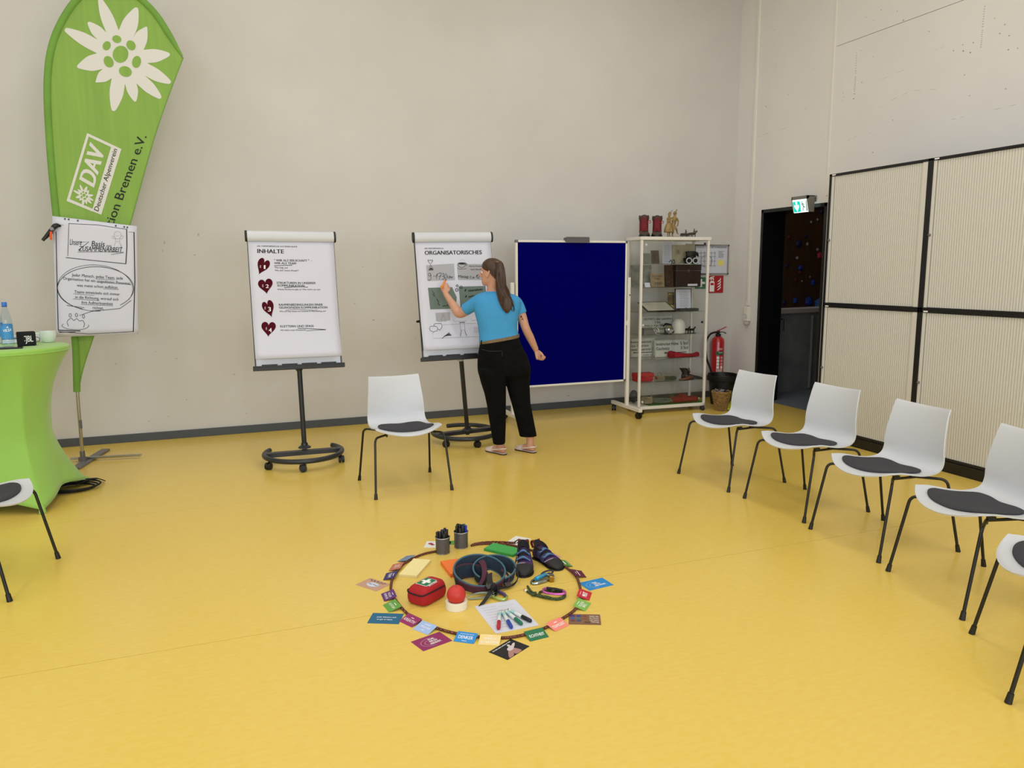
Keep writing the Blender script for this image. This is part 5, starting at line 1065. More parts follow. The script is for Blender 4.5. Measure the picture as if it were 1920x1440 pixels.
# spring clamp that holds the poster
cz = lambda x, y, Y=YQ-.02: np.array(at(*zq((x, y))[0], Y))
cl = thing('spring_clamp', 'black spring clamp with orange pads gripping the poster edge', 'clamp', cz(232, 120))
for dy, (p, q) in ((0, ((250, 104), (192, 170))), (.05, ((252, 112), (200, 160)))):
    a, b = cz(*p)+np.array((0, dy, 0)), cz(*q)+np.array((0, dy*.4, 0)); mid = (a+b)/2+np.array((.006, 0, .012))
    part('jaw', MB().tube(spline([a+np.array((.035, .012 if dy == 0 else -.012, .0)), a, mid, b], 5), [.008, .010, .013, .016, .018, .02, .02, .018, .017, .016, .015, .014, .013, .013, .013, .012], 10), black, cl, world=True)
part('spring', MB().lathe([(.014, -.03), (.016, 0), (.014, .06)], cz(236, 118), 14, axis=(0, 1, 0)), steel, cl, world=True)
part('orange_pad', MB().loft([[cz(x, y)+np.array((.009*math.cos(a), -.018+.01*math.sin(a), 0)) for a in np.linspace(0, 2*math.pi, 9)[:-1]] for x, y in ((232, 130), (230, 150), (233, 168))]), mat('orange_plastic', 'E2561C', .5), cl, world=True)

# ------------------------------------------------------------------ bar table under a stretch cover
tc = np.array((-1.43, 6.13)); TH = 1.1
tb = thing('bar_table', 'round bar table under a lime green stretch cover at the left edge', 'table', (*tc, 0))
lime = mat('lime_stretch', '92C456', .7, noise=.06, scale=3, bump=.05, bscale=300, sheen=.3)
feet = [math.radians(a) for a in (-62, 37, 118, 217)]
nT = 144; rings = []
def hem(a):
    fs = sorted(f % (2*math.pi) for f in feet); a = a % (2*math.pi)
    for i in range(4):
        f0, f1 = fs[i], fs[(i+1) % 4]+(2*math.pi if i == 3 else 0); aa = a if a >= f0 or i < 3 else a+2*math.pi
        if i == 3 and a < fs[0]: aa = a+2*math.pi
        if f0 <= aa <= f1:
            t = (aa-f0)/(f1-f0); k = math.sin(math.pi*t)
            p0 = np.array((math.cos(f0), math.sin(f0)))*.5; p1 = np.array((math.cos(f1), math.sin(f1)))*.5
            ch = p0*(1-t)+p1*t; r = np.linalg.norm(ch)
            return r-.02*k, .025+.075*k**.8, k
    return .5, .03, 0
for z in (list(np.linspace(0, 1, 30))):
    ring = []
    for j in range(nT):
        a = 2*math.pi*j/nT; rh, zh, k = hem(a); s = z
        zz = zh+(TH-.03-zh)*s
        wst = .232+.045*(1-k)**2
        r = rh+(wst-rh)*(1-(1-s/.44)**1.5) if s < .44 else wst+(.402-wst)*((s-.44)/.56)**2.1
        ring.append((r*math.cos(a), r*math.sin(a), zz))
    rings.append(ring)
for r, z in ((.404, TH-.015), (.402, TH-.004), (.396, TH), (.2, TH), (.02, TH)): rings.append([(r*math.cos(2*math.pi*j/nT), r*math.sin(2*math.pi*j/nT), z) for j in range(nT)])
mb = MB(); mb.loft(rings, cap=False); mb.f.append(tuple(range(len(mb.v)-nT, len(mb.v)))); mb.m.append(0)
o = part('stretch_cover', mb, lime, tb, sharp=70); m_ = o.modifiers.new('t', 'SOLIDIFY'); m_.thickness = .002
part('edge_seam', MB().tube([(.406*math.cos(a), .406*math.sin(a), TH-.028) for a in np.linspace(0, 2*math.pi, 97)[:-1]], .004, 6, close=True), lime, tb)
for f in feet:
    d = np.array((math.cos(f), math.sin(f), 0)); q = np.cross((0, 0, 1), d)
    part('foot_pocket', MB().loft([[d*(.487+.02*k*math.cos(a))+q*.022*k*math.sin(a)+np.array((0, 0, z)) for a in np.linspace(0, 2*math.pi, 13)[:-1]] for z, k in ((0, .8), (.004, 1), (.02, 1), (.045, .7), (.06, .3))]), lime, tb)
part('pedestal', MB().lathe([(.03, .05), (.03, TH-.05)], n=14), steel, tb)
for f in feet: d = np.array((math.cos(f), math.sin(f), 0)); part('pedestal_leg', MB().tube([(0, 0, .3), d*.25+np.array((0, 0, .1)), d*.47+np.array((0, 0, .02))], .014, 8), steel, tb)
part('table_top', MB().lathe([(.39, TH-.028), (.392, TH-.016), (.39, TH-.006)], n=48), white_plastic, tb)
# things on the bar table
def on_top(x, y): return fl(x, y, TH)+np.array((0, 0, .0005))
water = glass('bottle_plastic', (.86, .93, .97), .9); vilsa = mat('bottle_label_blue', '3E8FD0', .5); capb = mat('bottle_cap_blue', '2C6FD0', .4)
def bottle(px, label, rz, k=1.0):
    p = on_top(*px); t = thing('water_bottle', label, 'bottle', p, rz, 'water bottles on the bar table')
    part('body', MB().lathe([(.02, 0), (.034, .003), (.036, .012), (.036, .05), (.0352, .054), (.0352, .13), (.036, .135), (.036, .17), (.03, .205), (.02, .245), (.0135, .265), (.0135, .285)], n=28, cap=True), water, t)
    part('label', MB().lathe([(.0357, .052), (.0359, .054), (.0359, .15), (.0357, .152)], n=28, cap=False), vilsa, t)
    part('cap', MB().lathe([(.0155, .275), (.016, .277), (.016, .296), (.0145, .3)], n=20), capb, t)
    part('cap_ring', MB().lathe([(.0155, .268), (.016, .269), (.016, .273), (.0155, .274)], n=20), mat('deep_blue_plastic', '1A3FA0', .4), t)
    g = MB(); fn = cyl_fn(.0363); put_text(g, 'VILSA', (-.7, .1), (.75, .106), (.05, .018), fn, .025); [put_line(g, [(-.4, .078-.012*i), (.5, .08-.012*i)], .0025, fn) for i in range(3)]; put_poly(g, [(-.1, .127), (.1, .14), (.3, .129)], fn); part('label_print', g, white_print, t, sharp=None)
bottle((16.5, 653), 'front water bottle with blue label standing on a phone', .25); bottle((-2, 645), 'rear water bottle half cut by the left picture edge', -.3)
p = on_top(15, 654); t = thing('mobile_phone', 'black mobile phone lying near the edge of the green bar table', 'phone', (p[0]-.005, p[1]-.0, TH+.0005), math.radians(8)); part('body', MB().box((-.085, -.045, 0), (.09, .045, .011)), black, t, sharp=None, bevel=.003); part('screen', MB().box((-.08, -.041, .0111), (.085, .041, .0115)), mat('phone_screen', '0A0A10', .08), t, sharp=None)
for o_ in bpy.data.objects:
    if o_.name.startswith('water_bottle') and o_.get('label', '').startswith('front'): o_.location.z = TH+.0125
a, b = on_top(34, 650), on_top(69, 648)
t = thing('bluetooth_speaker', 'black brick shaped loudspeaker with white letters on the bar table', 'speaker', (a+b)/2, math.atan2(b[1]-a[1], b[0]-a[0])); L = np.linalg.norm(b-a)
part('body', MB().box((-L/2, 0, 0), (L/2, .06, .1)), soft_black, t, sharp=None, bevel=.008); part('grille', MB().box((-L/2+.006, -.003, .006), (L/2-.006, .0, .094)), mat('speaker_mesh', '0A0A0C', .8, bump=.5, bscale=900), t, sharp=None, bevel=.0015); part('carry_loop', MB().band(spline([(L/2, .02, .06), (L/2+.022, .02, .05), (L/2+.02, .02, .03), (L/2, .02, .025)], 5), (0, .008, 0), .003), black, t)
g = MB(); fn = lambda q: np.array([(-L/2+u*L, -.0036, v*.1) for u, v in np.atleast_2d(q)]); put_text(g, 'JBL', (.42, .3), (.83, .3), (0, .42), fn, .02); put_line(g, [(.39, .34), (.39, .42)], .03, fn); put_line(g, [(.36, .68), (.44, .68)], .06, fn); part('speaker_logo', g, white_print, t, sharp=None)
p = on_top(91, 642); t = thing('coffee_cup', 'white coffee cup at the right edge of the green bar table', 'cup', p, math.radians(200)); part('bowl', MB().lathe([(.022, 0), (.034, .002), (.046, .02), (.053, .05), (.055, .082), (.052, .082), (.05, .05), (.042, .022), (.0, .012)], n=28, cap=False), mat('cup_white', 'DDE6E4', .2), t); part('handle', MB().tube(spline([(.052, 0, .07), (.085, 0, .066), (.088, 0, .04), (.046, 0, .018)], 6), .005, 8, up=(0, 1, 0)), MATS['cup_white'], t)
p = on_top(55, 636); t = thing('paper_stack', 'low stack of white papers lying behind the loudspeaker', 'papers', (p[0], p[1]+.12, TH+.0005), math.radians(12))
for k in range(4): part('paper_sheet', MB().box((-.15, -.1, .006*k), (.15, .1, .006*k+.0055), rot=Matrix.Rotation(.05*(k-1.5), 3, 'Z'), piv=(0, 0, .006*k)), paper, t, sharp=None)
p = on_top(28, 645); t = thing('notebook', 'dark teal notebook lying behind the water bottles', 'book', (p[0]-.01, p[1]+.06, TH+.0005), math.radians(14)); part('cover', MB().box((-.08, -.03, 0), (.09, .06, .035)), mat('teal_cover', '2A5560', .6), t, sharp=None, bevel=.002); part('pages', MB().box((-.078, -.031, .004), (.088, .055, .031)), paper, t, sharp=None)
# black cable coil on the floor at the foot of the table
p = fl(140, 918); t = thing('cable_coil', 'black cable coil lying on the floor under the green table cover', 'cable', (p[0]-.02, p[1]+.02, 0))
for k in range(3): part('cable', MB().tube([((.15+.012*k)*math.cos(a)+.01*k, (.12+.01*k)*math.sin(a)-.008*k, .008+.012*k) for a in np.linspace(0, 2*math.pi, 41)[:-1]], .0065, 8, close=True), rubber, t)
part('cable_tie', MB().band([(.02, .02, .03), (.1, .06, .052), (.16, .1, .04), (.2, .13, .012)], (-.01, .018, 0), .006), soft_black, t)
q0, q1 = fl(127, 872), fl(116, 842); part('lead', MB().tube(spline([(-.09, .07, .03), (-.12, .12, .012), (-.06, .17, .008), (.02, .16, .008), (.08, .1, .02)], 8), .006, 8), rubber, t)

# ================================================================== THE ROPE CIRCLE ON THE FLOOR
RP_ = [(1.288, 4.031), (1.346, 4.036), (1.41, 4.014), (1.498, 3.959), (1.546, 3.895), (1.613, 3.781), (1.650, 3.658), (1.663, 3.56), (1.667, 3.478), (1.663, 3.397), (1.64, 3.316), (1.61, 3.238), (1.566, 3.15), (1.512, 3.075), (1.475, 3.035), (1.398, 2.985), (1.278, 2.926), (1.171, 2.902), (1.105, 2.901), (1.064, 2.912), (.976, 2.957), (.893, 3.022), (.83, 3.098), (.775, 3.193), (.735, 3.301), (.716, 3.467), (.719, 3.582), (.731, 3.644), (.755, 3.722), (.798, 3.808), (.849, 3.895), (.933, 3.970), (1.003, 4.008), (1.075, 4.019), (1.11, 4.012)]
rope_a, rope_b = mat('rope_maroon', '52231F', .85, bump=.3, bscale=400), mat('rope_orange_fleck', 'A8744A', .85)
t = thing('climbing_rope', 'dark red climbing rope with orange flecks laid in a circle on the floor', 'rope', (1.19, 3.45, 0))
def rope(t, pts, r, mats, n=10, nm='rope_strand', z=None, step=3):
    S = [Vector((p[0], p[1], p[2] if len(p) > 2 else r)) for p in pts]; mb = MB(); mb.tube(S, r, n)
    k = len(S)-1
    for i in range(k):
        for j in range(n):
            if (i*2+j*step) % 10 == 0 or (i*2-j*step) % 14 == 0: mb.m[i*n+j] = 1
    return part(nm, mb, mats, t, sharp=60, world=True)
rope(t, spline(RP_, 24), .0066, [rope_a, rope_b]); rope(t, spline([(1.300, 4.043), (1.36, 4.052), (1.43, 4.036), (1.50, 4.0), (1.545, 3.97)], 12), .0066, [rope_a, rope_b])
# cards leaning on the rope
def rect_fn(w, h, z=.0012): return lambda q: np.array([((u-.5)*w, (v-.5)*h, z) for u, v in np.atleast_2d(q)])
def card(label, c, ang, w, h, colr, txt, tilt=14.5, group=None, dark=False, z=.0004, tcol=None, name='word_card'):
    c = np.array(c)*(1.00375 if tilt else 1)
    t = thing(name, label, 'card', (c[0], c[1], 0), math.radians(ang), group)
    R = Matrix.Rotation(math.radians(tilt), 3, 'X'); up = h/2*math.sin(math.radians(tilt))
    def fin(mb): mb.v = [tuple(R @ Vector(v)+Vector((0, 0, up+z))) for v in mb.v]; return mb
    part('card_face', fin(MB().box((-w/2, -h/2, 0), (w/2, h/2, .0007))), mat('card_'+colr[0], colr[1], .5), t, sharp=None)
    g = MB(); f = rect_fn(w, h)
    for s, u0, u1, v, ch, *b in txt:
        if s == '-': put_line(g, [(u0, v), (u1, v)], ch, f)
        else: put_text(g, s, (u0, v), (u1, v), (0, ch), f, b[0] if b else .01)
    if txt: part('printed_text', fin(g), tcol or white_print, t, sharp=None)
    return t, f, fin
G_C = 'small word cards leaning on the rope'
SW, SH = .093, .066
small = [('blue grey word card leaning on the rope behind the cream pad', (.887, 3.959), -137, ('blue_grey', '6F86A8'), []),
 ('salmon word card on the rope left of the cream pad', (.808, 3.863), -117, ('salmon', 'C0705A'), [('-', .3, .7, .72, .05), ('ZIEL', .25, .75, .35, .25, .02)]),
 ('navy violet word card on the rope left of the cream pad', (.753, 3.756), -112, ('navy', '33236A'), [('-', .3, .7, .75, .05), ('TEAM', .2, .8, .32, .27, .03)]),
 ('violet word card on the rope left of the red first aid pouch', (.693, 3.514), -92, ('violet', '5A2470'), [('-', .35, .65, .8, .04), ('VOLLER', .2, .8, .48, .17), ('ENERGIE', .15, .85, .2, .17)]),
 ('leaf green word card on the rope above the teal postcard', (.683, 3.391), -83, ('leaf_green', '5C9A3C'), [('-', .35, .65, .75, .05), ('ACHTSAM', .14, .86, .38, .2)]),
 ('magenta word card reading KREATIV beside the teal postcard', (.729, 3.21), -64, ('magenta', '8C1E5E'), [('-', .4, .6, .72, .05), ('KREATIV', .1, .9, .3, .26)]),
 ('pale blue word card between the KREATIV and DENKER cards', (.773, 3.114), -58, ('pale_blue', '9CB6E4'), [('-', .3, .7, .78, .04), ('Wandel', .2, .8, .42, .22), ('-', .42, .58, .22, .05)]),
 ('bright blue word card reading DENKER at the front of the rope', (.915, 2.958), -37, ('bright_blue', '1886CE'), [('LÖSUNGSORIENTIERTER', .15, .85, .76, .07), ('DENKER', .14, .86, .34, .3, .02), ('sein', .38, .62, .12, .1)]),
 ('cream word card at the front of the rope beside the DENKER card', (1.005, 2.898), -28, ('cream', 'E8CE8A'), [('-', .4, .6, .84, .04), ('WERTE', .2, .8, .5, .2), ('SCHÄTZEN', .08, .92, .18, .2)]),
 ('dark green word card reading ECHTHEIT at the front of the rope', (1.212, 2.869), 4.7, ('bottle_green', '0E6A42'), [('ECHTHEIT', .12, .9, .3, .26, .02)]),
 ('pink word card reading TEAMGEIST at the front of the rope', (1.339, 2.921), 21.5, ('pink', 'E88474'), [('-', .4, .6, .74, .06), ('TEAMGEIST', .1, .9, .28, .25, .01)]),
 ('light green word card on the rope below the red word card', (1.532, 3.063), 45.7, ('light_green', '7DB04E'), [('-', .3, .7, .8, .04), ('FLEXI', .22, .78, .46, .2), ('BEL', .3, .7, .2, .2)]),
 ('red word card reading MUT on the rope below the blue postcard', (1.594, 3.162), 55, ('signal_red', 'C02030'), [('-', .3, .7, .8, .03), ('MUT', .25, .75, .28, .36, .05)]),
 ('dark purple word card on the rope left of the blue postcard', (1.682, 3.41), 81, ('dark_purple', '5E1438'), [('-', .15, .85, .5, .06), ('-', .35, .65, .7, .03)]),
 ('mid green word card on the rope right of the climbing shoes', (1.674, 3.567), 88, ('mid_green', '4A8A36'), [('-', .25, .75, .5, .12), ('-', .1, .9, .88, .03), ('-', .1, .9, .12, .03)])]
for lb, c, a, cl_, tx in small: card(lb, c, a, SW, SH, cl_, tx, group=G_C)
card('green word card half hidden behind the two pen cups', (1.218, 4.13), 165, SW, SH, ('leaf_green', '5C9A3C'), [], 0, group=G_C)
card('rose word card peeping out behind the right climbing shoe', (1.668, 3.712), 105, SW*.8, SH, ('rose', 'C890A0'), [], 0, group=G_C)
PW, PH = .148, .105; G_P = 'postcards lying outside the rope'
def post(label, c, ang, colr, txt, **k): return card(label, c, ang, PW, PH, colr, txt, 0, G_P, name='postcard', **k)
post('teal postcard reading Jeder blamiert sich so gut er kann', (.632, 3.299), -25.5, ('teal', '0C6088'), [('Jeder blamiert sich', .2, .82, .56, .1, .03), ('so gut er kann.', .24, .74, .34, .1, .03)])
t, f, fin = post('magenta postcard reading EGAL WIE DU ABGEHST in front of the rope', (.774, 3.007), 17, ('magenta', '8C1E5E'), [('EGAL', .46, .66, .62, .13, .04), ('WIE DU', .42, .68, .44, .13, .04), ('ABGEHST.', .38, .76, .26, .13, .04)])
g = MB(); put_line(g, ell(.5, .46, .36, .34, 26, 80, 270), .006, f); put_line(g, ell(.5, .44, .24, .22, 20, 100, 270), .006, f); part('swirl', fin(g), white_print, t, sharp=None)
t, f, fin = post('bright blue postcard reading EGAL WIE DU ABKOMMST right of the rope', (1.72, 3.28), 6, ('bright_blue', '1470C8'), [('EGAL', .42, .6, .6, .13, .04), ('WIE DU', .42, .66, .43, .13, .04), ('ABKOMMST.', .38, .84, .26, .13, .04)])
g = MB(); put_line(g, ell(.45, .46, .34, .34, 26, 90, 270), .006, f); put_line(g, ell(.45, .44, .22, .22, 20, 100, 250), .006, f); part('swirl', fin(g), white_print, t, sharp=None)
t, f, fin = post('black postcard showing pale clasped hands in front of the rope', (1.064, 2.816), 29.5, ('black', '0A0A10'), [('Du bist mein sicherer Halt', .08, .86, .84, .07, .03)])
sp_ = lambda P: np.array(spline([np.array(p) for p in P], 4, close=True))
g = MB(); put_poly(g, sp_([(.42, .03), (.66, .03), (.68, .22), (.62, .44), (.5, .44), (.44, .26)]), f); put_poly(g, sp_([(.12, .03), (.3, .03), (.42, .18), (.54, .4), (.44, .46), (.24, .24)]), rect_fn(PW, PH, .0013)); part('forearm_photo', fin(g), mat('skin_print', 'A87C74', .6), t, sharp=None)
g = MB(); f3 = rect_fn(PW, PH, .0016)
put_poly(g, sp_([(.42, .38), (.56, .36), (.66, .44), (.8, .56), (.88, .66), (.82, .69), (.7, .62), (.67, .64), (.69, .74), (.64, .79), (.59, .7), (.57, .62), (.48, .58), (.41, .5)]), f3); part('hand_photo', fin(g), mat('pale_hand_print', 'CDC2C4', .6), t, sharp=None)
t, f, fin = post('brown postcard with coloured oval badges right of the rope', (1.487, 2.945), -24.5, ('brown', '7E5A40'), [('Jeder hat', .66, .94, .76, .09, .02), ('ein Recht', .66, .94, .58, .09, .02), ('auf seine', .66, .94, .4, .09, .02), ('Meinung.', .7, .94, .22, .09, .02)])
for k, cc in enumerate(('3A2A7A', '2A3A9A', '7A4438', '2858A8', '38706A', '8A4A30', '6A3A4A', '3A4A7A')):
    g = MB(); put_poly(g, ell(.13+.19*(k % 3), .8-.22*(k//3), .08, .085, 16), f); part('printed_badge', fin(g), mat('badge_'+cc, cc, .6), t, sharp=None)
g = MB(); put_line(g, ell(.58, .2, .09, .09, 18), .012, f, close=True); put_line(g, [(.52, .2), (.64, .2)], .03, f); part('printed_stamp', fin(g), ink, t, sharp=None)
t, f, fin = post('pale pink postcard with an oval badge left of the rope', (.651, 3.705), -55.5, ('dusty_pink', 'C09680'), [])
g = MB(); put_poly(g, ell(.5, .46, .27, .25, 28), f); part('printed_oval', fin(g), paper, t, sharp=None)
g = MB(); f3 = rect_fn(PW, PH, .0015); put_text(g, 'Sei frei', (.3, .42), (.7, .42), (0, .12), f3, .02); put_line(g, ell(.5, .46, .25, .23, 28), .01, f3, close=True)
for k in range(5): put_line(g, [(.12+.16*k, .87), (.22+.16*k, .87)], .045, f3); put_line(g, [(.2+.13*k, .78), (.28+.13*k, .78)], .04, f3)
part('printed_text', fin(g), mat('brown_print', '4A2A20', .7), t, sharp=None)
t, f, fin = card('white postcard with red blossoms half hidden behind the left pen cup', (1.115, 4.135), -25, PW, PH, ('white', 'E4E4E4'), [], 0, G_P, name='postcard')
g = MB()
for u, v, r in ((.2, .6, .1), (.3, .45, .08), (.75, .35, .1), (.85, .6, .08)): put_poly(g, ell(u, v, r, r*1.3, 12), f)
part('printed_blossom', fin(g), mat('blossom_red', 'A03048', .6), t, sharp=None)
t, f, fin = card('white postcard with two black bars behind the left climbing shoe', (1.575, 4.01), -140, PW, PH, ('white', 'E4E4E4'), [('-', .25, .75, .62, .1), ('-', .25, .75, .42, .1)], 0, G_P, name='postcard', tcol=ink)
# pads of coloured moderation cards
def pad(label, quad, h, colr, n=5, group='pads of moderation cards'):
    q = np.array(quad, float); c = q.mean(0); e1 = ((q[2]-q[1])+(q[3]-q[0]))/2; e2 = ((q[1]-q[0])+(q[2]-q[3]))/2
    a = math.atan2(e1[1], e1[0]); w, d = np.hypot(*e1), np.hypot(*e2); t = thing('card_pad', label, 'cards', (c[0], c[1], 0), a, group)
    m = mat('pad_'+colr[0], colr[1], .7)
    for k in range(n): part('card_layer', MB().box((-w/2+random.uniform(-.0012, .0012), -d/2+random.uniform(-.0012, .0012), .0004+h*k/n), (w/2, d/2, h*(k+1)/n-.0003)), m, t, sharp=None)
pad('cream pad of moderation cards inside the rope circle', [(.800, 3.750), (.920, 3.945), (1.004, 3.886), (.882, 3.697)], .015, ('cream', 'EEDFA2'))
pad('green pad of moderation cards beside the climbing shoes', [(1.340, 3.935), (1.416, 4.005), (1.535, 3.850), (1.462, 3.775)], .016, ('green', '3FA552'))
pad('orange pad of moderation cards left of the climbing harness', [(1.045, 3.640), (1.050, 3.835), (1.150, 3.835), (1.145, 3.640)], .02, ('orange', 'EE7A34'))
pad('pink pad of moderation cards behind the climbing harness', [(1.165, 3.72), (1.195, 3.845), (1.300, 3.83), (1.270, 3.68)], .012, ('pink', 'E2A0C4'))
# sheet of white paper with four board markers
ct = np.array((1.162, 3.117)); t = thing('printed_sheet', 'white printed sheet of paper under four board markers', 'paper', (*ct, 0), math.radians(.5)); part('sheet', MB().box((-.105, -.1485, .0003), (.105, .1485, .0012)), paper, t, sharp=None)
g = MB(); f = rect_fn(.21, .297, .0014)
for k in range(9): put_line(g, [(.12, .88-.09*k), (.12+random.uniform(.2, .5), .88-.09*k)], .006, f)
for k in (0, 4, 7): put_line(g, [(.5, .84-.1*k), (.85, .84-.1*k)], .004, f)
part('printed_text', g, grey_ink, t, sharp=None)
barrel = mat('marker_barrel', 'D8DEDC', .4); stripe = mat('marker_stripe', '9CC8CC', .5)
for nm, a, b, cc in (('red', (1.142, 3.145), (1.079, 2.991), 'B01828'), ('blue', (1.155, 3.140), (1.137, 2.978), '1A3FA0'), ('green', (1.172, 3.141), (1.193, 2.993), '0A7050'), ('black', (1.189, 3.147), (1.243, 3.003), '141416')):
    a, b = np.array((*a, .0108)), np.array((*b, .0108)); d = b-a; m = mat('marker_'+nm, cc, .35)
    t = thing('board_marker', 'board marker with %s cap lying on the printed sheet' % nm, 'marker', (*((a+b)/2)[:2], .0015), group='board markers on the printed sheet')
    P = lambda s: a+d*s
    part('barrel', MB().tube([P(.0), P(.02), P(.6)], [.007, .0085, .0088], 16), barrel, t, world=True)
    part('cap', MB().tube([P(.6), P(.61), P(.93), P(.985), P(1.0)], [.0088, .0094, .0092, .0078, .006], 16), m, t, world=True)
    part('end_plug', MB().tube([P(-.03), P(.0)], [.0062, .0072], 14), m, t, world=True)
    part('stripe', MB().tube([P(.12), P(.3)], [.00885, .00892], 16, cap=False), stripe, t, world=True)
# pen cups of wire mesh
meshm = mat('wire_mesh_grey', '6A6A72', .35, metal=.6, noise=.5, scale=400, bump=.4, bscale=500)
def pen_cup(c, label, pens, seed):
    t = thing('pen_cup', label, 'pen cup', (*c, 0)); R_ = .041; hh = .095
    mb = MB(); mb.lathe([(R_*.97, .003), (R_, hh), (R_-.0015, hh), (R_*.97-.0015, .004), (.001, .004)], n=36, cap=False); part('mesh_wall', mb, meshm, t)
    part('base', MB().lathe([(R_*.95, 0), (R_, .002), (R_*.99, .005), (.0, .004)], n=32), chrome, t); part('rim', MB().tube([(R_*1.01*math.cos(a), R_*1.01*math.sin(a), hh) for a in np.linspace(0, 2*math.pi, 41)[:-1]], .0028, 8, close=True), chrome, t)
    rr = random.Random(seed); k = len(pens)
    for i, cc in enumerate(pens):
        a = 2.399*i+1.0+seed; ra = .030*math.sqrt((i+.4)/k); x, y = ra*math.cos(a), ra*math.sin(a); L = rr.uniform(.118, .136); tx, ty = x*.12, y*.12
        col = {'k': '101012', 'r': 'A01420', 'b': '1A1FA0', 'g': '0A7058'}[cc]; nm = {'k': 'black', 'r': 'red', 'b': 'blue', 'g': 'green'}[cc]
        p = thing('felt_pen', '%s felt pen standing in the %s mesh pen cup' % (nm, 'left' if seed == 1 else 'right'), 'pen', (c[0]+x, c[1]+y, .0045), group='%s felt pens in the %s cup' % (nm, 'left' if seed == 1 else 'right'))
        m = mat('pen_'+nm, col, .4)
        part('barrel', MB().tube([(0, 0, 0), (tx*.55, ty*.55, L*.6)], .0078, 10), mat('pen_barrel', '121214', .45), p); part('cap', MB().tube([(tx*.55, ty*.55, L*.6), (tx, ty, L*.97), (tx, ty, L)], [.0084, .0082, .006], 10), m, p)
pen_cup((1.108, 4.000), 'left silver mesh pen cup full of felt pens', 'kkkrkbkkkkkk', 1); pen_cup((1.233, 4.048), 'right silver mesh pen cup with a green pen', 'kkkkgkkkkbkk', 2)
# first aid pouch
fa = thing('first_aid_pouch', 'red first aid pouch with green and white cross label', 'pouch', (.866, 3.432, 0), math.radians(36))
pr_ = mat('pouch_red', 'A80E18', .75, noise=.12, scale=30, bump=.15, bscale=160)
PA, PB, PH_ = .094, .062, .088
def pr_ring(z, kx, ky, dy=0.0, e=.42):
    return [(PA*kx*math.copysign(abs(math.cos(a))**e, math.cos(a)), dy+PB*ky*math.copysign(abs(math.sin(a))**e, math.sin(a)), z+.003*math.sin(3*a+1)*(.02 < z < .08)) for a in np.linspace(0, 2*math.pi, 49)[:-1]]
part('pouch_body', MB().loft([pr_ring(0, .86, .86), pr_ring(.006, .96, .96), pr_ring(.03, 1.03, 1.04), pr_ring(.055, 1.0, 1.0), pr_ring(.074, .93, .9), pr_ring(.084, .84, .8), pr_ring(.0885, .7, .62), pr_ring(.089, .3, .3), pr_ring(.089, .03, .03)]), pr_, fa, sub=1)
part('zip', MB().tube([(x*1.02, y*1.02, z) for x, y, z in pr_ring(.062, .99, .98)[10:40]], .0035, 6), soft_black, fa)
fn = lambda q: np.array([(-.052+.104*u, -.037+.078*v, .0895+.0008-.035*((u-.5)**4+(v-.5)**4)) for u, v in np.atleast_2d(q)])
def grid_poly(mb, fn, u0, u1, v0, v1, n=6):
    for i in range(n):
        for j in range(n):
            a, b, c, d = u0+(u1-u0)*i/n, u0+(u1-u0)*(i+1)/n, v0+(v1-v0)*j/n, v0+(v1-v0)*(j+1)/n; mb.add(fn([(a, c), (b, c), (b, d), (a, d)]), [(0, 1, 2, 3)])
g = MB(); grid_poly(g, fn, .08, .92, .06, .94); part('label_edge', g, white_print, fa, sharp=80)
g = MB(); grid_poly(g, lambda q: fn(q)+np.array((0, 0, .0006)), .11, .89, .1, .9); part('green_label', g, mat('cross_green', '0E7044', .6), fa, sharp=80)
g = MB(); fn2 = lambda q: fn(q)+np.array((0, 0, .0012)); grid_poly(g, fn2, .22, .78, .4, .62, 4); grid_poly(g, fn2, .41, .59, .2, .82, 4); part('white_cross', g, white_print, fa, sharp=80)
g = MB(); put_text(g, 'ERSTE HILFE', (.2, -.07), (.8, -.07), (0, .09), fn2, .02); part('label_text', g, white_print, fa, sharp=None)
part('pull_loop', MB().band(spline([(.05, .058, .06), (.07, .075, .05), (.085, .058, .045)], 5), (0, .004, .006), .002), pr_, fa)
# massage ball resting in a roll of tape
TX_, TY_ = .972, 3.285
tp = thing('tape_roll', 'roll of white tape under the red ball', 'tape', (TX_, TY_, 0)); part('roll', MB().lathe([(.038, 0), (.0505, 0), (.052, .002), (.052, .036), (.0505, .038), (.038, .038), (.0375, .036), (.0375, .002), (.038, 0)], n=40, cap=False), mat('tape_cream', 'E6E0CC', .6), tp); part('core', MB().lathe([(.0355, .001), (.0372, .001), (.0372, .0365), (.0355, .0365), (.0355, .001)], n=36, cap=False), mat('cardboard', 'A88A60', .8), tp)
bl = thing('red_ball', 'red rubber ball resting on the roll of white tape', 'ball', (TX_, TY_, .0215)); mb = MB(); mb.ball((0, 0, .0455), .0455, 36, 24); part('ball_skin', mb, mat('ball_red', 'C2302A', .5, bump=.06, bscale=300), bl)
part('valve', MB().lathe([(.0022, 0), (.0022, .001)], (-.004, -.014, .0884), 8), mat('valve_dark', '5A1010', .6), bl)
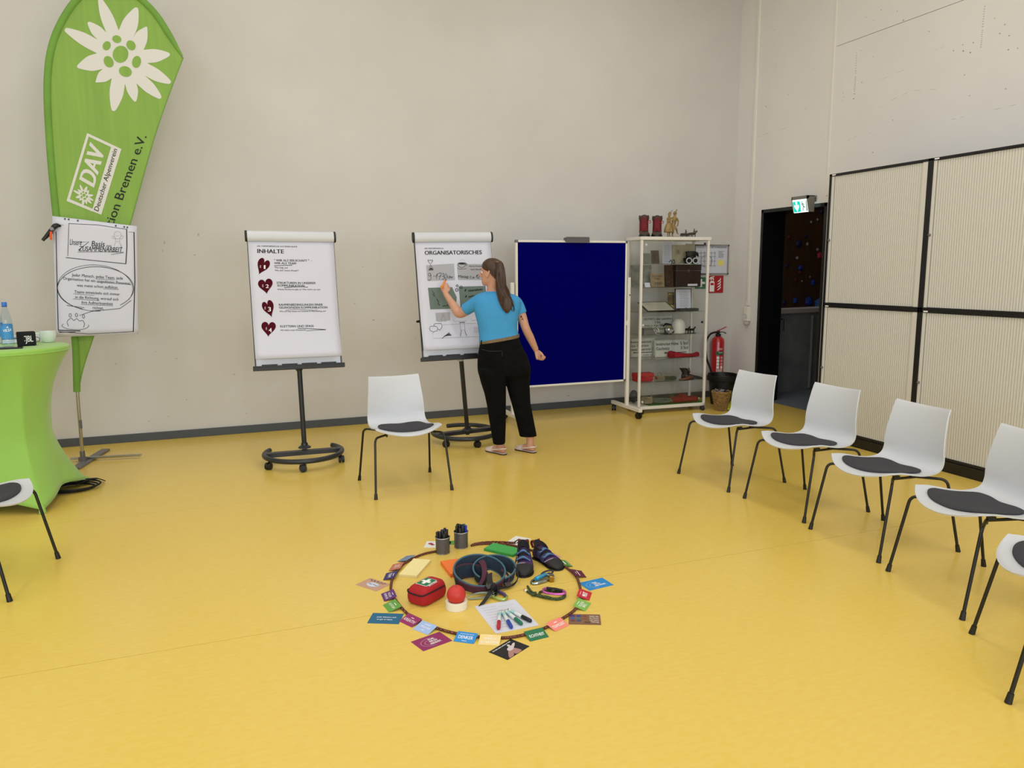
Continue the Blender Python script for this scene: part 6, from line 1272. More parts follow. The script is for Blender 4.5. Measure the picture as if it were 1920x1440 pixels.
# ------------------------------------------------------------------ climbing shoes
shoe_black = mat('shoe_rubber', '111216', .55); shoe_purple = mat('shoe_purple', '3A1C52', .8, noise=.2, scale=60); strap_blue = mat('strap_blue', '5F8FC0', .7); strap_navy = mat('strap_navy', '2A2F55', .8); shoe_grey = mat('shoe_grey', '8C8A92', .8); loop_red = mat('loop_dark_red', '6A1216', .8)
def climbing_shoe(label, heel, toe, squash):
    h = np.array(heel); d = np.array(toe)-h; L = np.hypot(*d)
    t = thing('climbing_shoe', label, 'shoe', (*h, .0), math.atan2(d[0], -d[1])); t.scale.z = squash
    b = shoe_body(L, .098, .088, n=24, topline=.5)
    for i, (x, y, z) in enumerate(b.v):
        u = -y/L; b.v[i] = (x+.010*math.sin(math.pi*u), y, z*(1.0)+.006)
    up = MB(); up.v = b.v; up.f = b.f; up.m = [1 if np.mean([-b.v[i][1] for i in f])/L > .68 or np.mean([b.v[i][2] for i in f]) < .022 else 0 for f in b.f]
    part('upper', up, [shoe_purple, shoe_black], t, sub=1, smooth_it=1)
    so = sole(L, .092, .008); so.v = [(x+.010*math.sin(math.pi*-y/L), y, z) for x, y, z in so.v]; part('sole', so, shoe_black, t, sharp=50)
    part('toe_rand', MB().tube(spline([(-.043, -L*.62, .034), (-.02, -L*.67, .05), (.012, -L*.66, .05), (.045, -L*.62, .036)], 5), .003, 6), shoe_grey, t)
    part('ankle_collar', MB().loft([[(k*.033*math.cos(a), -.058-dy+k*.052*math.sin(a), z+.02*math.sin(a)) for a in np.linspace(0, 2*math.pi, 21)[:-1]] for z, k, dy in ((.06, 1.05, .004), (.085, 1.04, 0), (.104, 1.02, -.004), (.106, .85, -.004), (.085, .8, 0), (.075, .6, 0))], cap=False), mat('shoe_lining', '1A141C', .9), t)
    part('collar_floor', MB().lathe([(.001, 0), (.03, .001)], (0, -.058, .074), 16, cap=False), soft_black, t)
    for k, (u, zt, w) in enumerate(((.36, .088, .040), (.53, .066, .044))):
        P = [(-w, -L*u, zt*.45), (-w*.85, -L*u, zt*.85), (0, -L*(u+.01), zt+.006), (w*.85, -L*(u+.02), zt*.82), (w*1.02, -L*(u+.02), zt*.45)]
        st = part('strap', MB().band(spline(P, 5), (0, .0145, .003), .004), strap_navy, t)
        for q in (-.009, 0, .009): part('strap_stripe', MB().band(spline([(x, y+q, z+.0028) for x, y, z in P[1:4]], 5), (0, .0022, 0), .002), strap_blue, st)
        part('strap_buckle', MB().obox((w*.95, -L*(u+.02), zt*.62), (.006, 0, -.008), (0, .017, 0), (.002, 0, .002)), shoe_grey, t, sharp=None)
    for s in (-.022, .022): part('pull_loop', MB().band(spline([(s, -.012, .075), (s*1.1, .004, .105), (s*.9, -.004, .125), (s*.7, -.016, .1)], 5), (.007, 0, 0), .003), loop_red, t)
    return t
climbing_shoe('left black and purple climbing shoe pointing towards the harness', (1.493, 3.715), (1.402, 3.492), 1)
climbing_shoe('right black and purple climbing shoe pointing away to the right', (1.574, 3.738), (1.625, 3.508), .84)
# ------------------------------------------------------------------ climbing harness
navy = mat('harness_navy', '14283A', .8, noise=.15, scale=80); teal_edge = mat('harness_teal_edge', '3A6070', .7); burg = mat('harness_burgundy', '4A1E34', .8, noise=.2, scale=60); strapb = mat('harness_strap', '101018', .7); gweb = mat('grey_webbing', '8A9488', .8); lime_al = mat('lime_aluminium', 'A0B860', .35, metal=.6)
H0 = np.array((1.165, 3.505, 0))
hz = thing('climbing_harness', 'dark blue and burgundy climbing harness standing in the middle of the rope circle', 'harness', H0)
def ring_band(name, c, rx, ry, rot, zc, zt, w0, w1, m, me, n=56, a0=0, a1=360, lean=0.0):
    pts, wv, ein = [], [], []; cr, sr = math.cos(rot), math.sin(rot)
    for a in np.radians(np.linspace(a0, a1, n, endpoint=(a1-a0) != 360)):
        x, y = rx*math.cos(a), ry*math.sin(a); k = (math.sin(a)+1)/2
        w = w1*(1-k)+w0*k; z = zc+zt*math.sin(a)
        n_ = np.array((math.cos(a)*cr-math.sin(a)*sr, math.cos(a)*sr+math.sin(a)*cr, 0))
        pts.append(H0+np.array((c[0]+x*cr-y*sr, c[1]+x*sr+y*cr, max(z, w+.003)))); wv.append(np.array((0, 0, w))+n_*lean*w)
    cl = (a1-a0) == 360
    o = part(name, MB().band(pts, wv, .008, close=cl), m, hz, sharp=60, world=True)
    for s in (-1, 1): part('edge_piping', MB().tube([p+s*w for p, w in zip(pts, wv)], .0048, 8, close=cl), me, o, world=False).location = tuple(-np.array(hz.location))
    return pts, wv
ring_band('waist_belt', (0.0, .0), .126, .122, .0, .050, .026, .034, .018, navy, teal_edge, lean=.25)
ring_band('waist_belt_front', (0.0, .0), .1315, .1275, .0, .049, .026, .024, .015, burg, burg, n=26, a0=-160, a1=-45, lean=.25)
ring_band('leg_loop', (.085, .015), .105, .085, math.radians(-22), .045, .022, .036, .016, navy, teal_edge, a0=-60, a1=230, lean=.2)
ring_band('leg_loop', (-.045, .01), .085, .075, math.radians(20), .035, .012, .034, .016, navy, burg, a0=-80, a1=215, lean=.2)
for P, w, m, nm in (([(.035, .085, .09), (.03, .02, .085), (.01, -.04, .06), (-.03, -.085, .03), (-.065, -.115, .012)], .016, burg, 'riser'), ([(-.115, -.03, .075), (-.122, -.045, .045), (-.12, -.06, .012)], .010, strapb, 'elastic_strap'), ([(-.03, -.12, .035), (.02, -.12, .03), (.045, -.15, .02), (.03, -.165, .016)], .006, strapb, 'belt_tail'),
                    ([(.18, -.02, .08), (.185, -.07, .045), (.15, -.10, .015), (.07, -.13, .02), (.02, -.16, .025)], .007, strapb, 'leg_strap'), ([(.035, -.05, .07), (.02, -.10, .05), (.01, -.15, .035), (-.03, -.2, .018), (-.075, -.245, .006)], .017, strapb, 'tie_in_strap'), ([(-.12, -.15, .012), (-.07, -.145, .02), (-.02, -.15, .018), (.01, -.17, .016)], .010, gweb, 'daisy_webbing'),
                    ([(-.11, -.16, .006), (-.06, -.175, .008), (-.02, -.18, .012), (.01, -.185, .012)], .008, gweb, 'daisy_webbing'), ([(.12, .0, .06), (.135, -.05, .05), (.125, -.09, .03), (.09, -.12, .016)], .006, burg, 'gear_loop')):
    S = spline([H0+np.array(p) for p in P], 6); part(nm, MB().band(S, np.array((.5, .35, .8))*w if nm not in ('tie_in_strap', 'daisy_webbing', 'riser') else np.array((.95, .3, .1))*w, .005), m, hz, sharp=60, world=True)
for x, y, z in ((.0, -.145, .042), (.115, -.105, .02), (-.12, -.055, .02)): part('buckle', MB().obox(H0+np.array((x, y, z)), (.017, .004, 0), (-.003, .014, .006), (0, -.002, .005)), black_metal, hz, sharp=None, world=True, bevel=.003)
part('belay_loop', MB().band([H0+np.array((.02+.016*math.cos(a), -.165, .035+.03*math.sin(a))) for a in np.linspace(0, 2*math.pi, 25)[:-1]], (0, .009, 0), .005, close=True), strapb, hz, sharp=60, world=True)
def carab(name, label, c, rot, L, W, r, m, m2, parent=None, z=.007, flat=0):
    pts = [(W*.5*math.copysign(abs(math.cos(a))**.8, math.cos(a))*(1+.25*math.sin(a)), L*.5*math.copysign(abs(math.sin(a))**.8, math.sin(a)), 0) for a in np.linspace(0, 2*math.pi, 37)[:-1]]
    M = Matrix.Rotation(rot, 3, 'Z'); off = Vector(c)
    P = [M @ Vector(p)+Vector((0, 0, r+.0005+flat*max(0, p[1]))) for p in pts]
    if parent is None: parent = thing(name, label, 'carabiner', c)
    else: P = [p+off for p in P]
    part('carabiner_body', MB().tube(P, r, 8, close=True), m, parent); part('carabiner_gate', MB().tube([P[2], P[34], P[31]] if False else [P[32], P[0], P[5]], r*1.25, 10), m2, parent); return parent
carab('', '', tuple(np.array((.035, -.19, .004))), .3, .10, .062, .0062, lime_al, mat('purple_gate', '5A4A80', .4, metal=.3), hz)
# ------------------------------------------------------------------ quickdraw style device and cord with carabiners
silver = mat('polished_silver', 'A8ACAC', .25, metal=1, noise=.4, scale=80); blue_an = mat('anodised_blue', '2A9ACB', .25, metal=.4)
dv = carab('belay_device', 'silver belay device with bright blue barrel right of the harness', (1.475, 3.425, 0), math.radians(-66), .135, .058, .0065, silver, silver)
dv['category'] = 'belay device'
a, b = np.array((-.035, -.010, .018)), np.array((.035, .022, .020)); part('blue_barrel', MB().tube([a, a+(b-a)*.05, b-(b-a)*.05, b], [.010, .0125, .0125, .010], 16), blue_an, dv)
for k in (.3, .55, .8): part('barrel_mark', MB().tube([a+(b-a)*k, a+(b-a)*(k+.06)], .0128, 16), silver, dv)
part('cam_plate', MB().prism([(.03, .02, .014), (.06, .035, .014), (.072, .0, .014), (.06, -.04, .014), (.04, -.035, .014), (.045, .0, .014)], (0, 0, .012)), silver, dv, sharp=None, bevel=.003); part('cam_axle', MB().lathe([(.012, .0), (.013, .002), (.013, .03), (.01, .033)], (.045, -.03, .0), 16), mat('brass', 'B09048', .3, metal=1), dv)
part('rear_carabiner', MB().tube([(.05+.035*math.cos(q)*.9, .035+.022*math.sin(q), .0215+.006*math.cos(q)) for q in np.linspace(0, 2*math.pi, 25)[:-1]], .005, 8, close=True), mat('gunmetal', '4A4C50', .3, metal=.8), dv)
cg, cgf = mat('olive_rope', '2F3F1E', .85, bump=.3, bscale=500), mat('olive_rope_fleck', '5A6A3A', .85)
cr = thing('prusik_cord', 'olive green cord knotted to a pink carabiner inside the rope circle', 'cord', (1.43, 3.24, 0))
rope(cr, spline([(1.378, 3.375, .006), (1.372, 3.33, .006), (1.370, 3.285, .010), (1.375, 3.262, .018), (1.362, 3.255, .014), (1.360, 3.272, .006), (1.385, 3.255, .008), (1.40, 3.225, .008), (1.43, 3.19, .008), (1.47, 3.18, .008), (1.505, 3.20, .010), (1.518, 3.235, .014), (1.50, 3.262, .012), (1.47, 3.255, .018), (1.455, 3.25, .02)], 10), .0058, [cg, cgf])
rope(cr, spline([(1.352, 3.318, .006), (1.358, 3.29, .006), (1.372, 3.262, .007), (1.39, 3.235, .006), (1.41, 3.205, .016), (1.45, 3.178, .006), (1.49, 3.182, .006), (1.51, 3.21, .006), (1.50, 3.24, .006), (1.47, 3.27, .007), (1.44, 3.288, .007), (1.41, 3.287, .006), (1.396, 3.262, .006), (1.40, 3.235, .007), (1.42, 3.215, .006)], 10), .0058, [cg, cgf])
part('cord_end', MB().tube([(1.352-1.43, 3.318-3.24, .006), (1.349-1.43, 3.334-3.24, .006)], .0062, 10), white_print, cr); part('cord_tip', MB().tube([(1.349-1.43, 3.334-3.24, .006), (1.348-1.43, 3.340-3.24, .006)], .0058, 10), mat('tip_red', 'A04030', .6), cr)
carab('pink_carabiner', 'pink carabiner clipped into the olive green cord', (1.462, 3.232, .016), math.radians(52), .112, .058, .006, mat('pink_aluminium', 'C05AA8', .3, metal=.5), mat('dark_gate', '2A2A30', .35, metal=.6), flat=.05)

# ================================================================== THE WOMAN AT THE CHART
YW = 6.05
skin = mat('skin', 'C8967E', .5, noise=.06, scale=25); blue_shirt = mat('blue_knit', '3F98D2', .85, noise=.05, scale=12, bump=.5, bscale=14); denim = mat('black_denim', '0D0D0F', .95, noise=.35, scale=14, bump=.2, bscale=300, col2='060607', spec=.15); hair_m = mat('brown_hair', '4A2E1A', .45, noise=.5, scale=9, stretch=(14, 14, .6), col2='2A180C'); tan = mat('tan_belt', '7A6648', .7, noise=.3, scale=80); shoe_m = mat('pale_shoe', 'D8C6BE', .55)
va = math.radians(20); e1 = np.array((math.cos(va), -math.sin(va), 0)); e2 = np.array((math.sin(va), math.cos(va), 0)); ez = np.array((0, 0, 1.))
wo = thing('person', 'woman in blue shirt and black jeans writing on the right flip chart', 'person', (2.31, 6.08, 0))
def sec(L, R, y, dep, Y=YW, n=28, tilt=0.0, sq=.85, dpx=0.0):
    a, b = at(L, y, Y), at(R, y, Y); c = (a+b)/2; w = np.linalg.norm(b-a)/2
    out = []
    for q in np.linspace(0, 2*math.pi, n+1)[:-1]:
        x = w*math.copysign(abs(math.cos(q))**sq, math.cos(q)); d = dep*math.copysign(abs(math.sin(q))**sq, math.sin(q))
        out.append(c+e1*x+e2*(d+dpx)+ez*tilt*x)
    return out
def limb(mb, pts, rad, n=14, per=5):
    P = spline(pts, per); R = np.interp(np.linspace(0, len(rad)-1, len(P)), range(len(rad)), rad); mb.tube(P, list(R), n); return mb
W_ = lambda x, y, Y: np.array(at(x, y, Y))
shL, elL, wrL = W_(898, 565, 6.10), W_(861.5, 587.5, 6.25), W_(836, 551, 6.40)
shR, elR, wrR = W_(968, 567, 6.03), W_(986, 616, 5.99), W_(1005, 656, 6.02)
def hand(mb, w, d, nrm, thumb_side, curls, S=1.0, tw=.0, r=.0078, spread=.03):
    """palm and five fingers; d: towards the fingertips, nrm: out of the palm, thumb_side: +1 / -1 along cross(d, nrm)"""
    d = d/np.linalg.norm(d); nrm = nrm-d*(nrm@d); nrm /= np.linalg.norm(nrm); s = np.cross(d, nrm)*thumb_side
    mb.loft([[w+d*t*S+s*(o+a*S*math.cos(q))+nrm*b*S*math.sin(q) for q in np.linspace(0, 2*math.pi, 15)[:-1]] for t, a, b, o in ((-.03, .019, .016, 0), (0, .023, .0175, 0), (.03, .033, .017, .002), (.06, .038, .015, .001), (.082, .037, .012, 0), (.09, .033, .008, 0))])
    for i in range(4):
        L = (.074, .082, .078, .06)[i]*S; b = w+d*(.082, .086, .083, .074)[i]*S+s*(.029-.019*i)*S; c = curls[i]
        ang = 0; P = [b-d*.012, b]; dd = d+s*spread*(1.5-i); dd /= np.linalg.norm(dd)
        for k, f in ((.42, c[0]), (.33, c[1]), (.25, c[2])):
            ang += math.radians(f); v = dd*math.cos(ang)+nrm*math.sin(ang); P.append(P[-1]+v*L*k)
        rr = r*(1, 1.02, .98, .86)[i]*S
        mb.tube(spline(P, 3), list(np.interp(np.linspace(0, 4, len(P)*3-2), range(5), [rr*1.15, rr*1.12, rr, rr*.92, rr*.72])), 10)
    b = w+d*.018*S+s*.022*S; P = [b, b+(d*.72+s*.45+nrm*.38)*.038*S]; P.append(P[-1]+(d*.85-s*.08+nrm*.5)*.031*S); P.append(P[-1]+(d*.85-s*.25+nrm*.45)*.024*S)
    mb.tube(spline(P, 4), list(np.interp(np.linspace(0, 3, len(P)*4-3), range(4), [.015*S, .0115*S, .0095*S, .007*S])), 10)
    return P[-1]
bd = MB()
# arms
limb(bd, [shL, shL*.45+elL*.55-ez*.006, elL, elL*.6+wrL*.4+e1*-.004, wrL], [.050, .047, .045, .042, .041, .038, .030, .024])
limb(bd, [shR, shR*.5+elR*.5+e1*.004, elR, elR*.55+wrR*.45, wrR], [.048, .045, .041, .037, .036, .036, .031, .0245])
dL = np.array((-.08, .42, .90)); nL = np.array((.42, .80, -.35))
pL = hand(bd, wrL, dL, nL, 1 if np.cross(dL, nL)@e1 > 0 else -1, ((50, 55, 35), (58, 60, 35), (64, 62, 35), (70, 60, 35)), .95)
dR = e1*.30-ez*.95-e2*.05; nR = e1*.72-e2*.62+ez*.25
pR = hand(bd, wrR, dR, nR, 1 if np.cross(dR, nR)@e2 > 0 else -1, ((48, 62, 40), (56, 66, 42), (62, 68, 42), (68, 66, 40)), .95)
# neck and head
hc = W_(921.5, 510.5, 6.05); fd = -e1*.86+e2*.50; fd /= np.linalg.norm(fd); sd = np.cross(ez, fd)          # sd: her left
HL = lambda f, s, u: hc+fd*f+sd*s+ez*u
RGS = ((-.113, .070, .030, .016), (-.108, .083, .008, .032), (-.095, .092, -.02, .045), (-.075, .093, -.048, .056), (-.05, .092, -.07, .062), (-.025, .090, -.086, .067), (0, .086, -.095, .071), (.025, .092, -.099, .074), (.05, .088, -.097, .073), (.075, .074, -.086, .064), (.093, .052, -.066, .049), (.105, .022, -.038, .028), (.109, -.004, -.012, .005))
def hring(u, F, B, S, n=24, k=1.0, g=0):
    o = []
    for q in np.linspace(0, 2*math.pi, n+1)[:-1]:
        c, s = math.cos(q), math.sin(q); f = (F+B)/2+((F-B)/2*k+g)*c; sp = 1-.18*max(0, c)**2; o.append(HL(f, (S*k+g)*sp*s, u))
    return o
bd.loft([hring(*r) for r in RGS])
limb(bd, [W_(925, 552, 6.05), W_(924, 540, 6.05), HL(-.03, 0, -.045)], [.062, .052, .050, .052])
bd.tube([HL(.088, 0, .022), HL(.098, 0, .0), HL(.112, 0, -.022), HL(.106, 0, -.032), HL(.09, 0, -.036)], [.007, .009, .013, .012, .008], 10)
bd.tube([HL(.084, -.022, -.056), HL(.0945, 0, -.055), HL(.084, .022, -.056)], [.004, .0065, .004], 8); bd.tube([HL(.082, -.018, -.066), HL(.093, 0, -.067), HL(.082, .018, -.066)], [.004, .007, .004], 8)
bd.tube([HL(.075, -.05, .026), HL(.092, -.02, .03), HL(.092, .02, .03), HL(.075, .05, .026)], [.004, .005, .005, .004], 8)
for s in (-1, 1):                                                       # ears
    P = [HL(-.004+.017*math.cos(q)-.006*math.sin(q), s*(.072+.006*math.cos(q+2.6)), -.008+.031*math.sin(q)) for q in np.linspace(0, 2*math.pi, 19)[:-1]]
    bd.tube(P, .0058, 7, close=True); bd.loft([[HL(-.004+.014*k*math.cos(q), s*z, -.008+.026*k*math.sin(q)) for q in np.linspace(0, 2*math.pi, 13)[:-1]] for z, k in ((.06, 1), (.073, .9), (.075, .5))])
# torso, hips and legs (covered by the clothes)
TS = [(545, 914, 937, .05), (549, 905, 951, .068), (554, 897, 965, .082), (562, 892, 970, .096), (575, 893, 970, .105), (590, 897, 966, .108), (605, 900, 964, .104), (620, 903, 964, .1), (638, 904, 966, .1), (655, 902, 974, .108), (680, 900, 986, .122), (700, 901, 988, .12)]
bd.loft([sec(l+1, r-1, y, d-.004) for y, l, r, d in TS])
LLG = [(690, 898.2, 944, .130), (702, 899, 946.5, .126), (716, 902.5, 947, .112), (738, 909.5, 947.5, .094), (760, 914, 947.5, .08), (797, 919.5, 947.5, .064), (832.5, 925.5, 946.5, .056)]
RLG = [(690, 947, 991.6, .130), (702, 947.5, 992.6, .126), (722, 951, 991.5, .108), (740, 955.5, 992.5, .094), (757, 960.5, 993.5, .083), (790, 969, 1000, .066), (818, 975.5, 1005.5, .058)]
for LG in (LLG, RLG): bd.loft([sec(l+4, r-4, y, d*.8) for y, l, r, d in LG])
feet_w = []
for (hl, tl, ax, ay, ah) in (((947, 853), (912.5, 844.5), 937, 836, 832), ((1003, 849.5), (967.5, 842), 992, 828, 818)):
    h, t = fl(*hl), fl(*tl); d = (t-h); L = np.linalg.norm(d); d /= L; q = np.cross(ez, d); feet_w.append((h, d, q, L))
    ank = h+d*.055+ez*.09
    limb(bd, [W_(ax, ah-14, (h+d*.06)[1]), ank, h+d*.06+ez*.05], [.045, .034, .032, .034])
    rings = []
    for u, hw_, z0, z1 in ((-.01+.02, .018, .018, .05), (.03, .026, .014, .066), (.09, .03, .013, .078), (.12, .03, .013, .066), (.15, .034, .013, .05), (.175, .036, .013, .038), (.2, .033, .012, .03), (.222, .018, .012, .024)):
        c = h+d*u*L/.235; rings.append([c+q*hw_*math.cos(a)+ez*((z0+z1)/2+(z1-z0)/2*math.sin(a)) for a in np.linspace(0, 2*math.pi, 15)[:-1]])
    bd.loft(rings)
part('body', bd, skin, wo, fuse=.0042, smooth_it=2, world=True, sharp=None)
# eyes and brows
for s in (-1, 1):
    e = MB(); e.ball(HL(.0715, s*.031, .001), .0105, 14, 10); ey = part('eye', e, white_print, wo, world=True)
    e = MB(); c = HL(.0715, s*.031, .001); e.ball(c+fd*.0072, .0058, 10, 8); part('iris', e, mat('iris_brown', '3A2A18', .3), wo, world=True)
    part('eyebrow', MB().tube([HL(.0885, s*.018, .029), HL(.083, s*.035, .032), HL(.070, s*.052, .028)], [.002, .0025, .0012], 7), hair_m, wo, world=True)
part('lips', MB().tube([HL(.088, .02, -.0605), HL(.0985, 0, -.061), HL(.088, -.02, -.0605)], [.002, .0045, .002], 8), mat('lip_rose', 'B0625A', .5), wo, world=True)
# hair cap combed back
hv, hf, NA = [], [], 33
HR = [(-.062, .04, -.08, .052), (-.045, .05, -.086, .058)]+[r for r in RGS if r[0] > -.03]
lim = {-.062: 132, -.045: 122, -.025: 112, 0: 104, .025: 62, .05: 44, .075: 34, .093: 20, .105: 5, .109: 0}
for u, F, B, S in HR:
    a0 = math.radians(lim[u])
    for j in range(NA):
        q = a0+(2*math.pi-2*a0)*j/(NA-1); c, s = math.cos(q), math.sin(q); g = .0095+.0012*math.sin(j*2.3+u*30); sp = 1-.18*max(0, c)**2
        hv.append(HL((F+B)/2+((F-B)/2+g)*c, (S+g)*sp*s, u+(.010 if u > .1 else .006 if u > .07 else 0)))
for i in range(len(HR)-1):
    for j in range(NA-1): a = i*NA+j; hf.append((a, a+1, a+NA+1, a+NA))
hf.append(tuple((len(HR)-1)*NA+j for j in range(NA)))
hr = part('hair', MB().add(hv, hf), hair_m, wo, world=True, sharp=80); m_ = hr.modifiers.new('t', 'SOLIDIFY'); m_.thickness = .012; m_.offset = -1; m_ = hr.modifiers.new('u', 'SUBSURF'); m_.levels = m_.render_levels = 1
# ponytail
PT = [(489, 932.5, 939, 5.945, .014), (494, 931.5, 943, 5.925, .02), (505, 930.5, 946, 5.92, .022), (520, 930, 947.5, 5.918, .022), (540, 930.5, 949, 5.918, .02), (552, 932.5, 953.5, 5.915, .018), (563, 935.5, 958, 5.908, .015), (573, 939.5, 959.5, 5.902, .011), (580, 943.5, 957.5, 5.90, .007), (587, 949, 952.5, 5.90, .002)]
rings = []
for y, l, r, Y, d in PT:
    R = sec(l, r, y, d, Y, n=36, sq=1.0); c = np.mean(R, 0); rings.append([c+(p-c)*(1+.07*math.sin(j*2.6)+.04*math.sin(j*5.1+y*.1)) for j, p in enumerate(R)])
part('ponytail', MB().loft(rings), hair_m, wo, world=True, sharp=80)
mb = MB(); R_ = random.Random(12)
for k in range(16):
    x0 = R_.uniform(932, 946); x1 = x0+R_.uniform(4, 22); y1 = R_.uniform(566, 591); x1 = min(x1, 966)
    P = [W_(936.5+(x0-936.5)*.45, 494, 5.93), W_(x0, 512, 5.902), W_(x0+R_.uniform(-.5, 1.5), 528, 5.897), W_(x0+2+(x1-x0)*.3, 545, 5.897), W_((x0+x1)/2+3, 560, 5.895), W_(x1, y1, 5.905)]; S = spline(P, 5); mb.tube(S, list(np.interp(np.linspace(0, 1, len(S)), [0, .15, .7, 1], [.001, .0042, .004, .0006])), 6)
P = [W_(946, 548, 5.905), W_(954, 556, 5.90), W_(960, 566, 5.90), W_(964, 578, 5.902), W_(963, 585, 5.905)]; mb.tube(spline(P, 5), [.008]*8+[.007]*6+[.005]*4+[.003, .002, .001], 8)
P = [W_(945, 552, 5.90), W_(952, 562, 5.896), W_(957, 574, 5.898), W_(961, 584, 5.90)]; mb.tube(spline(P, 5), [.009]*8+[.006]*4+[.004, .003, .002, .001], 8)
st = part('hair_strands', mb, hair_m, wo, world=True); st['kind'] = 'stuff'
part('hair_tie', MB().tube(sec(931.5, 938.5, 491, .017, 5.945, n=18, sq=1), .004, 7, close=True), mat('hair_tie_rose', 'A87870', .7), wo, world=True)
# shirt with short sleeves
sb = MB(); tl = lambda y: .17*max(0, min(1, (y-600)/34))
SS = [(546.5, 911, 939, .060), (549, 904, 952, .076), (553, 896.5, 963, .092), (558, 890, 971, .102), (566, 888.5, 974, .113), (578, 890, 973.5, .119), (590, 893, 970.5, .121), (605, 897, 968, .117), (618, 899.5, 967.5, .113), (626, 900, 968.5, .112), (635, 900.3, 970.3, .1145)]
sb.loft([sec(l, r, y, d, tilt=tl(y)) for y, l, r, d in SS])
dv_ = (elL-shL)/np.linalg.norm(elL-shL); sb.tube(spline([shL-dv_*.05+e1*.03, shL, shL+dv_*.07, shL+dv_*.155], 4), [.062, .062, .062, .061, .060, .059, .058, .057, .056, .055, .0545, .054, .0535][:13], 20)
dv_ = (elR-shR)/np.linalg.norm(elR-shR); sb.tube(spline([W_(958, 563, 6.04), W_(966, 566, 6.03), W_(973, 577, 6.02), W_(977.8, 588.5, 6.01)], 4), [.046, .048, .05, .052, .053, .054, .054, .053, .052, .051, .050, .0495, .049][:13], 20)
for (a, b) in (((896, 588), (906, 582)), ((903, 610), (925, 618)), ((965, 605), (948, 614)), ((966, 616), (945, 622)), ((905, 622), (940, 628))):
    pass
part('shirt', sb, blue_shirt, wo, fuse=.0055, smooth_it=4, world=True, sharp=None)
part('neckband', MB().tube(sec(909.5, 940.5, 547.6, .063, n=30), .006, 8, close=True), blue_shirt, wo, world=True)
# trousers
tr = MB(); HS = [(634, 901.5, 970.5, .108, .17), (645, 900.5, 972.5, .114, .14), (655, 899, 977, .120, .08), (668, 897.7, 985, .133, .04), (685, 897.5, 990.8, .140, 0), (696, 898.2, 992.2, .134, 0), (704, 900.5, 991, .118, 0)]
tr.loft([sec(l, r, y, d, tilt=t) for y, l, r, d, t in HS])
for LG in (LLG, RLG): tr.loft([sec(l, r, y, d) for y, l, r, d in LG])
part('trousers', tr, denim, wo, fuse=.007, smooth_it=16, world=True, sharp=None)
for P in ([(903, 654), (920, 656), (940, 655)], [(954, 653), (968, 648), (976, 643)], [(941, 655), (941.5, 672)], [(950, 650), (952, 662)], [(958, 650), (962, 657)]):
    S = [W_(x, y, YW)-e2*.128 for x, y in P]; S = [p+e2*(.0+.9*max(0, abs((p-W_(937, 655, YW))@e1)-.02)**2*6) for p in S]; part('pocket_seam', MB().tube(spline(S, 4), .0022, 6), mat('denim_seam', '2C2C30', .9), wo, world=True)
bl_ = [sec(900.5, 971.5, y, .1165, tilt=.165) for y in (632.6, 638.4)]; bl2 = [sec(901.4, 970.6, y, .113, tilt=.165) for y in (638.4, 632.6)]
part('belt', MB().loft(bl_+bl2, cap=False, close=True), tan, wo, world=True)
for x in (903, 943, 967):
    yy = 635.5-(x-936)*.165; p = W_(x, yy, YW)-e2*(.118 if x == 943 else .075 if x == 903 else .08); part('belt_loop', MB().obox(p, e1*.005, e2*.005, ez*.02), denim, wo, sharp=None, world=True)
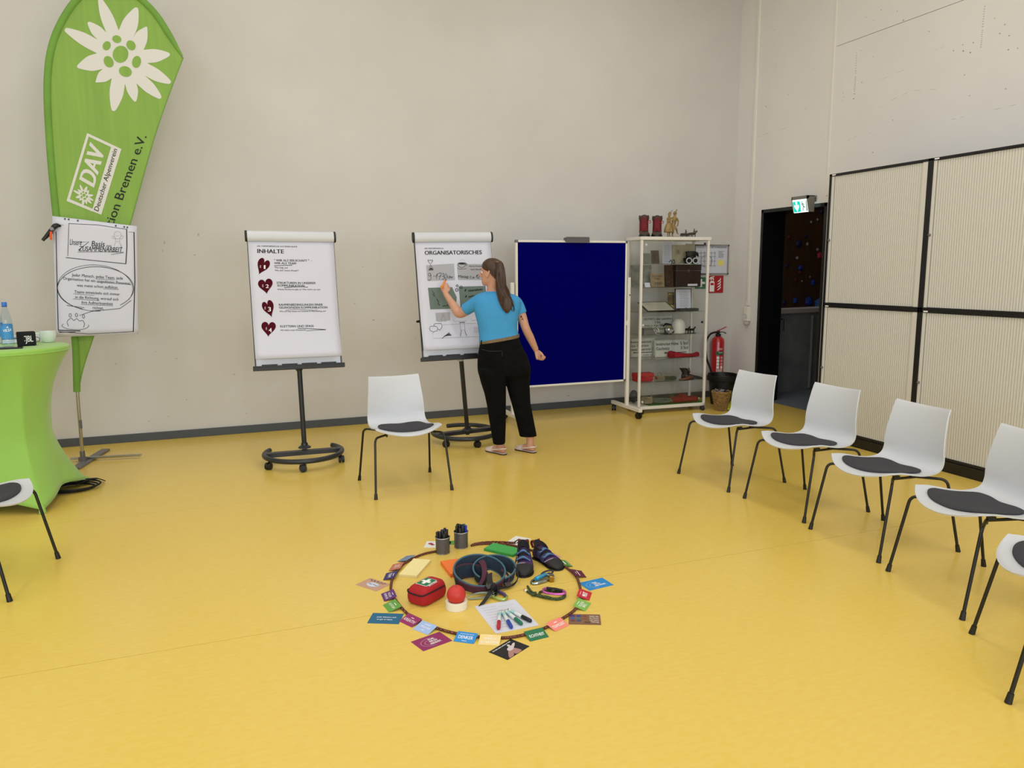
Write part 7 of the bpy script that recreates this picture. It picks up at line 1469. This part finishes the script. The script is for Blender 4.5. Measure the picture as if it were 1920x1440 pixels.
# slingback flats
for h, d, q, L in feet_w:
    k = L/.235; F = lambda u, s, z: h+d*u*k+q*s+ez*z
    prof = ((-.006, .012), (.0, .024), (.02, .031), (.06, .031), (.1, .032), (.14, .037), (.175, .041), (.2, .039), (.225, .027), (.242, .006))
    o = [F(u, w, 0) for u, w in prof]+[F(u, -w, 0) for u, w in reversed(prof)]
    so_ = part('shoe_sole', MB().loft([o, [p+ez*.011 for p in o]]), mat('dark_sole', '2A2220', .6), wo, world=True, sharp=50)
    part('insole', MB().loft([[p+ez*.0112 for p in o], [p+ez*.0135 for p in o]]), shoe_m, wo, world=True, sharp=50)
    rings = [[F(u, w*math.cos(a), .0115+hh*max(0, math.sin(a))+.001) for a in np.linspace(-.15, math.pi+.15, 15)] for u, w, hh in ((.135, .0395, .047), (.155, .0415, .045), (.18, .0425, .036), (.205, .0395, .029), (.226, .028, .022), (.243, .008, .012))]
    part('shoe_vamp', MB().loft(rings), shoe_m, wo, world=True)
    part('sling_strap', MB().band(spline([F(.14, .038, .03), F(.08, .036, .042), F(.02, .032, .055), F(-.006, .0, .058), F(.02, -.032, .055), F(.08, -.036, .042), F(.14, -.038, .03)], 6), ez*.006, .003), shoe_m, wo, world=True)
# branch tattoo on the right upper arm
tt = MB()
def on_arm(x, y):
    t = (y-566)/(616-566); c = shR*(1-t)+elR*t; p = W_(x, y, c[1]); dx = (p-c)@e1; rr = .0435-.006*t+.0006; return p-e2*math.sqrt(max(0, rr*rr-min(abs(dx), rr*.97)**2))
for P in ([(983.5, 604), (981, 600), (979.5, 595.5)], [(979.5, 595.5), (977, 593), (975, 591.5)], [(979.5, 595.5), (979.6, 591)], [(981, 599), (982.6, 595), (983, 590.5)], [(977, 593), (976, 595)], [(977.5, 593.3), (977.6, 590.5)], [(980, 598), (977.5, 598.2)], [(982.4, 595.6), (980.9, 592.6)]):
    tt.tube([on_arm(*p) for p in P], [.0026]*len(P), 6)
part('tattoo', tt, ink, wo, world=True)
# orange marker in her left hand
a_, b_ = W_(829, 537.5, 6.405), W_(835, 526.5, 6.51); d_ = b_-a_
pn_ = thing('felt_pen', 'orange felt pen held in the left hand of the woman', 'pen', a_)
part('barrel', MB().tube([a_-d_*.15, a_, b_-d_*.05, b_], [.008, .0095, .0095, .007], 12), mat('pen_orange', 'EE8A1E', .4), pn_, world=True); part('nib', MB().tube([b_, b_+d_*.16, b_+d_*.28], [.0055, .005, .002], 10), black, pn_, world=True)
